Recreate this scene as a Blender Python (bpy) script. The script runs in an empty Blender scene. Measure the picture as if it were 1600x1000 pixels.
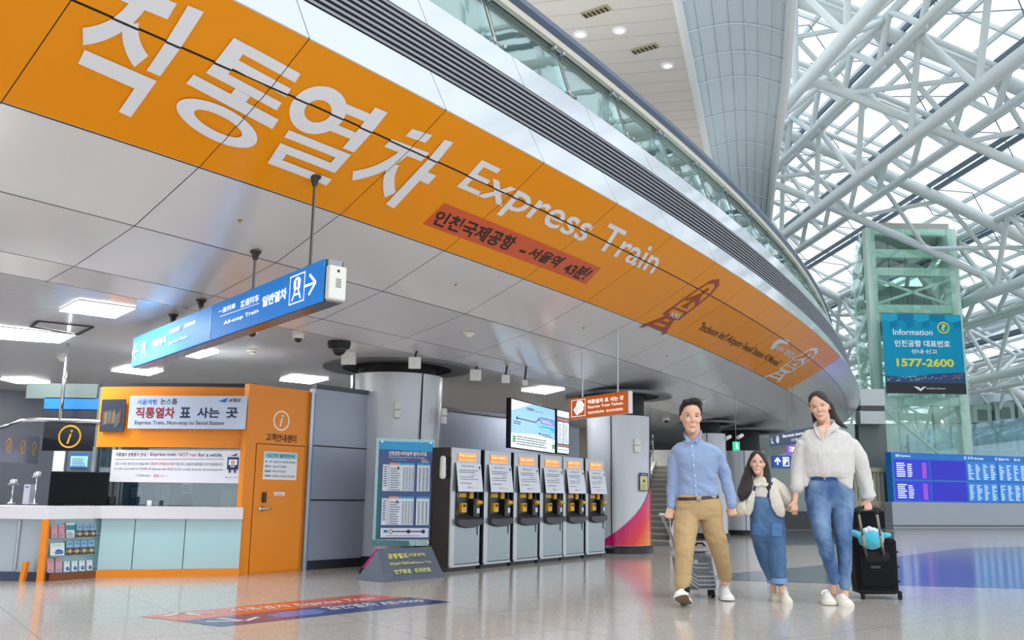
import bpy, bmesh, math, random
from mathutils import Vector, Matrix, noise
from mathutils.bvhtree import BVHTree
random.seed(7)
PI = math.pi
scene = bpy.context.scene
COL = scene.collection

# ------------------------------------------------------------------ camera
F, PITCH, ROLL, EYE = 1437.8, math.radians(10.7508), math.radians(0.7815), Vector((0, 0, 1.05))
FW = Vector((0, math.cos(PITCH), math.sin(PITCH)))
_up = Vector((0, -math.sin(PITCH), math.cos(PITCH)))
RT = Vector((1, 0, 0)) * math.cos(ROLL) + _up * math.sin(ROLL)
UP = _up * math.cos(ROLL) - Vector((1, 0, 0)) * math.sin(ROLL)
cam_data = bpy.data.cameras.new('camera')
cam = bpy.data.objects.new('camera', cam_data)
COL.objects.link(cam)
cam_data.sensor_width = 36.0
cam_data.lens = F / 1600 * 36.0
cam_data.clip_start, cam_data.clip_end = 0.05, 500
cam.matrix_world = Matrix(((RT.x, UP.x, -FW.x, EYE.x), (RT.y, UP.y, -FW.y, EYE.y), (RT.z, UP.z, -FW.z, EYE.z), (0, 0, 0, 1)))
scene.camera = cam

# ------------------------------------------------------------------ world, exposure
scene.view_settings.view_transform = 'Standard'
scene.view_settings.look = 'None'
scene.view_settings.gamma = 1
scene.view_settings.use_curve_mapping = False
scene.view_settings.exposure = 0.36
world = bpy.data.worlds.new('sky')
scene.world = world
world.use_nodes = True
wb = world.node_tree.nodes['Background']
wb.inputs[0].default_value = (0.86, 0.93, 1.0, 1)
wb.inputs[1].default_value = 1.2
sun = bpy.data.lights.new('sun', 'SUN')
sun.energy = 0.7; sun.angle = math.radians(35); sun.color = (1, 0.97, 0.93)
sun_o = bpy.data.objects.new('sun', sun); COL.objects.link(sun_o)
sun_o.rotation_euler = (math.radians(38), math.radians(12), math.radians(20))
# unseen lamps added above the deck, shining up to brighten the upper ceiling
def area(name, loc, rot, sx, sy, power, color=(1, 0.98, 0.95)):
    l = bpy.data.lights.new(name, 'AREA'); l.shape = 'RECTANGLE'; l.size = sx; l.size_y = sy; l.energy = power; l.color = color
    o = bpy.data.objects.new(name, l); COL.objects.link(o); o.location = loc; o.rotation_euler = rot
    return o
area('deck_fill_light', (-3, 19, 6.3), (PI, 0, math.radians(-35)), 14, 3, 330)
area('deck_fill_light', (2, 28, 6.3), (PI, 0, math.radians(-35)), 14, 3, 200)


def ray(px, py):
    return FW + RT * ((px - 800) / F) + UP * ((500 - py) / F)

def at(px, py, z=None, Y=None):
    """the point of the place seen at a photo pixel, on the level z or at the depth Y"""
    d = ray(px, py)
    t = (z - EYE.z) / d.z if z is not None else Y / d.y
    return EYE + d * t

# ------------------------------------------------------------------ materials
def lin(c):
    return tuple(((x / 255) / 12.92 if x / 255 <= 0.04045 else ((x / 255 + 0.055) / 1.055) ** 2.4) for x in c)
_mats = {}
def M(name, rgb=(200, 200, 200), rough=0.5, metal=0.0, emit=0.0, spec=0.5, coat=0.0, alpha=1.0, bump=0.0, bscale=60.0, vary=0.0, vscale=6.0, sheen=0.0, stretch=None):
    if name in _mats:
        return _mats[name]
    m = bpy.data.materials.new(name); m.use_nodes = True
    nt = m.node_tree; b = nt.nodes['Principled BSDF']
    c = lin(rgb) + (1,)
    b.inputs['Base Color'].default_value = c
    b.inputs['Roughness'].default_value = rough
    b.inputs['Metallic'].default_value = metal
    b.inputs['Specular IOR Level'].default_value = spec
    b.inputs['Coat Weight'].default_value = coat
    b.inputs['Coat Roughness'].default_value = 0.05
    if sheen: b.inputs['Sheen Weight'].default_value = sheen
    if emit:
        b.inputs['Emission Color'].default_value = c
        b.inputs['Emission Strength'].default_value = emit
    if bump or vary:
        tc = nt.nodes.new('ShaderNodeTexCoord'); mp = nt.nodes.new('ShaderNodeMapping')
        nt.links.new(tc.outputs['Object'], mp.inputs[0])
        if stretch: mp.inputs['Scale'].default_value = stretch
    if bump:
        n = nt.nodes.new('ShaderNodeTexNoise'); n.inputs['Scale'].default_value = bscale; n.inputs['Detail'].default_value = 3
        bp = nt.nodes.new('ShaderNodeBump'); bp.inputs['Strength'].default_value = bump; bp.inputs['Distance'].default_value = 0.01
        nt.links.new(mp.outputs[0], n.inputs[0]); nt.links.new(n.outputs[0], bp.inputs['Height']); nt.links.new(bp.outputs[0], b.inputs['Normal'])
    if vary:
        n = nt.nodes.new('ShaderNodeTexNoise'); n.inputs['Scale'].default_value = vscale; n.inputs['Detail'].default_value = 4
        r = nt.nodes.new('ShaderNodeMapRange'); r.inputs[3].default_value = 1 - vary; r.inputs[4].default_value = 1 + vary
        mx = nt.nodes.new('ShaderNodeVectorMath'); mx.operation = 'SCALE'; mx.inputs[0].default_value = c[:3]
        nt.links.new(mp.outputs[0], n.inputs[0]); nt.links.new(n.outputs[0], r.inputs[0]); nt.links.new(r.outputs[0], mx.inputs['Scale'])
        nt.links.new(mx.outputs[0], b.inputs['Base Color'])
    _mats[name] = m
    return m

def glass_mat(name, tint, refl=0.12, opac=0.0, rough=0.02, graze=0.85):
    """thin pane: see-through tint, mirror that grows at grazing angles, a little body colour"""
    if name in _mats: return _mats[name]
    m = bpy.data.materials.new(name); m.use_nodes = True; nt = m.node_tree; nt.nodes.clear()
    out = nt.nodes.new('ShaderNodeOutputMaterial'); tr = nt.nodes.new('ShaderNodeBsdfTransparent'); tr.inputs[0].default_value = lin(tint) + (1,)
    gl = nt.nodes.new('ShaderNodeBsdfGlossy'); gl.inputs['Roughness'].default_value = rough; gl.inputs[0].default_value = (0.9, 0.95, 0.95, 1)
    fr = nt.nodes.new('ShaderNodeLayerWeight'); fr.inputs[0].default_value = 0.35
    mr = nt.nodes.new('ShaderNodeMapRange'); mr.inputs[3].default_value = refl; mr.inputs[4].default_value = graze
    mx = nt.nodes.new('ShaderNodeMixShader')
    nt.links.new(fr.outputs['Fresnel'], mr.inputs[0]); nt.links.new(mr.outputs[0], mx.inputs[0])
    if opac:
        df = nt.nodes.new('ShaderNodeBsdfDiffuse'); df.inputs[0].default_value = lin(tint) + (1,)
        m2 = nt.nodes.new('ShaderNodeMixShader'); m2.inputs[0].default_value = opac
        nt.links.new(tr.outputs[0], m2.inputs[1]); nt.links.new(df.outputs[0], m2.inputs[2]); nt.links.new(m2.outputs[0], mx.inputs[1])
    else:
        nt.links.new(tr.outputs[0], mx.inputs[1])
    nt.links.new(gl.outputs[0], mx.inputs[2]); nt.links.new(mx.outputs[0], out.inputs[0])
    _mats[name] = m
    return m

# ------------------------------------------------------------------ objects
MW = {}
def tag(o, label=None, cat=None, group=None, kind=None):
    if label: o['label'] = label
    if cat: o['category'] = cat
    if group: o['group'] = group
    if kind: o['kind'] = kind
    return o

def thing(name, label, cat, loc=(0, 0, 0), rz=0.0, group=None):
    o = bpy.data.objects.new(name, None); COL.objects.link(o)
    o.empty_display_size = 0.1
    o.location = loc; o.rotation_euler = (0, 0, rz)
    MW[o.name] = Matrix.Translation(Vector(loc)) @ Matrix.Rotation(rz, 4, 'Z')
    return tag(o, label, cat, group)

def dup(root, loc, rz, label, group=None):
    r = root.copy(); COL.objects.link(r); r.location = loc; r.rotation_euler = (0, 0, rz)
    r['label'] = label
    if group: r['group'] = group
    for ch in list(root.children):
        c = ch.copy(); COL.objects.link(c); c.parent = r
        for g in list(ch.children):
            d = g.copy(); COL.objects.link(d); d.parent = c
    return r

class MB:
    """collects shapes into one mesh"""
    def __init__(s):
        s.v = []; s.f = []; s.mi = []; s.cur = 0; s.mats = []
    def mat(s, m):
        if m not in s.mats: s.mats.append(m)
        s.cur = s.mats.index(m); return s
    def add(s, vs, fs):
        n = len(s.v); s.v += [Vector(p) for p in vs]
        for f in fs: s.f.append([i + n for i in f]); s.mi.append(s.cur)
        return s
    def box(s, c, size, R=None):
        c = Vector(c); x, y, z = [k / 2 for k in size]
        R = R or Matrix.Identity(3)
        vs = [c + R @ Vector((a * x, b * y, d * z)) for a in (-1, 1) for b in (-1, 1) for d in (-1, 1)]
        return s.add(vs, [(0, 1, 3, 2), (4, 6, 7, 5), (0, 4, 5, 1), (2, 3, 7, 6), (0, 2, 6, 4), (1, 5, 7, 3)])
    def hexa(s, b, t):
        """prism between two matching polygons"""
        n = len(b)
        return s.add(list(b) + list(t), [tuple(range(n))[::-1], tuple(range(n, 2 * n))] + [(i, (i + 1) % n, n + (i + 1) % n, n + i) for i in range(n)])
    def extrude(s, poly, d):
        d = Vector(d); return s.hexa([Vector(p) for p in poly], [Vector(p) + d for p in poly])
    def beam(s, a, b, w, h, up=(0, 0, 1)):
        a, b = Vector(a), Vector(b); t = (b - a).normalized(); u = Vector(up)
        l = t.cross(u).normalized(); u = l.cross(t).normalized()
        q = [l * w / 2 * i + u * h / 2 * j for i, j in ((-1, -1), (1, -1), (1, 1), (-1, 1))]
        return s.hexa([a + k for k in q], [b + k for k in q])
    def loft(s, rings, cap=True):
        n = len(rings[0]); vs = [p for r in rings for p in r]; fs = []
        for i in range(len(rings) - 1):
            for j in range(n):
                fs.append((i * n + j, i * n + (j + 1) % n, (i + 1) * n + (j + 1) % n, (i + 1) * n + j))
        if cap: fs += [tuple(range(n))[::-1], tuple(range((len(rings) - 1) * n, len(rings) * n))]
        return s.add(vs, fs)
    def tube(s, pts, r, n=10, rb=None, ref=(0, 1, 0), cap=True, rounded=False):
        """loft along a path; r (across) and rb (along ref) may be lists"""
        pts = [Vector(p) for p in pts]; N = len(pts)
        ra = list(r) if isinstance(r, (list, tuple)) else [r] * N
        rb = ra if rb is None else (list(rb) if isinstance(rb, (list, tuple)) else [rb] * N)
        if rounded:
            def hemi(p, q, a, b):
                d = (p - q).normalized(); out = []
                for k in (0.9, 0.6, 0.0)[:2]:
                    ang = math.acos(k) if k < 1 else 0
                    out.append((p + d * (min(a, b) * k * 1.0), a * math.sqrt(1 - k * k), b * math.sqrt(1 - k * k)))
                return out
            A = hemi(pts[0], pts[1], ra[0], rb[0]); B = hemi(pts[-1], pts[-2], ra[-1], rb[-1])
            pts = [a[0] for a in A] + pts + [b[0] for b in B[::-1]]
            ra = [a[1] for a in A] + ra + [b[1] for b in B[::-1]]; rb = [a[2] for a in A] + rb + [b[2] for b in B[::-1]]
            N = len(pts)
        rings = []; ref = Vector(ref)
        for i, p in enumerate(pts):
            t = (pts[min(i + 1, N - 1)] - pts[max(i - 1, 0)]).normalized()
            a = t.cross(ref)
            if a.length < 0.15: a = t.cross(Vector((1, 0.01, 0.02)))
            a.normalize(); b = a.cross(t).normalized()
            rings.append([p + a * (ra[i] * math.cos(2 * PI * k / n)) + b * (rb[i] * math.sin(2 * PI * k / n)) for k in range(n)])
        return s.loft(rings, cap)
    def cyl(s, a, b, r, n=16, r2=None):
        a, b = Vector(a), Vector(b); t = (b - a).normalized()
        u = t.orthogonal().normalized(); w = t.cross(u)
        r2 = r if r2 is None else r2
        return s.loft([[p + (u * math.cos(2 * PI * k / n) + w * math.sin(2 * PI * k / n)) * q for k in range(n)] for p, q in ((a, r), (b, r2))])
    def revolve(s, c, prof, n=32, a0=0.0, a1=2 * PI):
        """profile [(r,z)] round a vertical axis through c"""
        c = Vector(c); full = abs(a1 - a0 - 2 * PI) < 1e-6; m = n if full else n + 1
        vs = [c + Vector((r * math.cos(a0 + (a1 - a0) * k / n), r * math.sin(a0 + (a1 - a0) * k / n), z)) for r, z in prof for k in range(m)]
        fs = []
        for i in range(len(prof) - 1):
            for k in range(n):
                k2 = (k + 1) % m
                fs.append((i * m + k, i * m + k2, (i + 1) * m + k2, (i + 1) * m + k))
        return s.add(vs, fs)
    def ball(s, c, r, R=None, n=16, m=10):
        c = Vector(c); r = (r, r, r) if isinstance(r, (int, float)) else r; R = R or Matrix.Identity(3)
        rings = []
        for i in range(1, m):
            a = PI * i / m
            rings.append([c + R @ Vector((r[0] * math.sin(a) * math.cos(2 * PI * k / n), r[1] * math.sin(a) * math.sin(2 * PI * k / n), -r[2] * math.cos(a))) for k in range(n)])
        return s.loft(rings)
    def build(s, name, m=None, parent=None, smooth=False, world=True, label=None, bevel=0.0, auto=None):
        me = bpy.data.meshes.new(name)
        vs = s.v
        if parent is not None and world:
            inv = MW[parent.name].inverted(); vs = [inv @ p for p in vs]
        org = Vector((0, 0, 0))
        if parent is None and vs:
            lo = Vector([min(p[i] for p in vs) for i in range(3)]); hi = Vector([max(p[i] for p in vs) for i in range(3)])
            org = Vector(((lo.x + hi.x) / 2, (lo.y + hi.y) / 2, lo.z)); vs = [p - org for p in vs]
        me.from_pydata([tuple(p) for p in vs], [], s.f)
        for mm in (s.mats or [m]): me.materials.append(mm)
        if s.mats: me.polygons.foreach_set('material_index', s.mi)
        bm = bmesh.new(); bm.from_mesh(me); bmesh.ops.recalc_face_normals(bm, faces=bm.faces); bm.to_mesh(me); bm.free()
        if smooth: me.polygons.foreach_set('use_smooth', [True] * len(me.polygons))
        me.update()
        o = bpy.data.objects.new(name, me); COL.objects.link(o)
        o.location = org
        if parent is not None: o.parent = parent; MW[o.name] = MW[parent.name].copy()
        else: MW[o.name] = Matrix.Translation(org)
        if bevel:
            b = o.modifiers.new('bevel', 'BEVEL'); b.width = bevel; b.segments = 2; b.limit_method = 'ANGLE'
        if smooth and auto:
            me.set_sharp_from_angle(angle=math.radians(auto))
        if label: o['label'] = label
        return o

def struct(name, mb, m=None, parent=None, **k):
    o = mb.build(name, m, parent, **k); o['kind'] = 'structure'; return o

def subpart_xf(o):
    """a mesh part's own frame is its parent's"""
    return o

# ------------------------------------------------------------------ lettering
_tc = {}
def glyphs(s, bold=0.0, sl=0.0):
    k = (s, bold, sl)
    if k not in _tc:
        cu = bpy.data.curves.new('t', 'FONT'); cu.body = s; cu.size = 1; cu.offset = bold; cu.shear = sl; cu.resolution_u = 3
        ob = bpy.data.objects.new('t', cu); COL.objects.link(ob)
        dg = bpy.context.evaluated_depsgraph_get(); dg.update()
        me = bpy.data.meshes.new_from_object(ob.evaluated_get(dg))
        vs = [(v.co.x, v.co.y) for v in me.vertices]; fs = [tuple(p.vertices) for p in me.polygons]
        bpy.data.objects.remove(ob); bpy.data.curves.remove(cu); bpy.data.meshes.remove(me)
        if not vs: vs = [(0, 0), (1, 0), (1, 1)]; fs = [(0, 1, 2)]
        x0 = min(v[0] for v in vs); x1 = max(v[0] for v in vs); y0 = min(v[1] for v in vs); y1 = max(v[1] for v in vs)
        _tc[k] = ([((v[0] - x0) / (x1 - x0), (v[1] - y0) / max(y1 - y0, 1e-6)) for v in vs], fs, (x1 - x0) / max(y1 - y0, 1e-6))
    return _tc[k]

class Print:
    """flat artwork laid on a face: O lower-left corner, U right, V up, in metres; w,h its size. Coordinates are fractions of w,h."""
    def __init__(s, O, U, V, w, h, off=0.002):
        s.O, s.U, s.V = Vector(O), Vector(U).normalized(), Vector(V).normalized()
        s.N = s.U.cross(s.V).normalized(); s.w, s.h = w, h; s.mb = MB(); s.k = off
    def P(s, x, y):
        return s.O + s.U * (x * s.w) + s.V * (y * s.h) + s.N * s.k
    def nxt(s): s.k += 0.0006
    def poly(s, pts, m):
        s.mb.mat(m).add([s.P(*p) for p in pts], [tuple(range(len(pts)))]); s.nxt(); return s
    def rect(s, x0, y0, x1, y1, m): return s.poly([(x0, y0), (x1, y0), (x1, y1), (x0, y1)], m)
    def line(s, a, b, t, m):
        """t in fraction of height"""
        ax, ay, bx, by = a[0] * s.w, a[1] * s.h, b[0] * s.w, b[1] * s.h
        d = math.hypot(bx - ax, by - ay); nx, ny = -(by - ay) / d * t * s.h / 2, (bx - ax) / d * t * s.h / 2
        return s.poly([((ax + nx) / s.w, (ay + ny) / s.h), ((ax - nx) / s.w, (ay - ny) / s.h), ((bx - nx) / s.w, (by - ny) / s.h), ((bx + nx) / s.w, (by + ny) / s.h)], m)
    def pline(s, pts, t, m):
        for a, b in zip(pts[:-1], pts[1:]): s.line(a, b, t, m); s.k -= 0.0006
        s.nxt(); return s
    def disc(s, x, y, r, m, n=28):
        return s.poly([(x + r * s.h / s.w * math.cos(2 * PI * k / n), y + r * math.sin(2 * PI * k / n)) for k in range(n)], m)
    def ring(s, x, y, r, t, m, n=32):
        q = s.h / s.w; vs = [s.P(x + rr * q * math.cos(2 * PI * k / n), y + rr * math.sin(2 * PI * k / n)) for rr in (r, r - t) for k in range(n)]
        s.mb.mat(m).add(vs, [(k, (k + 1) % n, n + (k + 1) % n, n + k) for k in range(n)]); s.nxt(); return s
    def frame(s, x0, y0, x1, y1, t, m):
        tx = t * s.h / s.w
        s.rect(x0, y0, x1, y0 + t, m); s.rect(x0, y1 - t, x1, y1, m); s.rect(x0, y0, x0 + tx, y1, m); s.rect(x1 - tx, y0, x1, y1, m); return s
    def text(s, t, x, y, w, h, m, bold=0.0, sl=0.0):
        vs, fs, _ = glyphs(t, bold, sl)
        s.mb.mat(m).add([s.P(x + a * w, y + b * h) for a, b in vs], fs); s.nxt(); return s
    def lines(s, x, y, w, h, n, m, fill=0.35, ragged=0.3, rnd=random.Random(3)):
        """rows too small to read in the photo: each row a broken line of short word marks"""
        for i in range(n):
            yy = y + h * (n - 1 - i) / n; xx = x; end = x + w * (1 - ragged * rnd.random()); th = h / n * fill
            while xx < end:
                l = min((0.02 + 0.06 * rnd.random()) * w * 2, end - xx)
                s.mb.mat(m).add([s.P(xx, yy), s.P(xx + l, yy), s.P(xx + l, yy + th), s.P(xx, yy + th)], [(0, 1, 2, 3)]); xx += l + 0.012 * w
        s.nxt(); return s
    def build(s, name, parent, label=None):
        return s.mb.build(name, None, parent, label=label)

def vframe(TL, TR, BL, BR, Yl, Yr):
    """upright rectangle seen with these corner pixels; returns O,U,w,h (V is +z)"""
    a, b = at(*BL, Y=Yl), at(*BR, Y=Yr); c, d = at(*TL, Y=Yl), at(*TR, Y=Yr)
    A = (a + c) / 2; B = (b + d) / 2
    z0 = (a.z + b.z) / 2; z1 = (c.z + d.z) / 2
    O = Vector((A.x, A.y, z0)); U = Vector((B.x - A.x, B.y - A.y, 0)); w = U.length
    return O, U.normalized(), w, z1 - z0

Z = Vector((0, 0, 1))
def slab(mb, O, U, w, h, th, V=Z):
    """board with front face at O,U,V and thickness th behind it"""
    O, U, V = Vector(O), Vector(U), Vector(V); N = U.cross(V).normalized()
    return mb.extrude([O, O + U * w, O + U * w + V * h, O + V * h], -N * th)
# ================================================================== THE ROUND CANOPY
CX, CY = -77.6194, 63.6500
TH0, DTH = math.radians(-37.9113), math.radians(0.9558)
def pol(r, th, z): return Vector((CX + r * math.cos(th), CY + r * math.sin(th), z))
def th_r(P): return math.atan2(P.y - CY, P.x - CX), math.hypot(P.x - CX, P.y - CY)
PROF = [(60, 3.0), (91.54, 3.0), (92.03, 3.08), (93.0, 3.308), (93.89, 3.658), (94.765, 4.137), (95.187, 4.413)]
def soffit_z(r):
    for (r0, z0), (r1, z1) in zip(PROF[:-1], PROF[1:]):
        if r <= r1: return z0 + (z1 - z0) * (r - r0) / (r1 - r0)
    return PROF[-1][1]
def on_soffit(px, py):
    P = at(px, py, z=3.2)
    for _ in range(30):
        P = at(px, py, z=soffit_z(th_r(P)[1]) * 0.5 + P.z * 0.5)
    return P

def panel_mat(name, rgb, rough, seams, wseam=0.010, spec=0.5, ring_w=0.012, slats=False, coat=0.0, metal=0.0, k0=0.0):
    """cladding sheet with dark open joints on the canopy's own radial grid"""
    m = M(name, rgb, rough=rough, spec=spec, coat=coat, metal=metal)
    nt = m.node_tree; b = nt.nodes['Principled BSDF']; L = nt.links.new
    g = nt.nodes.new('ShaderNodeNewGeometry')
    def math_(op, a, bb=None):
        n = nt.nodes.new('ShaderNodeMath'); n.operation = op
        for i, q in enumerate((a, bb)):
            if q is None: continue
            if isinstance(q, (int, float)): n.inputs[i].default_value = q
            else: L(q, n.inputs[i])
        return n.outputs[0]
    sx = nt.nodes.new('ShaderNodeSeparateXYZ'); L(g.outputs['Position'], sx.inputs[0])
    dx, dy = math_('SUBTRACT', sx.outputs[0], CX), math_('SUBTRACT', sx.outputs[1], CY)
    r = math_('SQRT', math_('ADD', math_('MULTIPLY', dx, dx), math_('MULTIPLY', dy, dy)))
    th = math_('ARCTAN2', dy, dx)
    fr = math_('FRACT', math_('DIVIDE', math_('SUBTRACT', th, TH0 - 40 * DTH), DTH))
    d = math_('MULTIPLY', math_('MINIMUM', fr, math_('SUBTRACT', 1.0, fr)), DTH * 94)
    mask = math_('LESS_THAN', d, wseam / 2)
    for q in seams:
        mask = math_('MAXIMUM', mask, math_('LESS_THAN', math_('ABSOLUTE', math_('SUBTRACT', r, q)), ring_w / 2))
    if slats:
        f2 = math_('FRACT', math_('DIVIDE', r, 0.22)); m2 = math_('LESS_THAN', f2, 0.03)
        inner = math_('LESS_THAN', r, 91.5)
        mask = math_('MAXIMUM', math_('MULTIPLY', mask, math_('GREATER_THAN', r, 91.5)), math_('MULTIPLY', math_('MULTIPLY', m2, inner), 0.35))
    mix = nt.nodes.new('ShaderNodeMix'); mix.data_type = 'RGBA'
    mix.inputs[6].default_value = lin(rgb) + (1,); mix.inputs[7].default_value = (0.012, 0.01, 0.01, 1)
    L(mask, mix.inputs[0]); L(mix.outputs[2], b.inputs['Base Color'])
    return m

A0, A1 = math.radians(-41.5), math.radians(20)
NA = 420
sof = panel_mat('soffit_sheet', (222, 222, 224), 0.18, [91.54, 92.03, 93.0, 93.89, 94.765], slats=True, metal=0.15)
mb = MB().revolve((CX, CY, 0), PROF, NA, A0, A1)
struct('ceiling', mb, sof)
# fascia: curved white sheets below and above the grille
white = panel_mat('fascia_sheet', (196, 203, 210), 0.14, [], coat=0.2)
mb = MB().revolve((CX, CY, 0), [(95.187, 4.413), (94.985, 4.83)], NA, A0, A1)
mb.revolve((CX, CY, 0), [(94.93, 5.31), (94.755, 5.71), (94.2, 5.74), (92.5, 5.74)], NA, A0, A1)
struct('trim_1', mb, white)
# floor slab behind the fascia
mb = MB().revolve((CX, CY, 0), [(60, 3.2), (94.0, 4.6), (94.3, 4.8), (94.2, 5.6), (60, 5.6)], 200, A0, A1)
struct('trim_2', mb, M('slab_dark', (18, 18, 20), 0.9))
g = thing('ventilation_grille', 'long curved grille of dark horizontal slats along the white canopy fascia', 'ventilation grille', pol(94.9, math.radians(-34), 4.85))
mb = MB().revolve((CX, CY, 0), [(94.70, 4.80), (94.64, 5.34)], NA, A0, A1)
mb.build('backing', M('grille_dark', (10, 10, 12), 0.8), g)
n = 8
for i in range(n):
    t = (i + 0.35) / n; z0 = 4.83 + 0.48 * t; r0 = 94.985 + (94.93 - 94.985) * t
    mb = MB().revolve((CX, CY, 0), [(r0, z0), (r0 + 0.005, z0 + 0.022), (r0 - 0.10, z0 + 0.035), (r0 - 0.10, z0 + 0.013), (r0, z0)], NA, A0, A1)
    mb.build('slat', M('grille_slat', (150, 152, 158), 0.35, metal=0.6), g)

# ------------------------------------------------------------------ the printed banner on the soffit
ban = thing('ceiling_banner', 'huge orange printed banner curving along the canopy underside with white Korean lettering', 'banner', pol(94.5, math.radians(-34), 4.0))
orange = panel_mat('banner_film', (244, 152, 0), 0.24, [94.765], 0.008, spec=0.25, ring_w=0.016)
bwhite = panel_mat('banner_white', (235, 237, 242), 0.25, [94.765], 0.008, ring_w=0.016)
bblack = M('banner_black', (28, 20, 18), 0.4)
bred = M('banner_red', (214, 88, 40), 0.3)
bmaroon = M('banner_maroon', (160, 60, 52), 0.35)
BA, BC = 93.905, 95.18
LB = 94.765
def bslope(q, off):
    """point on the banner: q = fraction from inner edge (0) to outer edge (1)"""
    r = BA + (BC - BA) * q; z = soffit_z(r) - off
    return r, z
mb = MB()
tE = math.radians(-26.02)
rows = []
for q in (0, (LB - BA) / (BC - BA), 1):
    r, z = bslope(q, 0.006); rows.append((r, z))
mb.revolve((CX, CY, 0), rows, 160, A0, tE)
mb.build('film', orange, ban)
def inv_banner(px, py):
    """photo pixel -> (arc angle, q) on the banner"""
    P = on_soffit(px, py); th, r = th_r(P); return th, (r - BA) / (BC - BA)

def banner_map(mb2, verts, faces, fn, off, maxlen=0.2):
    bm = bmesh.new(); vv = [bm.verts.new((a, b, 0)) for a, b in verts]
    for f in faces:
        try: bm.faces.new([vv[i] for i in f])
        except ValueError: pass
    xs = [a for a, _ in verts]; x0, x1 = min(xs), max(xs)
    k = x0 + maxlen
    while k < x1:
        bmesh.ops.bisect_plane(bm, geom=bm.verts[:] + bm.edges[:] + bm.faces[:], plane_co=(k, 0, 0), plane_no=(1, 0, 0)); k += maxlen
    # crease line where the film bends
    bm.verts.index_update()
    return bm, fn, off

def put_banner(mb2, verts, faces, corners, off):
    """verts in the unit square, corners = banner (th,q) of lower-left, lower-right, upper-right, upper-left"""
    (t0, q0), (t1, q1), (t2, q2), (t3, q3) = corners
    def fn(x, y):
        th = (t0 * (1 - x) + t1 * x) * (1 - y) + (t3 * (1 - x) + t2 * x) * y
        q = (q0 * (1 - x) + q1 * x) * (1 - y) + (q3 * (1 - x) + q2 * x) * y
        r, z = bslope(q, off); return pol(r, th, z)
    L = abs(t1 - t0) * 94
    bm, _, _ = banner_map(mb2, verts, faces, None, None, 0.15 / max(L, 0.01))
    # cut also at the bend
    qb = (LB - BA) / (BC - BA)
    if (qb - (q0 + q1) / 2) * (qb - (q2 + q3) / 2) < 0:
        yb0 = (qb - q0) / (q3 - q0); yb1 = (qb - q1) / (q2 - q1)
        bmesh.ops.bisect_plane(bm, geom=bm.verts[:] + bm.edges[:] + bm.faces[:], plane_co=(0, yb0, 0), plane_no=(-(yb1 - yb0), 1, 0))
    bm.verts.index_update()
    vs = [fn(v.co.x, v.co.y) for v in bm.verts]; fs = [[v.index for v in f.verts] for f in bm.faces]
    bm.free(); mb2.add(vs, fs)

def btext(s, LL, LR, UR, UL, off=0.012, bold=0.0, sl=0.0):
    vs, fs, _ = glyphs(s, bold, sl)
    mb2 = MB(); put_banner(mb2, vs, fs, [inv_banner(*p) for p in (LL, LR, UR, UL)], off); return mb2
SQ = ([(0, 0), (1, 0), (1, 1), (0, 1)], [(0, 1, 2, 3)])
def bquad(LL, LR, UR, UL, off):
    mb2 = MB(); put_banner(mb2, SQ[0], SQ[1], [inv_banner(*p) for p in (LL, LR, UR, UL)], off); return mb2

# ---- the four big syllables, drawn stroke by stroke in a unit cell (x right, y up)
def stroke(pts, w, w2=None):
    """ribbon polygons along a polyline"""
    out = []
    for i in range(len(pts) - 1):
        (ax, ay), (bx, by) = pts[i], pts[i + 1]; d = math.hypot(bx - ax, by - ay); nx, ny = -(by - ay) / d * w / 2, (bx - ax) / d * w / 2
        out.append([(ax + nx, ay + ny), (ax - nx, ay - ny), (bx - nx, by - ny), (bx + nx, by + ny)])
    return out
def curve_pts(p0, p1, p2, n=14):
    return [((1 - t) ** 2 * p0[0] + 2 * t * (1 - t) * p1[0] + t * t * p2[0], (1 - t) ** 2 * p0[1] + 2 * t * (1 - t) * p1[1] + t * t * p2[1]) for t in [i / n for i in range(n + 1)]]
def ribbon(pts, w):
    """one smooth strip with mitred joints -> (verts, faces)"""
    vs = []; N = len(pts)
    for i, p in enumerate(pts):
        a = pts[max(i - 1, 0)]; b = pts[min(i + 1, N - 1)]; d = math.hypot(b[0] - a[0], b[1] - a[1]); nx, ny = -(b[1] - a[1]) / d, (b[0] - a[0]) / d
        vs += [(p[0] + nx * w / 2, p[1] + ny * w / 2), (p[0] - nx * w / 2, p[1] - ny * w / 2)]
    return vs, [(2 * i, 2 * i + 1, 2 * i + 3, 2 * i + 2) for i in range(N - 1)]
def ring_vf(cx, cy, rx, ry, wx, wy, n=40):
    vs = [(cx + (rx - wx * k) * math.cos(2 * PI * i / n), cy + (ry - wy * k) * math.sin(2 * PI * i / n)) for k in (0, 1) for i in range(n)]
    return vs, [(i, (i + 1) % n, n + (i + 1) % n, n + i) for i in range(n)]
def cell(parts):
    return parts
def R_(x0, y0, x1, y1): return [(x0, y0), (x1, y0), (x1, y1), (x0, y1)], [(0, 1, 2, 3)]
W = 0.125
JI = lambda: [R_(0.03, 0.85, 0.66, 0.98), ribbon(curve_pts((0.36, 0.92), (0.32, 0.62), (0.02, 0.47)), 0.155), ribbon(curve_pts((0.37, 0.72), (0.44, 0.56), (0.66, 0.47)), 0.145)]
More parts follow.
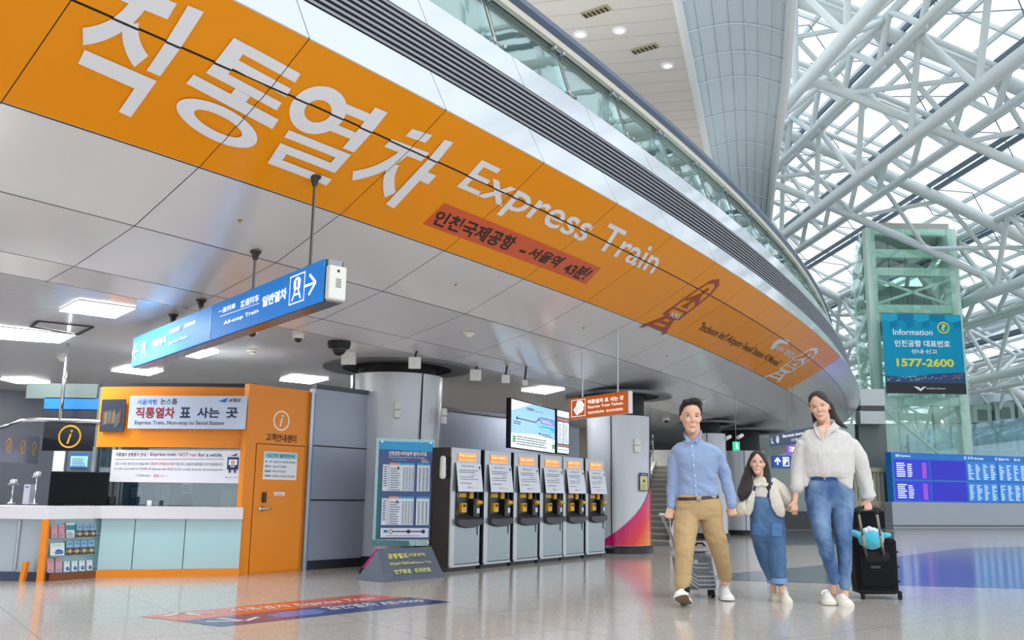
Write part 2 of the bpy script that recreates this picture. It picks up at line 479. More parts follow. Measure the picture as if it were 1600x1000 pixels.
BIG = [
    ('jik', cell(JI() + [R_(0.76, 0.42, 0.925, 1.0), R_(0.09, 0.24, 0.925, 0.375), R_(0.76, 0.0, 0.925, 0.24)])),
    ('tong', cell([R_(0.26, 0.905, 0.92, 1.0), R_(0.26, 0.75, 0.92, 0.84), R_(0.26, 0.585, 0.92, 0.68), R_(0.08, 0.585, 0.26, 1.0), R_(0.41, 0.515, 0.59, 0.585), R_(0.0, 0.395, 1.0, 0.515), ring_vf(0.5, 0.18, 0.44, 0.185, 0.175, 0.10)])),
    ('yeol', cell([ring_vf(0.28, 0.74, 0.295, 0.265, 0.155, 0.14), R_(0.50, 0.83, 0.80, 0.92), R_(0.50, 0.60, 0.80, 0.69), R_(0.79, 0.475, 0.95, 1.0),
                   R_(0.12, 0.345, 0.94, 0.44), R_(0.80, 0.27, 0.94, 0.345), R_(0.12, 0.175, 0.94, 0.27), R_(0.12, 0.095, 0.26, 0.175), R_(0.12, 0.0, 0.97, 0.095)])),
    ('cha', cell([R_(0.17, 0.89, 0.51, 1.0), R_(0.02, 0.67, 0.67, 0.80), ribbon(curve_pts((0.35, 0.74), (0.30, 0.36), (0.0, 0.13)), 0.155), ribbon(curve_pts((0.36, 0.50), (0.43, 0.28), (0.68, 0.13)), 0.145),
                  R_(0.73, 0.0, 0.89, 1.0), R_(0.89, 0.45, 1.05, 0.585)])),
]
# cell corners: lower-left, lower-right, upper-right, upper-left in the photo
CELLS = [((92, 128), (213, 184), (330, 20), (170, -45)),
         ((251, 172), (393, 246), (479, 118), (355, 50)),
         ((404, 246), (513, 288), (612, 176), (480, 120)),
         ((540, 283), (624, 328), (718, 223), (628, 194))]
letters = MB()
for (nm, prt), c in zip(BIG, CELLS):
    cs_ = [inv_banner(*p) for p in c]
    for i_, (vs, fs) in enumerate(prt): put_banner(letters, vs, fs, cs_, 0.012 + 0.0009 * i_)
letters.build('korean_title', bwhite, ban, label='white Korean syllables of the title on the banner')
def bpart(name, mb2, m): return mb2.build(name, m, ban)
bpart('english_title', btext('Express Train', (701, 302), (1012, 437), (1040, 392), (753, 248), bold=0.012), bwhite)
bpart('strip', bquad((661, 349), (915, 443), (939, 418), (694, 316), 0.010), bred)
for t_, c_ in (('인천국제공항', ((672.5, 347.5), (794, 391), (811, 370), (687, 325.5))), ('－', ((811, 391.5), (820, 394.5), (822, 391), (812.5, 388))), ('서울역', ((822, 398.5), (866, 417), (885, 401.5), (834, 384))), ('43분!', ((877.5, 424), (909, 437), (931, 418.5), (888, 408)))):
    _st = MB(); vs_, fs_, _ = glyphs(t_, 0.025, 0.0); put_banner(_st, vs_, fs_, [inv_banner(*p) for p in c_], 0.014)
    bpart('strip_lettering', _st, bblack)
bpart('quote_lettering', btext('"Incheon Int\'l Airport~Seoul Station: 43 Minutes"', (1085, 516), (1213, 575), (1222, 563), (1100, 502), 0.012, bold=0.006), bblack)

def train_icon(corners, m, name):
    P = MB()
    cs = [inv_banner(*p) for p in corners]
    w = 0.07
    body = [(0.2, 0.27), (0.14, 0.36), (0.14, 0.78), (0.22, 0.93), (0.5, 1.0), (0.78, 0.93), (0.86, 0.78), (0.86, 0.36), (0.8, 0.27)]
    parts = [ribbon([(0.14, 0.36), (0.12, 0.6), (0.14, 0.8), (0.24, 0.94), (0.5, 1.0), (0.76, 0.94), (0.86, 0.8), (0.88, 0.6), (0.86, 0.36)], w),
             R_(0.1, 0.29, 0.9, 0.33), R_(0.1, 0.42, 0.9, 0.45), R_(0.1, 0.29, 0.2, 0.45), R_(0.8, 0.29, 0.9, 0.45),
             ([(0.2, 0.29), (0.8, 0.29), (0.7, 0.25), (0.3, 0.25)], [(0, 1, 2, 3)]),
             ribbon([(0.34, 0.26), (0.0, 0.0)], 0.09), ribbon([(0.66, 0.26), (1.0, 0.0)], 0.09), R_(0.24, 0.155, 0.76, 0.20), R_(0.1, 0.05, 0.9, 0.10),
             R_(0.46, 0.50, 0.54, 0.88), ([(0.2, 0.63), (0.5, 0.78), (0.8, 0.63), (0.8, 0.59), (0.5, 0.68), (0.2, 0.59)], [(0, 1, 4, 5), (1, 2, 3, 4)]),
             ([(0.33, 0.50), (0.5, 0.57), (0.67, 0.50)], [(0, 1, 2)])]
    for i_, (vs, fs) in enumerate(cell(parts)): put_banner(P, vs, fs, cs, 0.012 + 0.0009 * i_)
    cx = [tuple(cs[0][k] * (1 - 0.22) + cs[1][k] * 0.22 for k in (0, 1))]
    P.build(name, m, ban)
train_icon(((1002, 509), (1037, 521), (1132, 444), (1108, 432)), bmaroon, 'train_emblem')
train_icon(((1194, 588), (1216, 595), (1283, 551), (1266, 538)), bwhite, 'train_emblem')
bpart('emblem_lettering', btext('A\'REX', (1046, 493), (1066, 500), (1069, 493), (1050, 485), 0.013, bold=0.02), bwhite)
bpart('logo_lettering', btext("A'REX 공항철도", (1208, 543), (1240, 562), (1244, 551), (1216, 537), 0.012, bold=0.02, sl=0.2), bwhite)
sw = MB()
put_banner(sw, *ribbon(curve_pts((0.0, 0.0), (0.0, 1.0), (1.0, 1.0), 10), 0.35), [inv_banner(*p) for p in ((1206, 545), (1220, 550), (1232, 535), (1214, 526))], 0.012)
sw.build('logo_swoosh', bwhite, ban)

# ------------------------------------------------------------------ glass balustrade on the canopy's edge
bal = thing('glass_balustrade', 'glass balustrade with steel posts and dark handrail along the canopy top edge', 'balustrade', pol(94.6, math.radians(-34), 5.72))
gp = glass_mat('balustrade_glass', (214, 238, 232), refl=0.16)
steel = M('steel_satin', (185, 190, 192), 0.3, metal=0.9)
dk = M('rail_blue_grey', (84, 98, 118), 0.35, metal=0.3)
RB, RTp, ZB, ZT = 94.60, 94.30, 5.74, 6.70
kk = range(-4, 45)
for k in kk:
    a, b = TH0 + k * DTH + 0.0006, TH0 + (k + 1) * DTH - 0.0006
    vs = []
    mb = MB()
    for r, z in ((RB, ZB), (RTp, ZT)):
        pass
    seg = 3
    A_ = [pol(RB, a + (b - a) * i / seg, ZB) for i in range(seg + 1)] + [pol(RTp, a + (b - a) * i / seg, ZT - 0.03) for i in range(seg + 1)][::-1]
    B_ = [p + Vector((-0.012 * math.cos(a), -0.012 * math.sin(a), 0)) for p in A_]
    mb.add(A_ + B_, [tuple(range(8)), tuple(range(8, 16))[::-1]] + [(i, (i + 1) % 8, 8 + (i + 1) % 8, 8 + i) for i in range(8)])
    o = mb.build('glass_panel', gp, bal)
    o.data.polygons.foreach_set('use_smooth', [False] * len(o.data.polygons))
    th = TH0 + k * DTH
    mb = MB(); tdir = Vector((-math.sin(th), math.cos(th), 0))
    for s_ in (-1, 1):
        mb.beam(pol(RB - 0.05, th, ZB - 0.02) + tdir * 0.022 * s_, pol(RTp - 0.05, th, ZT) + tdir * 0.022 * s_, 0.012, 0.07, up=(math.cos(th), math.sin(th), 0.3))
    mb.build('post', steel, bal)
    for q in (0.18, 0.85):
        mb = MB()
        p0 = pol(RB + (RTp - RB) * q + 0.02, th, ZB + (ZT - ZB) * q)
        mb.cyl(p0 - tdir * 0.12, p0 + tdir * 0.12, 0.012, 8)
        for s_ in (-1, 1):
            mb.cyl(p0 + tdir * 0.10 * s_ + Vector((-0.02, 0.02, 0)), p0 + tdir * 0.10 * s_ + Vector((0.03 * math.cos(th), 0.03 * math.sin(th), 0)), 0.024, 10)
        mb.build('glass_clamp', steel, bal)
n = 300
mb = MB().revolve((CX, CY, 0), [(94.40, 6.67), (94.45, 6.74), (94.42, 6.84), (94.30, 6.88), (94.12, 6.86), (94.06, 6.78), (94.10, 6.69), (94.24, 6.66), (94.40, 6.67)], n, A0, A1)
mb.build('handrail', dk, bal, smooth=True, auto=40)
mb = MB().revolve((CX, CY, 0), [(94.40, 6.60), (94.42, 6.66), (94.35, 6.66), (94.33, 6.60), (94.40, 6.60)], n, A0, A1)
mb.build('glass_channel', M('rail_cream', (214, 208, 196), 0.4), bal)

# ================================================================== FLOOR
def floor_mat(name, c0, c1, rough=0.13):
    m = bpy.data.materials.new(name); m.use_nodes = True; nt = m.node_tree; b = nt.nodes['Principled BSDF']; L = nt.links.new
    tc = nt.nodes.new('ShaderNodeNewGeometry')
    vo = nt.nodes.new('ShaderNodeTexVoronoi'); vo.inputs['Scale'].default_value = 75
    no = nt.nodes.new('ShaderNodeTexNoise'); no.inputs['Scale'].default_value = 130; no.inputs['Detail'].default_value = 2
    n2 = nt.nodes.new('ShaderNodeTexNoise'); n2.inputs['Scale'].default_value = 0.5
    cr = nt.nodes.new('ShaderNodeValToRGB'); cr.color_ramp.elements[0].position = 0.15; cr.color_ramp.elements[1].position = 0.7
    cr.color_ramp.elements[0].color = lin(c0) + (1,); cr.color_ramp.elements[1].color = lin(c1) + (1,)
    L(tc.outputs['Position'], vo.inputs['Vector']); L(tc.outputs['Position'], no.inputs['Vector']); L(tc.outputs['Position'], n2.inputs['Vector'])
    ad = nt.nodes.new('ShaderNodeMath'); ad.operation = 'MULTIPLY_ADD'; ad.inputs[1].default_value = 0.5
    sep = nt.nodes.new('ShaderNodeSeparateColor'); L(vo.outputs['Color'], sep.inputs[0])
    L(sep.outputs[0], ad.inputs[0])
    m3 = nt.nodes.new('ShaderNodeMath'); m3.operation = 'MULTIPLY'; m3.inputs[1].default_value = 0.55; L(no.outputs[0], m3.inputs[0]); L(m3.outputs[0], ad.inputs[2])
    L(ad.outputs[0], cr.inputs[0])
    # slab joints, a turned square grid 1.2 m wide
    mp = nt.nodes.new('ShaderNodeMapping'); mp.inputs['Rotation'].default_value = (0, 0, math.radians(-35)); L(tc.outputs['Position'], mp.inputs[0])
    sx = nt.nodes.new('ShaderNodeSeparateXYZ'); L(mp.outputs[0], sx.inputs[0])
    ms = []
    for i in (0, 1):
        d = nt.nodes.new('ShaderNodeMath'); d.operation = 'DIVIDE'; d.inputs[1].default_value = 1.2; L(sx.outputs[i], d.inputs[0])
        fr = nt.nodes.new('ShaderNodeMath'); fr.operation = 'FRACT'; L(d.outputs[0], fr.inputs[0])
        lt = nt.nodes.new('ShaderNodeMath'); lt.operation = 'LESS_THAN'; lt.inputs[1].default_value = 0.006; L(fr.outputs[0], lt.inputs[0]); ms.append(lt)
    mxx = nt.nodes.new('ShaderNodeMath'); mxx.operation = 'MAXIMUM'; L(ms[0].outputs[0], mxx.inputs[0]); L(ms[1].outputs[0], mxx.inputs[1])
    mix = nt.nodes.new('ShaderNodeMix'); mix.data_type = 'RGBA'; mix.inputs[7].default_value = lin(tuple(int(k * 0.7) for k in c0)) + (1,)
    L(mxx.outputs[0], mix.inputs[0]); L(cr.outputs[0], mix.inputs[6])
    L(mix.outputs[2], b.inputs['Base Color'])
    b.inputs['Roughness'].default_value = rough; b.inputs['Specular IOR Level'].default_value = 0.9
    b.inputs['IOR'].default_value = 1.6
    return m
flo = floor_mat('terrazzo_grey', (172, 166, 158), (204, 197, 189))
mb = MB().add([(-60, -30, 0), (70, -30, 0), (70, 110, 0), (-60, 110, 0)], [(0, 1, 2, 3)])
struct('floor', mb, flo)
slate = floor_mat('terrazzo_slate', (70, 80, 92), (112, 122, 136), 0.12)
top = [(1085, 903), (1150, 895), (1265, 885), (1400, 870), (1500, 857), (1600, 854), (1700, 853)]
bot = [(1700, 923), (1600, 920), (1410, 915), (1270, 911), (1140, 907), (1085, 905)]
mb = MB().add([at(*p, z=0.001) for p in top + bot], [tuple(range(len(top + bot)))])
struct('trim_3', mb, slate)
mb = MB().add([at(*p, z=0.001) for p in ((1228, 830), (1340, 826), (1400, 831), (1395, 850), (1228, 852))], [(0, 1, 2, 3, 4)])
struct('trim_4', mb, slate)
# ================================================================== WALLS UNDER THE CANOPY
wall_grey = M('wall_blue_grey', (160, 168, 184), 0.35, spec=0.5, metal=0.15)
dark_line = M('joint_dark', (30, 32, 38), 0.7)
def wallrun(name, pts, z0, z1, m, th=0.12, kind=True):
    mb = MB()
    P = [Vector((x, y, 0)) for x, y in pts]
    front, back = [], []
    for i, p in enumerate(P):
        t = (P[min(i + 1, len(P) - 1)] - P[max(i - 1, 0)]).normalized(); nrm = Vector((-t.y, t.x, 0))
        front.append(p); back.append(p + nrm * th)
    loop = front + back[::-1]
    n = len(P); vs = [p + Z * z0 for p in front + back] + [p + Z * z1 for p in front + back]
    fs = []
    for i in range(n - 1):
        fs += [(i, i + 1, 2 * n + i + 1, 2 * n + i), (n + i, n + i + 1, 3 * n + i + 1, 3 * n + i), (2 * n + i, 2 * n + i + 1, 3 * n + i + 1, 3 * n + i), (i, i + 1, n + i + 1, n + i)]
    fs += [(0, n, 3 * n, 2 * n), (n - 1, 2 * n - 1, 4 * n - 1, 3 * n - 1)]
    mb.add(vs, fs)
    return struct(name, mb, m) if kind else mb
run = [(-2.78, 13.05), (-2.16, 13.85), (-1.75, 15.45), (-1.2, 16.3), (-0.4, 17.3), (0.5, 18.4), (1.2, 19.4), (1.5, 20.2)]
wallrun('wall_back', run, 0.12, 2.5, wall_grey)
wallrun('baseboard_back', [(x + 0.02, y - 0.03) for x, y in run], 0, 0.12, M('skirting', (60, 62, 70), 0.3, metal=0.5), 0.1)
wallrun('trim_5', [(x + 0.02, y - 0.03) for x, y in run], 2.5, 2.56, M('trim_dark_grey', (70, 74, 82), 0.4), 0.1)
wallrun('trim_6', [(x + 0.005, y - 0.008) for x, y in run], 0.93, 0.95, dark_line, 0.02)
wallrun('trim_7', [(x + 0.005, y - 0.008) for x, y in run], 1.685, 1.70, dark_line, 0.02)
# far closing walls under the canopy
wallrun('wall_left', [(-22, 6), (-16, 14.5), (-9, 19.5), (-5.2, 20.5), (-3.4, 19.0), (-2.9, 17.6)], 0, 3.0, M('wall_left_grey', (96, 104, 116), 0.4, spec=0.6, vary=0.12, vscale=1.2))
wallrun('wall_far', [(-3, 24), (2.0, 27), (3.2, 27.5)], 0, 3.0, M('wall_far_beige', (150, 143, 134), 0.6))
wallrun('wall_end', [(4.4, 33), (7, 36), (12, 44), (16, 60)], 0, 3.4, M('wall_end_dark', (84, 88, 92), 0.5))

# ------------------------------------------------------------------ columns
col_m = M('column_panel', (200, 204, 210), 0.3, metal=0.12, spec=0.6)
blk = M('black_matte', (14, 14, 16), 0.6)
def column(cx, cy, r0, r1, ztop, zc, rin, rout, label, seams, grp=None):
    c = thing('column', label, 'column', (cx, cy, 0), 0, grp)
    base = Vector((cx, cy, 0))
    MB().revolve(base, [(r0, 0.14), (r0 * 0.995, ztop * 0.5), (r1, ztop), (r1 - 0.05, ztop), (r1 - 0.05, ztop - 0.1)], 56).build('shaft', col_m, c, smooth=True, auto=40)
    MB().revolve(base, [(0, 0.0), (r0 + 0.05, 0.0), (r0 + 0.05, 0.10), (r0 + 0.02, 0.14), (0, 0.14)], 48).build('base', M('column_base', (48, 50, 54), 0.3, metal=0.6), c)
    MB().revolve(base, [(r1 - 0.12, ztop - 0.05), (r1 - 0.12, zc + 0.02)], 40).build('neck', blk, c)
    MB().revolve(base, [(rin, zc + 0.06), (rin, zc - 0.03), (rout, zc - 0.035), (rout, zc + 0.01), (rin, zc + 0.06)], 64).build('collar', M('collar_grey', (104, 106, 108), 0.4, metal=0.3), c)
    MB().revolve(base, [(0.05, zc - 0.012), (rin, zc - 0.012)], 48).build('recess', M('recess_black', (8, 8, 9), 0.9), c)
    for a in seams:
        a = math.radians(a)
        mb = MB(); d = Vector((math.cos(a), math.sin(a), 0))
        mb.beam(base + d * (r0 + 0.001) + Z * 0.14, base + d * (r1 + 0.002) + Z * ztop, 0.016, 0.016, up=d)
        mb.build('joint', blk, c)
    return c
C1 = (-1.80, 14.45)
c1 = column(*C1, 0.665, 0.725, 2.84, 3.0, 0.86, 1.16, 'large round grey column with dark ceiling collar behind the timetable board', (-148, -51))
c2 = column(2.12, 18.15, 0.60, 0.62, 2.57, 3.0, 0.80, 1.05, 'round grey column with magenta graphic, right of the ticket machines', (-110, -20))
c3 = column(*at(1109, 800, Y=24.6).xy, 0.46, 0.46, 2.7, 3.0, 0.6, 0.8, 'slim grey column standing behind the man in the blue shirt', (-105,))
c4 = column(*at(1163, 800, Y=27.5).xy, 0.62, 0.62, 2.40, 3.0, 0.8, 1.3, 'distant grey column behind the girl with long hair', (-100,))
# magenta sheet wrapped low on the second column
mag = bpy.data.materials.new('magenta_film'); mag.use_nodes = True
nt = mag.node_tree; bb = nt.nodes['Principled BSDF']; bb.inputs['Roughness'].default_value = 0.25
tc = nt.nodes.new('ShaderNodeTexCoord'); mp = nt.nodes.new('ShaderNodeMapping'); mp.inputs['Rotation'].default_value = (0, math.radians(35), 0)
nn = nt.nodes.new('ShaderNodeMath'); nn.operation = 'ADD'; nn.inputs[1].default_value = 0.62; dt = nt.nodes.new('ShaderNodeVectorMath'); dt.operation = 'DOT_PRODUCT'; dt.inputs[1].default_value = (0.71, 0, -0.52)
cr = nt.nodes.new('ShaderNodeValToRGB'); e = cr.color_ramp.elements
e[0].position = 0.0; e[0].color = lin((196, 26, 120)) + (1,); e[1].position = 0.95; e[1].color = lin((236, 150, 50)) + (1,)
k_ = e.new(0.4); k_.color = lin((200, 24, 104)) + (1,); k_ = e.new(0.66); k_.color = lin((220, 54, 54)) + (1,)
nt.links.new(tc.outputs['Object'], dt.inputs[0]); nt.links.new(dt.outputs['Value'], nn.inputs[0]); nt.links.new(nn.outputs[0], cr.inputs[0]); nt.links.new(cr.outputs[0], bb.inputs[0])
def wrap(c, r0, r1, ztop, poly, m, name, parent, off=0.004):
    """poly of (angle deg, z) wrapped on a column"""
    mb = MB(); vs = []
    N = 24
    # fill between lower edge and an upper curve
    for i in range(N + 1):
        t = i / N; a = math.radians(poly[0][0] + (poly[1][0] - poly[0][0]) * t); zt = poly[0][1] + (poly[1][1] - poly[0][1]) * t ** 1.5
        for z in (0.15, zt):
            r = r0 + (r1 - r0) * z / ztop + off; vs.append(Vector((c[0] + r * math.cos(a), c[1] + r * math.sin(a), z)))
    fs = [(2 * i, 2 * i + 2, 2 * i + 3, 2 * i + 1) for i in range(N)]
    return mb.add(vs, fs).build(name, m, parent)
wrap((2.12, 18.15), 0.60, 0.62, 2.57, ((-150, 0.16), (-12, 1.35)), mag, 'magenta_graphic', c2, 0.006)
c2f = Vector((2.12, 18.15, 0))
a = math.radians(-50); d = Vector((math.cos(a), math.sin(a), 0)); u = Vector((-d.y, d.x, 0))
pp = Print(c2f + d * 0.622 - u * 0.10 + Z * 1.15, u, Z, 0.24, 0.34, 0.006)
navy = M('ink_navy', (26, 44, 92), 0.5); ink = M('ink_black', (22, 22, 26), 0.5); red = M('ink_red', (196, 36, 44), 0.5); wht = M('print_white', (240, 243, 247), 0.45)
ink_g = M('ink_grey', (96, 100, 110), 0.5); yel = M('ink_yellow', (236, 200, 60), 0.5); paper_y = M('paper_yellow', (214, 208, 140), 0.6)
pp.rect(0, 0, 1, 1, navy).rect(0.08, 0.05, 0.92, 0.82, paper_y).text('안내', 0.2, 0.85, 0.6, 0.1, wht).disc(0.5, 0.55, 0.1, ink_g).lines(0.2, 0.1, 0.6, 0.3, 4, ink_g)
nz = thing('wall_notice', 'small yellow notice with navy header on the column beside the magenta graphic', 'notice', tuple(c2f + d * 0.63 + Z * 1.15))
pp.build('sheet', nz)

# ================================================================== INFORMATION / TICKET BOOTH
org = M('booth_orange', (238, 140, 14), 0.38, spec=0.5)
teal = M('booth_teal_glass', (168, 206, 212), 0.08, spec=0.8, coat=0.6)
cwhite = M('counter_white', (224, 222, 228), 0.3)
stl = M('steel_brushed', (176, 180, 184), 0.3, metal=0.85)
bth = thing('ticket_booth', 'orange ticket and information booth with white counter and pale teal glass front', 'booth', tuple(at(260, 901, z=0)))
F0, F1, F2, F3 = at(-140, 906, z=0), at(66, 909, z=0), at(149, 903, z=0), at(373, 900, z=0)
def nrm(a, b):
    t = (b - a).normalized(); return Vector((-t.y, t.x, 0))   # away from camera
n23 = nrm(F2, F3)
ZC0, ZC1 = 0.70, 0.845
# teal glass panels
ts = [0, 0.235, 0.59, 1.0]
for a, b in zip(ts[:-1], ts[1:]):
    A, B = F2.lerp(F3, a + 0.003) + n23 * 0.06, F2.lerp(F3, b - 0.003) + n23 * 0.06
    MB().extrude([A + Z * 0.09, B + Z * 0.09, B + Z * ZC0, A + Z * ZC0], n23 * 0.03).build('front_panel', teal, bth)
MB().extrude([F2 + Z * 0, F3 + Z * 0, F3 + Z * 0.09, F2 + Z * 0.09], n23 * 0.3).build('plinth', org, bth)
MB().extrude([F2 + n23 * 0.1, F3 + n23 * 0.1, F3 + n23 * 0.1 + Z * ZC0, F2 + n23 * 0.1 + Z * ZC0], n23 * 0.1).build('counter_body', M('counter_body', (150, 170, 176), 0.6), bth)
ov = 0.05
mbc = MB()
G0, G1, G2, G3 = [p + n * -ov for p, n in ((F0, n23), (F1, n23), (F2, n23), (F3, n23))]
for A, B in ((G0, G1), (G1, G2), (G2, G3)):
    mbc.hexa([A + Z * ZC0, B + Z * ZC0, B + n23 * 0.5 + Z * ZC0, A + n23 * 0.5 + Z * ZC0], [A + Z * ZC1, B + Z * ZC1, B + n23 * 0.5 + Z * ZC1, A + n23 * 0.5 + Z * ZC1])
mbc.build('countertop', cwhite, bth)
# wall plane with windows
WL, WR = at(140, 800, Y=12.35), at(386, 800, Y=12.2); WL.z = WR.z = 0
nW = nrm(WL, WR); tW = (WR - WL).normalized(); LW = (WR - WL).length
def wpt(t, z, off=0.0):
    return WL.lerp(WR, t) - nW * (0.10 * 4 * t * (1 - t) + off) + Z * z
ZH0, ZH1 = 1.60, 2.40
mb = MB(); n = 14
vs = [wpt(i / n, z, 0) for i in range(n + 1) for z in (ZH0, ZH1)] + [wpt(i / n, z, -0.25) for i in range(n + 1) for z in (ZH0, ZH1)]
m_ = 2 * (n + 1)
fs = []
for i in range(n):
    a = 2 * i; fs += [(a, a + 2, a + 3, a + 1), (m_ + a, m_ + a + 2, m_ + a + 3, m_ + a + 1), (a, a + 2, m_ + a + 2, m_ + a), (a + 1, a + 3, m_ + a + 3, m_ + a + 1)]
fs += [(0, 1, m_ + 1, m_), (2 * n, 2 * n + 1, m_ + 2 * n + 1, m_ + 2 * n)]
mb.add(vs, fs).build('header', org, bth)
MB().extrude([wpt(0, ZH1, -0.02), wpt(1, ZH1, -0.02), wpt(1, 2.46, -0.02), wpt(0, 2.46, -0.02)], nW * 0.2).build('top_trim', M('booth_top_trim', (54, 56, 60), 0.4, metal=0.4), bth)
MB().extrude([wpt(0, ZC1, -0.04), wpt(1, ZC1, -0.04), wpt(1, ZH0, -0.04), wpt(0, ZH0, -0.04)], nW * 0.012).build('window_glass', glass_mat('booth_glass', (196, 214, 218), 0.10), bth)
for t in (0.0, 0.125, 0.16, 0.985):
    p = WL.lerp(WR, t) - nW * 0.0; MB().beam(p + Z * ZC1, p + Z * ZH0, 0.05, 0.05, up=nW).build('window_mullion', stl, bth)
# orange wall with the door
O, U, w, h = vframe((387, 606), (478.5, 607), (373, 900), (474.5, 893), 12.05, 12.85)
O.z = 0; h = 2.44
N = U.cross(Z)
mb = MB(); slab(mb, O, U, w, h, 0.10)
dpanel = mb.build('door_wall', org, bth)
MB().box((0, 0, 0), (0.01, 0.01, 0.01))
DU0, DU1, DZ = 0.17, 0.955, 1.66
mb = MB()
slab(mb, O + U * (w * DU0) + N * 0.012 + Z * 0.02, U, w * (DU1 - DU0), DZ - 0.02, 0.012)
door = mb.build('door', org, bth)
g_ = MB()
for (x0, z0, x1, z1) in ((DU0 - 0.006, 0, DU0 + 0.004, DZ + 0.01), (DU1 - 0.002, 0, DU1 + 0.008, DZ + 0.01), (DU0, DZ, DU1, DZ + 0.012)):
    slab(g_, O + U * (w * x0) + N * 0.006 + Z * z0, U, w * (x1 - x0), z1 - z0, 0.004)
g_.build('door_gap', M('gap_brown', (110, 58, 8), 0.7), bth)
def on_door(px, py):
    """fraction along the wall and height for a pixel"""
    d = ray(px, py); t = (O - EYE).dot(N) / d.dot(N); P = EYE + d * t
    return (P - O).dot(U), P.z
mb = MB(); hx, hz = on_door(406, 795)
pH = O + U * hx + Z * hz + N * 0.012
mb.cyl(pH, pH + N * 0.02, 0.035, 16); mb.cyl(pH + N * 0.02, pH + N * 0.06, 0.014, 10); mb.tube([pH + N * 0.055, pH + N * 0.06 + U * 0.06, pH + N * 0.055 + U * 0.12], 0.012, rounded=True)
mb.build('door_handle', M('chrome', (210, 212, 214), 0.15, metal=1.0), door, smooth=True)
hx, hz = on_door(411, 777)
mb = MB(); mb.box(O + U * hx + Z * hz + N * 0.025, (0.055, 0.03, 0.13), Matrix((U, -N, Z)).transposed()).build('keypad', M('keypad_black', (20, 18, 22), 0.3), door, bevel=0.006)
pe = Print(O, U, Z, w, h, 0.004)
offw = M('emblem_white', (246, 240, 226), 0.4)
x0, z0 = on_door(439.5, 657.5); x0 /= w; z0 /= h
pe.ring(x0, z0, 0.056, 0.009, offw).text('i', x0 - 0.03, z0 - 0.033, 0.06, 0.066, offw, bold=0.02, sl=0.3)
a, b = on_door(415, 689), on_door(463, 680)
pe.text('고객안내센터', a[0] / w, a[1] / h, (b[0] - a[0]) / w, (b[1] - a[1]) / h, M('ink_brown', (78, 44, 30), 0.5), bold=0.02)
pe.build('emblem', bth)
MB().beam(O + U * (w + 0.02), O + U * (w + 0.02) + Z * 2.42, 0.05, 0.12, up=N).build('edge_profile', stl, bth)
O2 = O + U * (w + 0.055)
MB().extrude([O2, O2 + U * 0.06, O2 + U * 0.06 + Z * 2.42, O2 + Z * 2.42], -N * 0.08).build('side_profile', M('side_blue', (60, 130, 190), 0.3), bth)
# things on the door wall
def flat_thing(name, label, cat, O_, U_, w_, h_, th, m, art=None, V_=Z, part='board', frame=None, group=None):
    O_ = Vector(O_); t = thing(name, label, cat, tuple(O_ + U_ * (w_ / 2)), 0, group)
    mb = MB(); slab(mb, O_, U_, w_, h_, th, V_); mb.build(part, m, t)
    if art:
        P = Print(O_, U_, V_, w_, h_, 0.0012); art(P); P.build('printing', t)
    return t
def door_sheet(TL, BR):
    a = on_door(TL[0], BR[1]); b = on_door(BR[0], TL[1]); return O + U * a[0] + Z * a[1] + N * 0.018, b[0] - a[0], b[1] - a[1]
lb = M('print_light_blue', (150, 212, 226), 0.5); ink_b = M('ink_blue', (30, 90, 180), 0.5)
o_, w_, h_ = door_sheet((409, 708), (463.5, 749))
def art(P):
    P.rect(0.02, 0.76, 0.98, 0.97, lb).text('CCTV 설치안내', 0.1, 0.8, 0.8, 0.13, navy, bold=0.02)
    for i, (a, b) in enumerate((('목   적', '시설안전 및 화재예방 범죄예방'), ('촬영시간', '24시간 연속촬영'), ('촬영범위', '매표소 내부 및 출입구'), ('책임관리', '공항철도 인천공항1터미널역장'))):
        y = 0.6 - 0.17 * i; P.text(a, 0.04, y, 0.18, 0.08, ink_b, bold=0.02).text(b, 0.27, y, 0.4 + 0.28 * (i in (0, 3)), 0.08, ink)
flat_thing('door_notice', 'white and blue surveillance notice on the orange door', 'notice', o_, U, w_, h_, 0.004, wht, art, part='sheet')
o_, w_, h_ = door_sheet((427, 769), (443.5, 774.5))
flat_thing('door_label', 'tiny white label stuck on the orange door beside the keypad', 'label', o_, U, w_, h_, 0.003, wht, lambda P: P.lines(0.1, 0.2, 0.8, 0.6, 2, ink), part='sheet')

# banner on the header, poster in the window
on = {}
O1, U1, w1, h1 = vframe((203, 622), (386, 615), (199, 672), (384, 668), 12.15, 12.0)
sign_bl = M('print_pale_blue', (190, 204, 226), 0.2, coat=0.4)
ink_dr = M('ink_dark_red', (150, 24, 40), 0.5); ink_sky = M('ink_sky', (24, 110, 190), 0.5)
def art(P):
    P.text('서울역행', 0.065, 0.72, 0.17, 0.17, ink_sky, bold=0.02).text('논스톱', 0.265, 0.74, 0.145, 0.17, ink, bold=0.02)
    P.text('직통열차', 0.06, 0.31, 0.335, 0.34, ink_dr, bold=0.03).text('표', 0.44, 0.33, 0.09, 0.32, navy, bold=0.03).text('사는', 0.585, 0.33, 0.19, 0.32, navy, bold=0.03).text('곳', 0.83, 0.33, 0.1, 0.32, navy, bold=0.03)
    P.text('Express Train, Non-stop to Seoul Station', 0.06, 0.09, 0.76, 0.15, ink, bold=0.006)
    P.poly([(0.76, 0.84), (0.84, 0.95), (0.82, 0.8)], ink_sky).text("A'REX", 0.845, 0.82, 0.11, 0.11, ink, bold=0.02, sl=0.3)
flat_thing('ticket_banner', 'pale blue ticket banner across the top of the orange booth', 'banner', O1, U1, w1, h1, 0.01, sign_bl, art)
O1, U1, w1, h1 = vframe((174.4, 709), (376.5, 698), (171.5, 758), (375.5, 750), 12.3, 12.12)
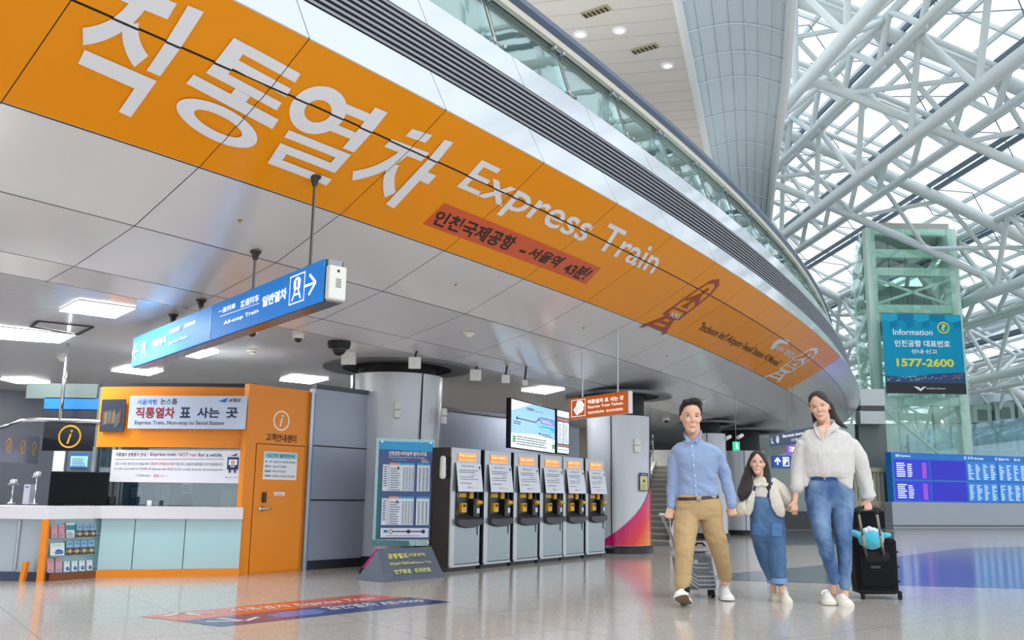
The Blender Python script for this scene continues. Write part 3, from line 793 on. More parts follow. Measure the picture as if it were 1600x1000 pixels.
def art(P):
    P.text('직통열차 운행중지 안내 /', 0.03, 0.79, 0.25, 0.12, ink, bold=0.02).text('Express train', 0.30, 0.785, 0.2, 0.14, ink, bold=0.012)
    P.text('NOT run', 0.52, 0.81, 0.135, 0.115, red, bold=0.012).text('for a while.', 0.67, 0.81, 0.19, 0.115, ink, bold=0.012).line((0.03, 0.7), (0.87, 0.74), 0.012, ink)
    P.text('코로나19 확산 방지와 운영 안정을 위해', 0.03, 0.52, 0.26, 0.09, ink).text('직통열차 운행을 임시중지', 0.30, 0.53, 0.2, 0.09, red).text('합니다. 이용에 불편을 드려 죄송합니다.', 0.51, 0.53, 0.36, 0.09, ink)
    P.text('In order to prevent of COVID-19, Express train NOT run for a while. Sorry for the inconvenience.', 0.03, 0.36, 0.84, 0.09, ink)
    P.text('- 기간(Period) :', 0.19, 0.16, 0.13, 0.09, ink).text('2020. 4. 1. ~', 0.34, 0.165, 0.11, 0.08, red)
    for a, b, c_, d_ in ((0.90, 0.42, 0.985, 0.80),): P.rect(a, b, c_, d_, navy)
    P.rect(0.91, 0.56, 0.975, 0.73, wht).disc(0.942, 0.645, 0.07, M('ink_pink', (226, 160, 150), 0.5)).rect(0.915, 0.32, 0.93, 0.42, navy).rect(0.955, 0.32, 0.97, 0.42, navy)
    P.poly([(0.92, 0.84), (0.965, 0.84), (0.975, 0.93), (0.95, 0.88)], navy).rect(0.925, 0.5, 0.96, 0.53, wht).rect(0.895, 0.16, 0.905, 0.2, ink_sky).text('공항철도 주식회사', 0.91, 0.16, 0.075, 0.045, ink_g)
flat_thing('window_poster', 'long white poster about the suspended express train in the booth window', 'poster', O1, U1, w1, h1, 0.006, M('poster_white', (226, 228, 238), 0.35), art, part='sheet')

# interior of the booth
bi = M('booth_inside', (92, 112, 118), 0.7)
A, B = WL + nW * 1.5, WR + nW * 0.9
MB().extrude([A, B, B + Z * 2.4, A + Z * 2.4], nW * 0.05).build('inner_wall', bi, bth)
MB().extrude([WL + tW * 0.02 , WL + nW * 1.5 + tW * 0.02, WL + nW * 1.5 + tW * 0.02 + Z * 2.4, WL + Z * 2.4 + tW * 0.02], -tW * 0.05).build('inner_side', bi, bth)
lamp_e = M('lamp_white', (255, 255, 255), 0.5, emit=24.0)
mb = MB(); c_ = WL.lerp(WR, 0.5) + nW * 0.7; mb.box(c_ + Z * 2.3, (1.6, 0.3, 0.04)).build('ceiling_lamp', M('booth_lamp', (240, 250, 255), 0.5, emit=5.0), bth)
def in_booth(px, py, d): return at(px, py, Y=12.3 + d)
def box_at(name, label, cat, px0, py0, px1, py1, Y, th, m, part='body', zb=None, art=None, bevel=0.003):
    a, b = at(px0, py1, Y=Y), at(px1, py0, Y=Y)
    if zb is not None: a.z = zb
    t = thing(name, label, cat, (0.5 * (a.x + b.x), Y, a.z))
    MB().box(((a.x + b.x) / 2, Y + th / 2, (a.z + b.z) / 2), (b.x - a.x, th, b.z - a.z)).build(part, m, t, bevel=bevel)
    if art:
        P = Print((a.x, Y - 0.001, a.z), (1, 0, 0), Z, b.x - a.x, b.z - a.z, 0.001); art(P); P.build('printing', t)
    return t
box_at('counter_card', 'small white card standing on the counter inside the booth glass', 'card', 229, 782, 237, 792, 12.15, 0.01, wht, 'card', zb=ZC1)
box_at('poster', 'blue poster on the back wall seen through the booth window', 'poster', 200, 757, 228, 789, 13.2, 0.01, M('poster_blue', (92, 128, 168), 0.5), 'sheet', art=lambda P: P.lines(0.1, 0.4, 0.8, 0.5, 5, wht))
box_at('poster', 'framed white notice hanging inside the booth, right of the blue poster', 'notice', 284, 753, 301, 771, 13.1, 0.01, wht, 'sheet', art=lambda P: P.lines(0.15, 0.2, 0.7, 0.6, 3, navy))
box_at('cabinet', 'narrow grey cabinet inside the booth behind the glass', 'cabinet', 241, 757, 254, 790, 13.1, 0.3, M('cab_grey', (168, 172, 178), 0.5), zb=0.0)
box_at('computer', 'white computer tower on the booth counter near the right window edge', 'computer', 345, 765, 362, 790, 12.75, 0.2, M('pc_white', (214, 216, 214), 0.4), zb=ZC1 - 0.10)
# desk chair back and desk inside
mb = MB(); p = at(292, 786, Y=12.75)
t = thing('desk_chair', 'black desk chair back seen low in the booth window', 'chair', (p.x, p.y, 0))
MB().tube([p + Vector((-0.06, 0, -0.2)), p + Vector((-0.02, 0, 0.0)), p + Vector((0.03, 0, 0.04))], [0.12, 0.12, 0.07], rb=0.03, n=14, rounded=True).build('backrest', blk, t, smooth=True)
MB().cyl((p.x, p.y, 0), (p.x, p.y, p.z - 0.15), 0.03).build('post', blk, t)
MB().box((p.x, p.y, 0.42), (0.42, 0.3, 0.06)).build('seat', blk, t, bevel=0.02)
mb = MB().box((WL.lerp(WR, 0.5) + nW * 0.45).to_tuple()[:2] + (0.72,), (2.3, 0.4, 0.04), Matrix((tW, nW, Z)).transposed())
mb.build('inner_desk', M('desk_grey', (120, 124, 128), 0.5), bth)

# ------------------------------------------------------------------ brochure rack in the counter's end
rk = thing('brochure_rack', 'glass-shelved brochure rack built in front of the booth counter', 'brochure rack', tuple(F1.lerp(F2, 0.5)))
n12 = nrm(F1, F2); A, B = F1.lerp(F2, 0.12), F2.copy(); B2 = B + (B - A).normalized() * 0.16
MB().extrude([A + n12 * 0.12 + Z * 0.08, B2 + n12 * 0.12 + Z * 0.08, B2 + n12 * 0.12 + Z * ZC0, A + n12 * 0.12 + Z * ZC0], n12 * 0.02).build('back_panel', teal, rk)
MB().extrude([A, B, B + Z * 0.08, A + Z * 0.08], n12 * 0.15).build('plinth', M('plinth_brown', (128, 70, 30), 0.5), rk)
shz = [0.085, 0.275, 0.475]
gl = glass_mat('shelf_glass', (190, 230, 220), 0.15)
for z in shz:
    MB().extrude([A + Z * z, B + Z * z, B + Z * (z + 0.008), A + Z * (z + 0.008)], n12 * 0.12).build('shelf', gl, rk)
    MB().extrude([A + Z * (z + 0.045), B + Z * (z + 0.045), B + Z * (z + 0.052), A + Z * (z + 0.052)], n12 * 0.004).build('shelf_rail', stl, rk)
for P_ in (A, B): MB().beam(P_ + Z * 0.08, P_ + Z * ZC0, 0.012, 0.012).build('upright', stl, rk)
pink = M('brochure_pink', (226, 164, 180), 0.5); bblue = M('brochure_blue', (150, 190, 226), 0.5); bteal = M('brochure_teal', (40, 160, 168), 0.5); bbrown = M('brochure_brown', (80, 62, 46), 0.5)
def bro(t, z, w_, h_, m, label, grp, art):
    base = A.lerp(B, t) + n12 * 0.05 + Z * (z + 0.009); u = (B - A).normalized()
    lean = (Z * 1.0 + n12 * 0.18).normalized()
    flat_thing('brochure', label, 'brochure', base, u, w_, h_, 0.012, m, art, V_=lean, part='booklet', group=grp)
LWR = (B - A).length
def art_coin(P): P.rect(0, 0, 1, 0.5, bbrown).disc(0.5, 0.25, 0.16, M('coin_gold', (206, 170, 100), 0.4)).text('AREX', 0.2, 0.72, 0.6, 0.12, navy)
def art_pink(P): P.text('Seoul', 0.2, 0.75, 0.6, 0.12, red).lines(0.15, 0.08, 0.7, 0.2, 3, ink_g)
def art_wht(P): P.poly([(0.3, 0.1), (0.9, 0.1), (0.9, 0.35), (0.6, 0.5), (0.35, 0.4)], ink_b).text('info', 0.2, 0.8, 0.6, 0.08, ink_g)
def art_teal(P): P.rect(0, 0.5, 1, 0.85, bteal).lines(0.1, 0.05, 0.8, 0.35, 3, ink)
top, mid, low = shz[2], shz[1], shz[0]
for i, x in enumerate((0.01, 0.16)): bro(x, top, 0.075, 0.15, pink, 'pink brochure on the top shelf of the rack, %s' % ('beside the rack\'s end post' if i == 0 else 'beside the teal brochure'), 'pink brochures', art_pink)
bro(0.33, top, 0.10, 0.17, wht, 'white brochure with teal band on the top rack shelf', None, art_teal)
for i in range(3): bro(0.555 + 0.15 * i, top, 0.075, 0.15, bblue, 'blue brochure with gold disc on the top rack shelf', 'blue brochures, top shelf', art_coin)
bro(0.03, mid, 0.17, 0.14, wht, 'wide white brochure with blue splash on the middle rack shelf', None, art_wht)
for i in range(4): bro(0.37 + 0.158 * i, mid, 0.08, 0.16, bblue, 'blue brochure with gold disc on the middle rack shelf', 'blue brochures, middle shelf', art_coin)
for i in range(2): bro(0.0 + 0.17 * i, low, 0.08, 0.155, pink, 'pink brochure on the lowest shelf of the rack', 'pink brochures, low shelf', art_pink)
for i in range(4): bro(0.35 + 0.165 * i, low, 0.072, 0.115, wht, 'white pocket leaflet with blue mark on the lowest rack shelf', 'white leaflets', art_wht)
# orange posts and curved glass on the left
mb = MB(); p0, p1 = at(63, 909, z=0), at(72, 816, Y=F1.y - 0.02)
MB().beam((p0.x, p0.y, 0), (p1.x, p1.y, ZC0), 0.07, 0.07).build('corner_post', org, bth)
p0 = at(36, 909, z=0); MB().beam((p0.x, p0.y - 0.02, 0), (p0.x + 0.02, p0.y - 0.02, 0.22), 0.065, 0.05).build('foot_post', org, bth)
mb = MB(); n01 = nrm(F0, F1)
mb.extrude([F0 + n01 * 0.08 + Z * 0.1, F1.lerp(F0, 0.06) + n01 * 0.08 + Z * 0.1, F1.lerp(F0, 0.06) + n01 * 0.08 + Z * ZC0, F0 + n01 * 0.08 + Z * ZC0], n01 * 0.03)
mb.build('front_panel', M('frosted_grey', (168, 182, 192), 0.12, spec=0.7, coat=0.4), bth)
MB().extrude([F0 + n01 * 0.03, F1 + n01 * 0.03, F1 + n01 * 0.03 + Z * 0.1, F0 + n01 * 0.03 + Z * 0.1], n01 * 0.2).build('plinth', M('plinth_navy', (60, 72, 96), 0.5), bth)
for px in (-60, -20, 22): 
    q = at(px, 850, Y=F1.y - 0.0); q.z = 0
    q = F0.lerp(F1, (q.x - F0.x) / (F1.x - F0.x)) + n01 * 0.07
    MB().cyl(q + Z * 0.12, q + Z * (ZC0 - 0.02), 0.018).build('fin', stl, bth)

# ------------------------------------------------------------------ left end: black sign band, glass, screen
Ys = 12.55
def pane(px0, py0, px1, py1, Y, th, m, name, parent, **k):
    a, b = at(px0, py1, Y=Y), at(px1, py0, Y=Y)
    return MB().extrude([(a.x, Y, a.z), (b.x, Y, a.z), (b.x, Y, b.z), (a.x, Y, b.z)], (0, th, 0)).build(name, m, parent, **k)
sb = thing('information_sign', 'black information band with gold circled letter above the black screen', 'sign', tuple(at(108, 705, Y=Ys)))
pane(65, 661, 151, 704, Ys, 0.06, M('sign_black', (20, 22, 32), 0.25), 'panel', sb)
gold = M('gold_ink', (214, 160, 20), 0.4)
a, b = at(65, 704, Y=Ys), at(151, 661, Y=Ys)
P = Print((a.x, Ys, a.z), (1, 0, 0), Z, b.x - a.x, b.z - a.z, 0.002)
P.ring(0.51, 0.51, 0.41, 0.06, gold).text('i', 0.46, 0.25, 0.1, 0.5, gold, bold=0.012, sl=0.3).build('emblem', sb)
ub = thing('upper_display_band', 'blue and black glazed band with chrome rail above the information sign', 'display band', tuple(at(108, 660, Y=Ys)))
pane(40, 600, 153, 622, Ys + 0.1, 0.03, M('band_green', (96, 110, 108), 0.3), 'top_glass', ub)
pane(68, 622, 156, 640, Ys + 0.1, 0.04, M('band_blue', (30, 110, 190), 0.3), 'blue_band', ub)
pane(66, 640, 153, 658, Ys + 0.1, 0.04, M('band_dark', (34, 38, 50), 0.3), 'dark_band', ub)
mb = MB(); pts = [at(-30, 676, Y=10.9), at(8, 666, Y=11.9), at(30, 657, Y=12.4), at(60, 655, Y=12.45), at(110, 657, Y=12.42), at(182, 660, Y=12.3)]
mb.tube(pts, 0.028, n=8, rounded=True).build('chrome_rail', M('chrome', (210, 212, 214), 0.15, metal=1.0), ub, smooth=True)
mb = MB(); a, b = at(94, 655, Y=12.42), at(98, 598, Y=12.42); mb.cyl(a, (a.x, a.y, 3.0), 0.025).build('rail_post', M('chrome'), ub, smooth=True)
# dark poster left of the banner
O1, U1, w1, h1 = vframe((158, 627), (196, 621), (156, 677), (194, 672), 12.3, 12.2)
def art(P):
    cols = [(110, 52, 52), (120, 112, 66), (60, 84, 106), (84, 96, 70)]
    rr = random.Random(5)
    for i in range(9):
        x, y = 0.08 + i * 0.085, 0.12 + rr.random() * 0.15; c = cols[i % 4]
        P.poly([(x, y), (x + 0.11, y), (x + 0.10, y + 0.34), (x + 0.05, y + 0.44), (x + 0.01, y + 0.34)], M('collage_%d' % (i % 4), c, 0.5))
flat_thing('picture_poster', 'dark collage poster on the orange header left of the pale banner', 'poster', O1, U1, w1, h1, 0.006, M('poster_dark', (46, 54, 70), 0.25), art, part='sheet')
# grey band on the far left with gold circles
O1, U1, w1, h1 = vframe((-60, 690), (64, 661), (-60, 742), (62, 704), 10.2, 12.5)
def art(P):
    for x in (0.55, 0.75, 0.92): P.ring(x, 0.55, 0.24, 0.04, gold).text('i', x - 0.02, 0.42, 0.04, 0.26, gold, sl=0.3)
flat_thing('side_band', 'grey band with gold circled letters at the far left', 'sign', O1, U1, w1, h1, 0.04, M('side_band_grey', (104, 108, 126), 0.3), art)
# posts and pages between band and screen
box_at('notice_board', 'white paper strip under the black information sign', 'notice', 81, 705, 102, 737, 12.5, 0.02, M('paper_white', (218, 222, 226), 0.5), 'sheet')
t = thing('small_display', 'small lit display with pale blue page under the information sign', 'display', tuple(at(123, 737, Y=12.5)))
pane(104, 705, 145, 737, 12.52, 0.04, M('display_bezel', (88, 104, 112), 0.4), 'frame', t)
pane(109, 709, 138, 731, 12.51, 0.012, M('display_page', (140, 196, 214), 0.3, emit=0.35), 'screen', t)
a, b = at(109, 731, Y=12.508), at(138, 709, Y=12.508); P = Print((a.x, 12.508, a.z), (1, 0, 0), Z, b.x - a.x, b.z - a.z, 0.001); P.rect(0, 0.85, 1, 1, ink_b).lines(0.1, 0.15, 0.8, 0.6, 5, ink_g).rect(0, 0, 1, 0.1, ink_b).build('page', t)
box_at('notice_sheet', 'white printed sheet beside the booth window mullion', 'notice', 147, 707, 171, 738, 12.46, 0.008, wht, 'sheet', art=lambda P: P.lines(0.12, 0.1, 0.76, 0.7, 7, ink_g))
t = thing('television', 'large black television standing on the white counter', 'television', tuple(at(120, 796, Y=12.0)))
O1, U1, w1, h1 = vframe((79, 737), (170, 737), (74, 790), (167, 792), 11.85, 11.95)
mb = MB(); slab(mb, O1, U1, w1, h1, 0.05); mb.build('casing', M('tv_black', (6, 6, 9), 0.4, spec=0.2), t, bevel=0.008)
mb = MB(); slab(mb, O1 + U1 * 0.02 + Z * 0.02 + U1.cross(Z) * 0.001, U1, w1 - 0.04, h1 - 0.04, 0.002); mb.build('screen', M('tv_screen', (4, 4, 8), 0.25, spec=0.15), t)
mb = MB(); c_ = O1 + U1 * (w1 / 2); mb.box((c_.x, c_.y + 0.03, (O1.z + ZC1) / 2), (0.08, 0.04, O1.z - ZC1 + 0.02)); mb.box((c_.x, c_.y + 0.03, ZC1 + 0.006), (0.3, 0.16, 0.012)); mb.build('stand', blk, t)
box_at('black_box', 'small black box on the counter between television and window', 'box', 166, 776, 178, 794, 12.0, 0.08, M('box_black', (18, 18, 22), 0.4), zb=ZC1)
# lit clutter at the far left of the counter
box_at('white_box', 'upright white box on the far left counter', 'box', 34, 757, 48, 792, 12.2, 0.12, M('box_lilac', (206, 206, 226), 0.4), zb=ZC1, art=lambda P: P.rect(0.2, 0.85, 0.8, 0.9, navy))
for i, (px, h_) in enumerate(((16, 0.34), (52, 0.44))):
    p = at(px, 800, Y=12.15); t = thing('desk_lamp', ('short' if i == 0 else 'tall') + ' chrome desk lamp on the far left counter', 'lamp', (p.x, p.y, ZC1))
    MB().revolve((p.x, p.y, ZC1), [(0.0, 0.0), (0.055, 0), (0.055, 0.015), (0.012, 0.03), (0.009, h_ - 0.1)], 20).build('stem', M('chrome'), t, smooth=True)
    MB().revolve((p.x, p.y, ZC1), [(0.0, h_ - 0.02), (0.03, h_ - 0.02), (0.075, h_ - 0.10), (0.07, h_ - 0.10), (0.0, h_ - 0.05)], 20).build('shade', M('lamp_shade_chrome', (200, 205, 215), 0.2, metal=0.8), t, smooth=True)
# ================================================================== TICKET MACHINES
def kiosk():
    """local frame: x along the front, y into the machine, z up"""
    W_, H_, D_ = 0.70, 1.69, 0.55
    k = thing('ticket_machine', 'x', 'ticket machine')
    sm = M('kiosk_steel', (184, 188, 192), 0.34, metal=0.8, spec=0.6); sd = M('kiosk_side', (50, 48, 50), 0.35, metal=0.3)
    L = dict(world=False)
    mb = MB()
    mb.box((0.02, D_ / 2 + 0.01, H_ / 2 + 0.03), (0.04, D_ - 0.02, H_ - 0.06)); mb.build('side_panel', sd, k, **L)
    MB().box((W_ - 0.02, D_ / 2 + 0.01, H_ / 2 + 0.03), (0.04, D_ - 0.02, H_ - 0.06)).build('side_panel', sd, k, **L)
    # steel front: left stile, header, lower door with a curved top
    mb = MB(); mb.box((0.055, 0.015, 0.06 + (H_ - 0.06) / 2), (0.11, 0.03, H_ - 0.06)); mb.box((0.40, 0.015, H_ - 0.125), (0.60, 0.03, 0.25)); mb.build('front_frame', sm, k, bevel=0.004, **L)
    n = 12; x0, x1 = 0.11, W_; xs = [x0 + (x1 - x0) * i / n for i in range(n + 1)]
    top_z = lambda x: 0.635 - 0.055 * (1 - ((x - (x0 + x1) / 2) / ((x1 - x0) / 2)) ** 2)
    mb = MB(); poly = [(x0, 0.0, 0.10), (x1, 0.0, 0.10)] + [(x, 0.0, top_z(x)) for x in xs[::-1]]
    mb.extrude(poly, (0, 0.03, 0)).build('service_door', M('kiosk_door', (150, 160, 164), 0.3, metal=0.85), k, **L)
    d = k.children[-1]
    mb = MB(); mb.box((W_ - 0.045, -0.012, 0.56), (0.022, 0.02, 0.16)).build('door_handle', sm, d, bevel=0.004, **L)
    MB().cyl((W_ - 0.06, -0.008, 0.16), (W_ - 0.06, 0.0, 0.16), 0.012).build('lock', M('chrome'), d, **L)
    MB().box((W_ / 2, D_ / 2 + 0.02, 0.05), (W_ - 0.02, D_ - 0.06, 0.10)).build('plinth', M('kiosk_plinth', (60, 62, 64), 0.5, metal=0.3), k, **L)
    MB().box((W_ / 2, 0.005, 0.075), (W_, 0.03, 0.03)).build('kick_rail', sm, k, **L)
    # dark bay: shroud that comes forward, recess behind
    dkm = M('kiosk_black', (20, 21, 25), 0.35); drk = M('kiosk_charcoal', (46, 49, 56), 0.4)
    mb = MB(); mb.box((0.405, 0.07, 1.05), (0.59, 0.02, 0.80)); mb.build('recess_back', dkm, k, **L)
    mb = MB(); mb.hexa([Vector(p) for p in ((0.11, 0.03, 0.68), (0.135, 0.03, 0.68), (0.135, 0.03, 1.42), (0.11, 0.03, 1.42))], [Vector(p) for p in ((0.11, -0.02, 0.74), (0.125, -0.02, 0.74), (0.125, -0.01, 1.40), (0.11, -0.01, 1.40))])
    mb.box((0.123, 0.05, 1.05), (0.025, 0.06, 0.76)); mb.build('bay_cheek', dkm, k, **L)
    MB().box((0.69, 0.05, 1.05), (0.02, 0.06, 0.76)).build('bay_cheek', dkm, k, **L)
    poly = [(x, -0.06, top_z(x) + 0.004) for x in xs] + [(x1, -0.06, 0.80), (x0, -0.06, 0.80)]
    mb = MB(); bot_ = [Vector((x, -0.06, top_z(x) + 0.004)) for x in xs] + [Vector((x1, -0.06, 0.70)), Vector((x0, -0.06, 0.70))]
    bk = [Vector((p.x, 0.06, p.z + (0.0 if i <= n else 0.07))) for i, p in enumerate(bot_)]
    mb.hexa(bot_, bk).build('bay_tray', drk, k, bevel=0.004, **L)
    yk = M('kiosk_yellow', (222, 170, 20), 0.4); lt = M('kiosk_lit', (190, 196, 210), 0.4, emit=0.3)
    mb = MB(); mb.box((0.19, 0.055, 1.03), (0.05, 0.02, 0.06)); mb.build('ticket_slot', lt, k, **L)
    mb = MB(); mb.box((0.33, 0.052, 1.035), (0.17, 0.02, 0.055)); mb.build('label_bar', yk, k, **L)
    mb = MB(); mb.box((0.54, 0.045, 1.035), (0.09, 0.03, 0.10)); mb.build('coin_panel', yk, k, bevel=0.004, **L)
    mb = MB(); mb.box((0.32, 0.035, 0.86), (0.12, 0.07, 0.13)); mb.build('card_reader', yk, k, bevel=0.006, **L)
    cr_ = k.children[-1]; MB().box((0.32, -0.003, 0.89), (0.06, 0.012, 0.035)).build('reader_slot', dkm, cr_, **L)
    mb = MB(); mb.box((0.17, 0.045, 0.78), (0.055, 0.03, 0.11)); mb.build('receipt_slot', yk, k, **L)
    R_x = Matrix.Rotation(math.radians(-28), 3, 'X')
    mb = MB(); mb.box((0.595, 0.02, 0.86), (0.15, 0.08, 0.26)); mb.build('terminal_block', dkm, k, bevel=0.008, **L)
    mb = MB(); mb.box((0.62, -0.04, 0.93), (0.11, 0.05, 0.045), R_x); mb.build('card_pad', yk, k, **L)
    mb = MB(); mb.box((0.62, -0.024, 0.82), (0.06, 0.012, 0.07)); mb.build('keypad', M('keypad_grey', (206, 210, 214), 0.4), k, **L)
    mb = MB(); mb.box((0.40, 0.03, 1.395), (0.58, 0.08, 0.03)); mb.build('bay_lintel', drk, k, **L)
    # orange lit name plate
    mb = MB(); mb.box((0.35, -0.003, H_ - 0.125), (0.44, 0.012, 0.115)).build('header_plate', M('plate_orange', (236, 142, 40), 0.3, emit=0.25), k, **L)
    hp = k.children[-1]
    P = Print((0.13, -0.010, H_ - 0.183), (1, 0, 0), Z, 0.44, 0.115, 0.001)
    pw = M('plate_white', (255, 236, 190), 0.4, emit=0.5)
    P.text('직통열차 승차권발매기', 0.06, 0.5, 0.88, 0.34, pw, bold=0.02).text('Express Train Ticketing Machine', 0.06, 0.14, 0.88, 0.2, pw).frame(0.01, 0.03, 0.99, 0.97, 0.03, pw).mb.build('plate_lettering', None, hp, world=False)
    return k
# the row stands on this line of the floor
K0, K1 = at(703, 890, z=0) * 0.965, at(949, 865.5, z=0) * 0.965
K0.z = K1.z = 0
kd = (K1 - K0).normalized(); krz = math.atan2(kd.y, kd.x)
def on_row(px):
    d = ray(px, 850); # solve K0 + s*kd on the vertical plane of the ray
    s_ = (K0.x * d.y - K0.y * d.x) / (kd.y * d.x - kd.x * d.y); return K0 + kd * s_
lefts = [703, 755.4, 802, 843.5, 880, 915.5]
proto = kiosk()
kn = kd.cross(Z)
names_ = ['steel ticket machine nearest the timetable board, first of the row of six', 'steel ticket machine second from the timetable board', 'steel ticket machine third from the timetable board',
          'steel ticket machine fourth from the timetable board', 'steel ticket machine next to last, fifth from the timetable board', 'steel ticket machine nearest the magenta column, last of the six']
machines = []
for i, px in enumerate(lefts):
    p = on_row(px); p.z = 0
    if i == 0:
        r = proto; r.location = p; r.rotation_euler = (0, 0, krz); r['label'] = names_[0]; r['group'] = 'row of ticket machines'; MW[r.name] = Matrix.Translation(p) @ Matrix.Rotation(krz, 4, 'Z')
    else: r = dup(proto, p, krz, names_[i], 'row of ticket machines')
    machines.append(p)
    # paper notice hung over the screen: leans out from the top
    a = p + kd * 0.145 + Z * 1.335 + kn * 0.055; lean = (Z * 1.0 - kn * 0.05).normalized()
    a = p + kd * 0.085 + Z * 1.085 + kn * 0.062; lean = (Z * 0.385 - kn * 0.040 - kd * 0.012).normalized()
    ord_ = ['first', 'second', 'third', 'fourth', 'fifth', 'sixth'][i]
    def art(P):
        P.text('직통열차 운행중지 안내', 0.2, 0.86, 0.5, 0.06, ink).lines(0.1, 0.66, 0.8, 0.14, 2, ink_g).lines(0.1, 0.42, 0.8, 0.16, 2, ink_g, fill=0.25).text('NOT run', 0.55, 0.56, 0.2, 0.05, red).lines(0.1, 0.28, 0.5, 0.06, 1, ink_g).text('2020. 4. 1. ~', 0.35, 0.12, 0.4, 0.05, red).rect(0.90, 0.80, 0.95, 0.9, navy)
    flat_thing('paper_notice', 'white paper notice hung over the screen of the %s ticket machine' % ord_, 'notice', a, kd, 0.60, 0.40, 0.004, M('notice_white', (222, 228, 238), 0.5), art, V_=lean, part='sheet', group='notices on the ticket machines')

# ------------------------------------------------------------------ screens on a stand behind the machines
tv = thing('departure_screen', 'large pale blue route screen on a black stand behind the ticket machines', 'screen', tuple(at(832, 800, Y=15.5).xy) + (0,))
O1, U1, w1, h1 = vframe((796.2, 622.7), (866.7, 638.5), (797.9, 701), (868.5, 708), 14.9, 16.9)
mb = MB(); slab(mb, O1, U1, w1, h1, 0.07); mb.build('casing', M('tv_black'), tv)
scr = M('screen_blue', (160, 206, 232), 0.3, emit=0.55)
P = Print(O1, U1, Z, w1, h1, 0.002)
wl = M('screen_white', (232, 244, 250), 0.3, emit=0.6); scyan = M('screen_cyan', (60, 180, 220), 0.3, emit=0.5); slil = M('screen_lilac', (130, 150, 220), 0.3, emit=0.4); sgrn = M('screen_green', (110, 190, 120), 0.3, emit=0.4)
P.rect(0.02, 0.02, 0.985, 0.98, scr).poly([(0.02, 0.02), (0.985, 0.02), (0.985, 0.30), (0.6, 0.36), (0.02, 0.30)], wl).poly([(0.02, 0.98), (0.45, 0.98), (0.02, 0.75)], wl)
P.text('직통열차', 0.33, 0.83, 0.17, 0.06, navy, bold=0.02).text('Express Train', 0.52, 0.83, 0.18, 0.035, ink_g)
P.pline([(0.13, 0.62), (0.52, 0.61), (0.6, 0.68)], 0.02, ink_dr).line((0.54, 0.61), (0.62, 0.53), 0.02, scyan).disc(0.13, 0.62, 0.035, navy).disc(0.6, 0.69, 0.035, navy).disc(0.62, 0.52, 0.035, scyan).disc(0.62, 0.38, 0.035, navy)
P.rect(0.63, 0.6, 0.97, 0.75, slil).rect(0.65, 0.45, 0.97, 0.57, scyan).lines(0.66, 0.64, 0.28, 0.08, 2, wl).lines(0.67, 0.47, 0.26, 0.07, 2, wl).lines(0.66, 0.34, 0.28, 0.08, 2, navy).lines(0.06, 0.5, 0.18, 0.08, 2, navy)
P.lines(0.12, 0.09, 0.68, 0.2, 4, ink_g, ragged=0.15).rect(0.04, 0.12, 0.1, 0.26, sgrn).rect(0.90, 0.1, 0.97, 0.2, sgrn)
P.build('screen', tv)
mb = MB()
for f_ in (0.15, 0.5, 0.85):
    c_ = O1 + U1 * (w1 * f_) - U1.cross(Z) * 0.09
    MB().beam(Vector((c_.x, c_.y, 0)), Vector((c_.x, c_.y, O1.z + 0.3)), 0.05, 0.05).build('stand_post', blk, tv)
O1b, U1b, w1b, h1b = vframe((868.5, 639), (888, 643), (870.5, 708.5), (891, 711.5), 16.95, 17.5)
t2 = thing('timetable_screen', 'narrow timetable screen beside the large route screen', 'screen', tuple(O1b.xy) + (0,))
mb = MB(); slab(mb, O1b, U1b, w1b, h1b, 0.07); mb.build('casing', M('tv_black'), t2)
so = M('screen_orange', (220, 120, 60), 0.3, emit=0.4)
P = Print(O1b, U1b, Z, w1b, h1b, 0.002)
P.rect(0.04, 0.02, 0.96, 0.98, M('screen_slate', (90, 104, 140), 0.3, emit=0.3)).rect(0.04, 0.84, 0.96, 0.98, wl).rect(0.04, 0.76, 0.96, 0.8, so).rect(0.08, 0.24, 0.48, 0.72, wl).rect(0.54, 0.24, 0.94, 0.72, wl).rect(0.04, 0.18, 0.96, 0.21, so).rect(0.06, 0.03, 0.94, 0.16, wl)
P.lines(0.12, 0.28, 0.32, 0.42, 9, ink_g).lines(0.58, 0.28, 0.32, 0.42, 9, ink_g).pline([(0.1, 0.1), (0.4, 0.1), (0.5, 0.08), (0.9, 0.12)], 0.012, navy)
P.build('screen', t2)
c_ = O1b + U1b * (w1b / 2) - U1b.cross(Z) * 0.09
MB().beam(Vector((c_.x, c_.y, 0)), Vector((c_.x, c_.y, O1b.z + 0.3)), 0.05, 0.05).build('stand_post', blk, t2)

# ------------------------------------------------------------------ timetable board on a glass sheet before the column
tb = thing('timetable_board', 'blue timetable board on a clear glass sheet in front of the column', 'timetable', tuple(at(640, 840, Y=13.1).xy) + (0,))
O1, U1, w1, h1 = vframe((584, 683), (676, 688), (586, 856), (677, 850), 12.9, 13.15)
mb = MB(); slab(mb, O1, U1, w1, h1, 0.012); mb.build('glass_sheet', glass_mat('board_glass', (170, 222, 226), 0.14, 0.25), tb)
a0, b0, a1, b1 = 0.055, 0.075, 0.985, 0.975
mb = MB(); slab(mb, O1 + U1 * (w1 * 0.05) + Z * (h1 * 0.06) + U1.cross(Z) * 0.012, U1, w1 * 0.93, h1 * 0.91, 0.01)
navyb = M('board_navy', (30, 62, 128), 0.3, coat=0.4); mb.build('backing', navyb, tb)
P = Print(O1 + U1 * (w1 * 0.05) + Z * (h1 * 0.06), U1, Z, w1 * 0.93, h1 * 0.91, 0.014)
cy = M('print_cyan', (40, 160, 214), 0.4); gry = M('print_mist', (222, 230, 240), 0.4); orp = M('print_orange', (240, 150, 90), 0.4); tl = M('print_teal', (20, 110, 110), 0.4)
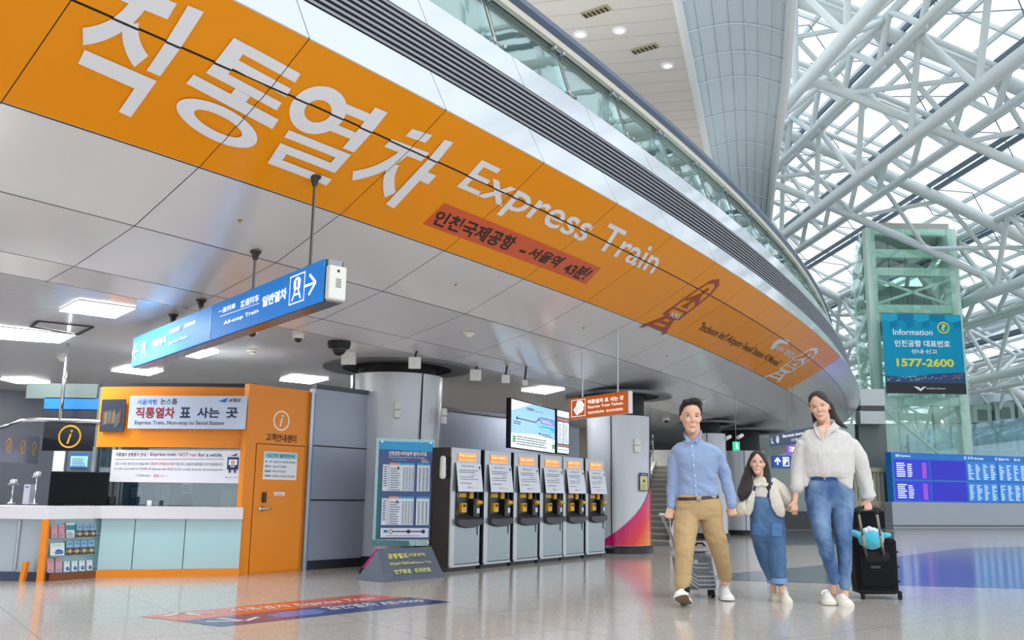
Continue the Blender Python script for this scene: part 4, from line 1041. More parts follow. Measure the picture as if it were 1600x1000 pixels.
P.poly([(0, 0.92), (1, 0.90), (1, 1), (0, 1)], cy).poly([(0, 0), (0.055, 0.0), (0.055, 0.60), (0, 0.66)], tl)
P.text('인천공항1터미널역 열차시각표', 0.18, 0.855, 0.70, 0.045, wht, bold=0.02).text('Incheon Int\'l Airport Terminal 1 Train Timetable', 0.18, 0.825, 0.66, 0.022, wht).rect(0.24, 0.805, 0.52, 0.815, cy).lines(0.78, 0.79, 0.15, 0.04, 2, wht)
for y0 in (0.49, 0.145):
    P.rect(0.08, y0, 0.66, y0 + 0.27, gry).rect(0.71, y0, 0.95, y0 + 0.27, gry).rect(0.20, y0 + 0.272, 0.38, y0 + 0.29, orp).rect(0.38, y0 + 0.272, 0.66, y0 + 0.29, cy).rect(0.71, y0 + 0.272, 0.95, y0 + 0.29, cy)
    for i in range(4): P.lines(0.45 + 0.055 * i, y0 + 0.01, 0.035, 0.24, 16, ink_g, fill=0.45, ragged=0.0)
    for i in range(3): P.lines(0.74 + 0.07 * i, y0 + 0.01, 0.04, 0.24, 16, ink_g, fill=0.45, ragged=0.0)
    P.lines(0.22, y0 + 0.01, 0.2, 0.24, 10, ink_g, fill=0.3, ragged=0.4).lines(0.10, y0 + 0.05, 0.06, 0.19, 8, navy, ragged=0.2).text('서울역', 0.10, y0 + 0.235, 0.06, 0.02, red, bold=0.02).rect(0.345, y0 + 0.22, 0.37, y0 + 0.25, navy)
    P.line((0.19, y0), (0.19, y0 + 0.27), 0.003, ink_g)
P.rect(0.075, 0.02, 0.95, 0.115, gry).line((0.22, 0.08), (0.88, 0.08), 0.012, navy).disc(0.26, 0.08, 0.022, ink_g).disc(0.26, 0.08, 0.014, gry).disc(0.58, 0.08, 0.02, navy).disc(0.85, 0.08, 0.02, navy).rect(0.13, 0.07, 0.2, 0.095, ink_sky).lines(0.18, 0.035, 0.7, 0.015, 1, red)
P.build('printing', tb)
for x in (0.09, 0.93):
    for y in (0.03, 0.965):
        c_ = O1 + U1 * (w1 * x) + Z * (h1 * y); mb = MB(); mb.cyl(c_ + U1.cross(Z) * 0.03, c_ - U1.cross(Z) * 0.25, 0.013); mb.build('standoff', M('chrome'), tb)
# posts from the glass to the floor
for x in (0.2, 0.8):
    c_ = O1 + U1 * (w1 * x) - U1.cross(Z) * 0.03
    MB().beam((c_.x, c_.y, 0), (c_.x, c_.y, O1.z + 0.3), 0.03, 0.03).build('support', stl, tb)

# magenta pull-up banner behind it
O1, U1, w1, h1 = vframe((655, 728), (691, 712), (640, 880), (676, 872), 13.6, 13.7)
xb = thing('pullup_banner', 'magenta and orange stand banner behind the timetable board', 'banner', tuple(at(650, 885, Y=13.4).xy) + (0,))
TLb, TRb, BLb, BRb = at(676, 712, Y=13.3), at(690, 718, Y=13.3), at(560, 900, Y=12.4), at(672, 893, Y=12.75)
mb = MB(); 
pA, pB = at(583, 893, z=0), at(676, 886, z=0)
pA = Vector((pA.x, 12.95, 0.06)); pB = at(676, 880, Y=13.3); pB.z = 0.06
tR = at(690, 716, Y=13.5)
q0, q1, q2, q3 = at(566, 886, Y=12.7), at(675, 860, Y=13.25), at(689, 714, Y=13.3), at(672, 745, Y=13.28)
MB().add([q0, q0 + Vector((0.06, 0.0, -0.01)), at(606, 858, Y=12.86), at(588, 858, Y=12.86)], [(0, 1, 2, 3)]).build('lower_sheet', mag, xb)
sol = xb.children[-1].modifiers.new('solid', 'SOLIDIFY'); sol.thickness = 0.004
mb = MB().extrude([at(676, 872, Y=13.16), at(684, 815, Y=13.2), at(691, 716, Y=13.25), at(672, 752, Y=13.2), at(668, 872, Y=13.16)], (0, 0.004, 0)); mb.build('sheet', mag, xb)
MB().beam(at(566, 888, Y=12.7), Vector((at(566, 888, Y=12.7).x - 0.02, 12.6, 0)), 0.02, 0.02).build('leg', blk, xb)
MB().beam(at(572, 886, Y=12.7), Vector((at(572, 888, Y=12.7).x - 0.03, 12.85, 0)), 0.02, 0.02).build('leg', blk, xb)
P = Print(at(677, 800, Y=13.14), (0.18, 0, 1), (-1, 0, 0.1), 0.62, 0.06, 0.004); P.text("A'REX Express Train", 0, 0, 1, 1, wht, sl=0.2).build('lettering', xb)

# ------------------------------------------------------------------ grey prism floor sign
fs_ = thing('floor_sign', 'grey wedge-shaped floor sign with yellow lettering before the timetable board', 'sign', tuple(at(640, 908, z=0)))
a, b = at(600, 910, z=0), at(695, 902, z=0)
U1 = (b - a).normalized(); N1 = U1.cross(Z); hz = 0.40; dp = 0.20
tl_, tr_ = at(590, 858, Y=a.y + 0.22), at(674, 854, Y=b.y + 0.22)
U2 = (tr_ - tl_); zt = (tl_.z + tr_.z) / 2; tl_.z = tr_.z = zt
mb = MB(); bk0, bk1 = a - N1 * 0.46 - U1 * 0.03, b - N1 * 0.46
mb.add([a, b, bk1, bk0, tl_, tr_], [(0, 1, 2, 3), (0, 1, 5, 4), (3, 2, 5, 4), (0, 3, 4), (1, 2, 5)]); body = mb.build('body', M('sign_grey', (92, 102, 118), 0.45, metal=0.3), fs_, bevel=0.004)
V1 = ((tl_ + tr_) / 2 - (a + b) / 2); V1n = V1.normalized()
ylw = M('sign_yellow', (214, 214, 110), 0.5)
P = Print(a, U1, V1, (b - a).length, V1.length, 0.014)
P.text('공항철도', 0.16, 0.66, 0.33, 0.16, ylw, bold=0.03).text('(직통열차)', 0.50, 0.68, 0.28, 0.12, ylw, bold=0.01)
P.text('Airport Railroad', 0.15, 0.44, 0.41, 0.12, ylw, bold=0.01).text('(Express Train)', 0.57, 0.45, 0.27, 0.09, ylw)
P.text('空港鉄道 · 机场铁路', 0.19, 0.19, 0.60, 0.14, ylw, bold=0.01).build('lettering', fs_)

# ------------------------------------------------------------------ floor decal
dc = thing('floor_decal', 'orange and blue direction arrow sticker on the terrazzo floor', 'floor sticker', tuple(at(460, 955, z=0)))
P0, P1, P2, P3 = at(215, 963, z=0), at(570, 928, z=0), at(708, 940, z=0), at(345, 980, z=0)
dO = M('decal_orange', (226, 96, 50), 0.25, coat=0.5); dB = M('decal_blue', (40, 62, 132), 0.25, coat=0.5); dL = M('decal_lilac', (110, 120, 200), 0.3, coat=0.4); dWm = M('decal_white', (224, 226, 236), 0.3)
zf = Z * 0.002
def qp(px, py, z=0.002): return at(px, py, z=z)
m0, m1 = (281, 970), (640, 934)
MB().add([qp(218, 963), qp(281, 970.5), qp(636, 933.2), qp(570, 928.5)], [(0, 1, 2, 3)]).build('orange_half', dO, dc)
MB().add([qp(281, 970.6), qp(345, 979), qp(706, 940.5), qp(640, 933.4)], [(0, 1, 2, 3)]).build('blue_half', dB, dc)
def strip(name, pts, wd, m, z=0.0035):
    W_ = [at(*p, z=z) for p in pts]; mb = MB(); up = Vector((0, 0, 1))
    for A_, B_ in zip(W_[:-1], W_[1:]):
        t = (B_ - A_).normalized(); s_ = Vector((-t.y, t.x, 0)) * wd / 2; mb.add([A_ - s_, B_ - s_, B_ + s_, A_ + s_], [(0, 1, 2, 3)])
    return mb.build(name, m, dc)
strip('arrow', [(255, 963), (283, 958), (335, 957)], 0.05, dWm)
strip('arrow', [(275, 958), (283, 958), (315, 961)], 0.05, dWm)
strip('arrow', [(322, 971), (385, 970)], 0.05, dWm)
strip('arrow', [(341, 966), (384, 970), (403, 964)], 0.05, dWm)
def floor_text(s_, a, b, c_, d_, m, bold=0.01, name='lettering'):
    """baseline pixels a->b, top d_->c_"""
    A_, B_, C_, D_ = [at(*p, z=0.0035) for p in (a, b, c_, d_)]
    vs, fs, _ = glyphs(s_, bold); mb = MB(); mb.add([A_.lerp(B_, x).lerp(D_.lerp(C_, x), y) for x, y in vs], fs); return mb.build(name, m, dc)
floor_text('직통열차 Express Train', (372, 957), (588, 937), (578, 932), (352, 952), dWm)
floor_text('일반열차 All-stop', (520, 954), (668, 940), (650, 935), (498, 948), dWm)
MB().add([qp(*p, 0.003) for p in ((415, 962), (440, 965), (500, 959), (512, 955), (490, 952), (440, 956))], [(0, 1, 2, 3, 4, 5)]).build('emblem', dL, dc)

# ================================================================== HANGING SIGNS
blue_s = M('sign_blue', (40, 132, 220), 0.55, spec=0.2, emit=0.18); blue_l = M('sign_blue_light', (120, 186, 238), 0.35, emit=0.3)
hs = thing('hanging_sign', 'long blue and white train direction box sign hanging on steel rods', 'sign', tuple(at(370, 470, Y=9.0)))
Yn, Yf = 7.45, 10.9
a, b = at(205, 574.4, Y=Yf), at(503.7, 469.6, Y=Yn); c_, d_ = at(208, 528, Y=Yf), at(504.8, 404.8, Y=Yn)
zb = (a.z + b.z) / 2
O1 = Vector((a.x, a.y, 0)); E1 = Vector((b.x, b.y, 0)); U1 = (E1 - O1).normalized(); w1 = (E1 - O1).length; N1 = U1.cross(Z)
# allow the small slope that levels the box with what the photo shows
V1 = Z; h1 = ((c_.z - a.z) + (d_.z - b.z)) / 2
slope = (b.z - a.z) / w1
U1s = (b - a).normalized(); Ob = a.copy()
mb = MB(); slab(mb, Ob - N1 * 0.012, U1s, w1, h1, 0.17, Z); mb.build('casing', M('sign_casing', (52, 50, 54), 0.35), hs)
mb = MB(); slab(mb, Ob - Z * 0.004, U1s, w1, h1 + 0.004, 0.012, Z); mb.build('front_panel', blue_s, hs)
# underside reflector
mb = MB(); mb.hexa([Ob - N1 * 0.02, Ob + U1s * w1 - N1 * 0.02, Ob + U1s * w1 - N1 * 0.17, Ob - N1 * 0.17], [p - Z * 0.006 for p in (Ob - N1 * 0.02, Ob + U1s * w1 - N1 * 0.02, Ob + U1s * w1 - N1 * 0.17, Ob - N1 * 0.17)]); mb.build('bottom_tray', M('tray_grey', (110, 106, 108), 0.2, metal=0.6), hs)
mb = MB(); e0 = Ob + U1s * w1
mb.extrude([e0 - N1 * 0.03 + Z * 0.0, e0 - N1 * 0.16, e0 - N1 * 0.16 + Z * h1, e0 - N1 * 0.03 + Z * h1], U1s * 0.02); mb.build('end_cap', M('cap_grey', (150, 158, 166), 0.4), hs)
def facepos(px, py):
    d = ray(px, py); t = (Ob - EYE).dot(N1) / d.dot(N1); P = EYE + d * t - Ob
    x = P.dot(Vector((U1.x, U1.y, 0))) / (w1 * U1s.dot(U1)); return x, (P.z - x * (b.z - a.z)) / h1
P = Print(Ob, U1s, Z, w1, h1, 0.003)
wtx = M('sign_text_white', (250, 252, 255), 0.4, emit=0.6); ytx = M('sign_text_yellow', (240, 200, 70), 0.4, emit=0.4)
P.N = N1
def fr(px0, py0, px1, py1):
    x0, y0 = facepos(px0, py0); x1, y1 = facepos(px1, py1); return x0, y0, x1, y1
xs_, _ = facepos(330, 500)
P.poly([(0, 0), (xs_, 0), (xs_, 1), (0, 1)], M('sign_blue_far', (62, 152, 226), 0.5, spec=0.25, emit=0.18)).line((xs_, 0), (xs_, 1), 0.02, blue_l)
# arrows, icons and words
x, y = facepos(494, 441)
P.line((x - 0.045, y), (x, y), 0.06, wtx).pline([(x - 0.025, y + 0.25), (x, y), (x - 0.025, y - 0.25)], 0.07, wtx)
x, y = facepos(465, 451)
P.frame(x - 0.03, y - 0.36, x + 0.03, y + 0.36, 0.03, wtx)
P.poly([(x - 0.012, y - 0.02), (x + 0.012, y - 0.02), (x + 0.014, y + 0.2), (x + 0.006, y + 0.28), (x - 0.006, y + 0.28), (x - 0.014, y + 0.2)], wtx).rect(x - 0.003, y + 0.02, x + 0.003, y + 0.22, blue_s).line((x - 0.006, y - 0.02), (x - 0.017, y - 0.28), 0.05, wtx).line((x + 0.006, y - 0.02), (x + 0.017, y - 0.28), 0.05, wtx).rect(x - 0.012, y - 0.17, x + 0.012, y - 0.12, wtx)
def T(s_, LL, UR, m, bold=0.0, sl=0.0):
    x0, y0 = facepos(*LL); x1, y1 = facepos(*UR); P.text(s_, x0, y0, x1 - x0, y1 - y0, m, bold, sl)
T('일반열차', (411, 481), (450, 449), wtx, 0.03)
T('一般列車', (343, 492), (370, 473), wtx, 0.01); T('普通列车', (377, 482), (407, 459), wtx, 0.01)
T('All-stop Train', (351, 510), (406, 482), wtx, 0.008)
x0, y0 = facepos(346, 495); x1, y1 = facepos(407, 474); P.line((x0, y0), (x1, y1), 0.012, wtx)
T('직통열차', (239, 544), (262, 524), ytx, 0.03); T('直通列車', (266, 523), (284, 509), ytx, 0.01); T('直通列车', (290, 513), (308, 500), wtx, 0.01)
T('Express Train', (264, 540), (295, 523), ytx, 0.012)
x, y = facepos(209, 552); P.line((x, y), (x + 0.045, y), 0.05, wtx).pline([(x + 0.025, y + 0.25), (x, y), (x + 0.025, y - 0.25)], 0.06, wtx)
x, y = facepos(227, 545); P.poly([(x - 0.012, y), (x + 0.012, y), (x + 0.012, y + 0.24), (x - 0.012, y + 0.24)], wtx).line((x - 0.006, y), (x - 0.016, y - 0.28), 0.05, wtx).line((x + 0.006, y), (x + 0.016, y - 0.28), 0.05, wtx)
P.build('lettering', hs)
# rods
for (bx, by), (tx, ty) in (((470, 415), (478, 285)), ((382, 447), (382, 385)), ((300, 488), (302, 458)), ((257, 508), (260, 485))):
    top = on_soffit(tx, ty)
    # stand the rod plumb over the box
    x, _ = facepos(bx, by); foot = Ob + U1s * (w1 * x) - N1 * 0.09 + Z * h1
    tz = soffit_z(th_r(foot)[1])
    r_ = MB(); 
    for s_ in (-1, 1): r_.cyl(foot + U1 * 0.012 * s_, Vector((foot.x, foot.y, tz - 0.01)) + U1 * 0.012 * s_, 0.008, 8)
    r_.cyl(foot - Z * 0.0, foot + Z * 0.045, 0.04, 16, 0.026)
    rr_ = r_.build('rod', M('rod_steel', (120, 118, 116), 0.25, metal=0.9), hs, smooth=True, auto=40)
    MB().revolve((foot.x, foot.y, tz), [(0.055, 0.0), (0.055, -0.012), (0.035, -0.035), (0.022, -0.09), (0.0, -0.09)], 20).build('rod_flange', M('flange_dark', (70, 66, 64), 0.3, metal=0.8), hs, smooth=True, auto=40)
rt = thing('wireless_box', 'white wireless box with vents mounted on the end of the blue sign', 'wireless box', tuple(e0 + Z * 0.1))
wb_ = M('plastic_white', (224, 226, 218), 0.4)
c_ = e0 + U1s * 0.05 - N1 * 0.09 + Z * (h1 * 0.42)
Rm = Matrix((U1, N1, Z)).transposed()
MB().box(c_, (0.07, 0.165, 0.29), Rm).build('case', wb_, rt, bevel=0.015)
for i in range(5): MB().box(c_ + U1 * 0.036 + Z * (0.03 - 0.016 * i) - N1 * 0.005, (0.004, 0.05, 0.007), Rm).build('vent_slot', M('vent_grey', (120, 120, 120), 0.6), rt)
MB().cyl(c_ + U1 * 0.034 + Z * 0.10, c_ + U1 * 0.038 + Z * 0.10, 0.012).build('indicator', blk, rt)

# orange hanging sign
os_ = thing('hanging_ticket_sign', 'orange hanging sign for express train tickets above the machines', 'sign', tuple(at(934, 640, Y=14.5)))
O1, U1, w1, h1 = vframe((886.8, 623), (979, 610.5), (889.3, 655.7), (982, 645.3), 14.6, 13.6)
ors = M('sign_orange', (214, 104, 24), 0.35, emit=0.15)
a, b = at(889.3, 655.7, Y=14.6), at(982, 645.3, Y=13.6); U1s = (b - a).normalized(); w1 = (b - a).length
mb = MB(); slab(mb, a, U1s, w1, h1, 0.09, Z); mb.build('casing', M('casing_white', (210, 212, 214), 0.4), os_)
P = Print(a, U1s, Z, w1, h1, 0.002); P.rect(0, 0, 1, 1, ors).frame(0.045, 0.1, 0.29, 0.9, 0.025, wtx)
P.poly([(0.08, 0.45), (0.22, 0.85), (0.27, 0.62), (0.25, 0.35), (0.14, 0.16)], wtx).poly([(0.12, 0.6), (0.15, 0.82), (0.2, 0.86), (0.19, 0.75)], wtx).line((0.10, 0.42), (0.25, 0.62), 0.03, ors).line((0.12, 0.32), (0.26, 0.52), 0.03, ors)
P.text('직통열차 표 사는 곳', 0.33, 0.62, 0.6, 0.2, wtx, bold=0.02).text('Express Train Tickets', 0.34, 0.38, 0.58, 0.16, wtx, bold=0.006).text('直通列車乗車券 · 直达列车售票处', 0.34, 0.15, 0.58, 0.12, wtx).build('lettering', os_)
for f_ in (0.2, 0.8):
    p = a + U1s * (w1 * f_) - U1s.cross(Z) * 0.045 + Z * h1; MB().cyl(p, (p.x, p.y, soffit_z(th_r(p)[1])), 0.012).build('rod', stl, os_)

# ================================================================== CEILING LAMPS AND DEVICES
def ceil_lamp(quad, label):
    P_ = [at(*q, z=2.985) for q in quad]
    c_ = sum(P_, Vector()) / 4
    t = thing('ceiling_light', label, 'ceiling light', tuple(c_), 0, 'square ceiling lights')
    MB().hexa(P_, [p + Z * 0.012 for p in P_]).build('diffuser', lamp_e, t)
    Q = [c_ + (p - c_) * 1.012 for p in P_]
    MB().hexa([q + Z * 0.004 for q in Q], [q + Z * 0.014 for q in Q]).build('frame', wb_, t)
ceil_lamp([(92.5, 486), (122.5, 470), (211, 482.5), (179, 497.5)], 'square ceiling light with nothing beside it, left of the hanging blue sign')
ceil_lamp([(-14, 529), (0, 512), (117, 524), (93, 536)], 'square ceiling light at the photo left edge beside a dark ceiling slot')
ceil_lamp([(174, 580), (200, 573), (255, 580), (233, 587)], 'square ceiling light just below the far end of the blue sign')
ceil_lamp([(282, 555), (312, 546), (341, 551), (311, 560)], 'square ceiling light partly hidden behind the hanging blue sign')
ceil_lamp([(437, 595), (457, 587.5), (513, 593), (485, 600)], 'square ceiling light above the booth door')
ceil_lamp([(815, 611), (848, 606), (882, 609), (852, 616)], 'square ceiling light above the route screen')
for i_, (x_, y_) in enumerate(((-8.0, 12.5), (-10.5, 15.0), (-8.5, 17.2), (-11.5, 9.5), (-6.4, 12.6), (-2.2, 18.9), (-0.6, 15.4), (0.6, 20.6), (-3.4, 11.6), (3.0, 23.5), (-5.6, 14.4), (-7.4, 9.6))):
    pass
ceil_lamp([(60, 624), (75, 619), (128, 622), (118, 627)], 'square ceiling light far back above the blue band')
# lamps added deeper under the canopy to brighten the interior, in the same fitting
def fill_lamp(x, y, lab):
    t = thing('ceiling_light', lab, 'ceiling light', (x, y, 2.985), 0, 'square ceiling lights')
    MB().box((x, y, 2.99), (0.6, 0.6, 0.012)).build('diffuser', lamp_e, t)
# dark slot next to a lamp
t = thing('ceiling_slot', 'dark rectangular access slot in the ceiling beside the left lamp', 'ceiling vent', tuple(at(95, 515, z=2.99)))
Q = [at(*q, z=2.99) for q in ((48, 511), (60, 502), (145, 511), (122, 523))]
for i in range(4):
    MB().beam(Q[i], Q[(i + 1) % 4], 0.035, 0.01).build('slot_edge', M('slot_dark', (44, 44, 46), 0.7), t)
def dome(px, py, z, r, m_base, m_dome, label, hang=0.0, cat='camera', name='dome_camera'):
    p = at(px, py, z=z) if z else on_soffit(px, py)
    z = p.z if not z else soffit_z(th_r(p)[1])
    t = thing(name, label, cat, (p.x, p.y, z))
    MB().revolve((p.x, p.y, z), [(0, 0), (r, 0), (r, -0.35 * r), (r * 0.92, -0.6 * r), (0, -0.6 * r)], 24).build('housing', m_base, t, smooth=True, auto=40)
    MB().ball((p.x, p.y, z - 0.6 * r), r * 0.66, n=18, m=10).build('dome', m_dome, t, smooth=True)
smk = M('dome_smoke', (20, 20, 24), 0.1)
dome(394, 517, 2.98, 0.075, wb_, smk, 'white dome camera under the ceiling just below the blue sign', )
dome(466, 526, 2.98, 0.075, wb_, smk, 'white dome camera under the ceiling between blue sign and black dome')
dome(530, 536, 2.98, 0.15, blk, smk, 'large black dome camera above the big column')
def smoke_det(px, py, label):
    p = on_soffit(px, py); t = thing('smoke_detector', label, 'smoke detector', tuple(p))
    MB().revolve((p.x, p.y, p.z), [(0, 0.0), (0.085, 0.0), (0.085, -0.02), (0.05, -0.035), (0.045, -0.055), (0.03, -0.065), (0, -0.065)], 24).build('cover', wb_, t, smooth=True, auto=40)
smoke_det(98, 558, 'white smoke detector on the ceiling at far left')
smoke_det(395, 546, 'white smoke detector on the ceiling below the white dome cameras')
smoke_det(732, 520, 'white smoke detector on the soffit right of the big column')
smoke_det(1098, 625, 'white smoke detector on the soffit beside the man\'s head')
def small_sprk(px, py, label):
    p = on_soffit(px, py); t = thing('sprinkler', label, 'sprinkler', tuple(p))
    MB().revolve(tuple(p), [(0, 0), (0.02, 0), (0.015, -0.006), (0.005, -0.008), (0.005, -0.02), (0.010, -0.022), (0, -0.025)], 16).build('head', M('brass', (176, 140, 70), 0.3, metal=0.9), t)
for q, lb_ in (((375, 344), 'brass sprinkler in the soffit left of the nearest sign rod'), ((712, 444), 'small sprinkler in the soffit below the orange banner strip'), ((912, 512), 'small sprinkler in the soffit below the word Train'), ((1042, 556), 'small sprinkler in the soffit under the maroon train emblem'), ((460, 555), 'small sprinkler in the ceiling left of the black dome'), ((1130, 590), 'small sprinkler in the soffit under the banner quote')):
    small_sprk(*q, lb_)
def speaker(px, py, label, s_=1.0, Yq=None):
    p = at(px, py, Y=Yq) ; zc = soffit_z(th_r(p)[1]); t = thing('box_speaker', label, 'speaker', tuple(p), 0, 'white box speakers')
    w_ = 0.175 * s_
    MB().box(p, (w_, w_ * 0.7, w_), Matrix.Rotation(math.radians(8), 3, 'X')).build('case', wb_, t, bevel=0.012)
    MB().beam(p + Z * (w_ / 2 - 0.01), (p.x + 0.02, p.y + 0.03, zc), 0.03, 0.012).build('bracket', M('bracket_dark', (60, 60, 62), 0.5), t)
    MB().cyl(p + Vector((0, -w_ * 0.36, 0)), p + Vector((0, -w_ * 0.36 - 0.004, 0)), 0.007).build('lamp', M('led_blue', (120, 170, 230), 0.4), t)
speaker(545, 559, 'white cube speaker hanging beside the black dome camera', 1.12, 12.9)
speaker(648, 567, 'white cube speaker hanging in front of the column collar', 0.95, 12.8)
speaker(743, 586, 'white cube speaker hanging at the right edge of the column collar', 1.0, 14.2)
speaker(790, 592, 'white cube speaker hanging right of the column collar', 0.75, 14.4)
speaker(820, 598, 'small white speaker hanging above the route screen', 0.5, 14.6)
# sensors on columns
def sensor(c_, ang, z, r, label, w_=0.10, h_=0.24, off=0.03):
    a = math.radians(ang); d = Vector((math.cos(a), math.sin(a), 0)); p = Vector((c_[0], c_[1], z)) + d * (r + off)
    t = thing('access_point', label, 'wall device', tuple(p))
    Rm = Matrix((Vector((-d.y, d.x, 0)), -d, Z)).transposed()
    MB().box(p + Z * h_ * 0.26, (w_, 0.06, h_ * 0.48), Rm).build('upper_case', wb_, t, bevel=0.012)
    MB().box(p - Z * h_ * 0.26, (w_, 0.06, h_ * 0.48), Rm).build('lower_case', wb_, t, bevel=0.012)
sensor(C1, -81, 2.27, 0.70, 'white two-part device on the front of the big column')
sensor(C1, -22, 2.22, 0.70, 'white device on a bracket at the right side of the big column', off=0.14)
sensor((2.12, 18.15), -63, 2.0, 0.61, 'white device on the column with the magenta graphic', 0.12, 0.26)
# wall phone-like box by the pull-up banner
p = at(692, 730, Y=12.9); t = thing('intercom', 'white rounded box at the edge of the first ticket machine', 'intercom', tuple(p))
MB().tube([p + Z * 0.12, p - Z * 0.12], [0.04, 0.045], rb=[0.04, 0.05], n=12, rounded=True).build('case', wb_, t, smooth=True)
MB().beam(p, p + Vector((0.09, 0.2, 0)), 0.03, 0.03).build('bracket', stl, t)
# added lamps far back, lifting the light under the canopy
for i_, (x_, y_) in enumerate(((-8.6, 12.2), (-10.6, 14.6), (-9.0, 17.0), (-2.4, 19.2), (0.4, 21.4), (3.2, 24.4), (-7.9, 8.2), (-11.0, 10.6))):
    fill_lamp(x_, y_, 'square ceiling light far back under the canopy, partly hidden by things in front')
area('booth_lamp', (-4.6, 13.0, 2.3), (0, 0, 0), 1.6, 0.3, 12)
# ================================================================== THE GREAT HALL
rsteel = M('roof_white_steel', (214, 222, 222), 0.4, spec=0.4)
hd = ray(690, 768); hd = Vector((hd.x, hd.y, 0)).normalized(); hn = Vector((hd.y, -hd.x, 0))
def hp(s, u, z): return hd * s + hn * u + Z * z
VA = [(6.5, 19.0), (9, 18.2), (12, 17.2), (15, 16.1), (18, 14.9), (21, 13.6), (24, 12.2), (27, 10.7), (30, 9.1), (33, 7.4), (36, 5.5)]
def vz(u):
    for (a, za), (b, zb_) in zip(VA[:-1], VA[1:]):
        if u <= b: return za + (zb_ - za) * (u - a) / (b - a)
    return VA[-1][1]
def vn(u):
    dz = vz(u + 0.5) - vz(u - 0.5); return (hn * -dz + Z * 1.0).normalized()
S0, S1 = 16.0, 118.0
# glazing: real panes in a bar grid
mb = MB()
for (a, za), (b, zb_) in zip(VA[:-1], VA[1:]):
    mb.add([hp(S0, a, za), hp(S1, a, za), hp(S1, b, zb_), hp(S0, b, zb_)], [(0, 1, 2, 3)])
struct('roof', mb, glass_mat('roof_glass', (246, 250, 252), 0.03, graze=0.10))
mb = MB(); u = 6.5
while u <= 36:
    mb.beam(hp(S0, u, vz(u) - 0.06), hp(S1, u, vz(u) - 0.06), 0.09, 0.16); u += 1.15
s = S0
while s < S1:
    for (a, za), (b, zb_) in zip(VA[:-1], VA[1:]):
        mb.beam(hp(s, a, za - 0.06), hp(s, b, zb_ - 0.06), 0.08, 0.14)
    s += 3.0 if s < 60 else 5.0
struct('trim_8', mb, rsteel)
mb = MB(); 
for u0 in (9.8, 14.2, 17.0, 19.4, 22.4, 25.2, 28.2, 31.5):
    for o_ in (0, 0.45): mb.beam(hp(S0, u0 + o_, vz(u0) - 0.7), hp(S1, u0 + o_, vz(u0) - 0.7), 0.10, 0.16)
struct('trim_9', mb, M('roof_rail_blue_grey', (96, 114, 128), 0.4, metal=0.4))
# fine crossing tie rods under the glass
mb = MB(); s = 22
while s < 84:
    for i in range(len(VA) - 1):
        a, b = VA[i], VA[i + 1]
        mb.cyl(hp(s, a[0], a[1] - 0.35), hp(s + 3, b[0], b[1] - 0.35), 0.02, 5); mb.cyl(hp(s + 3, a[0], a[1] - 0.35), hp(s, b[0], b[1] - 0.35), 0.02, 5)
    s += 6
struct('trim_10', mb, M('tie_grey', (130, 138, 142), 0.5))
# space trusses along the hall
um = bpy.data.meshes.new('strut')
_q = MB().cyl((0, 0, 0), (0, 0, 1), 1.0, 10)
um.from_pydata([tuple(v) for v in _q.v], [], _q.f); um.materials.append(rsteel); um.polygons.foreach_set('use_smooth', [True] * len(um.polygons)); um.update(); um.set_sharp_from_angle(angle=0.8)
def strut(a, b, r, parent, name='strut'):
    o = bpy.data.objects.new(name, um); COL.objects.link(o)
    d = b - a; q = d.to_track_quat('Z', 'Y').to_matrix().to_4x4()
    Mx = Matrix.Translation(a) @ q @ Matrix.Diagonal((r, r, d.length, 1))
    o.parent = parent; o.matrix_basis = MW[parent.name].inverted() @ Mx
    return o
def truss(u0, label, drop=2.3, half=1.5, rb_=0.215, rt_=0.15, pitch=3.9, s0=10.0, n=24):
    zt = vz(u0) - 0.9; nv = vn(u0); lat = (nv.cross(hd)).normalized()
    if lat.dot(hn) < 0: lat = -lat
    base = hp(0, u0, 0)
    top = lambda s_, k: hp(s_, u0, zt) + lat * half * k
    bot = lambda s_: hp(s_, u0, zt) - nv * drop
    t = thing('roof_truss', label, 'roof truss', tuple(hp(s0 + 30, u0, zt)), 0, 'white tubular trusses of the hall roof')
    L_ = s0 + n * pitch
    strut(bot(s0 + pitch / 2), bot(L_ - pitch / 2), rb_, t, 'bottom_chord')
    for k in (-1, 1): strut(top(s0, k), top(L_, k), rt_, t, 'top_chord')
    for i in range(n):
        sc = s0 + (i + 0.5) * pitch
        for k in (-1, 1):
            strut(bot(sc), top(sc - pitch / 2, k), 0.105, t); strut(bot(sc), top(sc + pitch / 2, k), 0.105, t)
    for i in range(0, n + 1): strut(top(s0 + i * pitch, -1), top(s0 + i * pitch, 1), 0.10, t, 'cross_tube')
    j = MB()
    return t
for i, (u0, lb_) in enumerate(((12.0, 'white tubular roof truss nearest the blue-grey upper wall'), (15.9, 'white tubular roof truss next to the one by the upper wall'),
                    (23.4, 'white tubular roof truss passing just right of the lift tower'), (28.2, 'white tubular roof truss second lowest at the hall side'), (32.6, 'lowest white tubular roof truss at the hall side'))):
    truss(u0, lb_)
for i, (u0, lb_) in enumerate(((13.9, 'slender roof truss in the gap beside the truss nearest the upper wall'), (17.7, 'slender roof truss left of the lift tower top'), (25.8, 'slender roof truss right of the information banner'), (30.4, 'slender roof truss between the two lowest big trusses'))):
    truss(u0, lb_, 1.0, 0.6, 0.13, 0.09, 2.7, 17.0, 24)
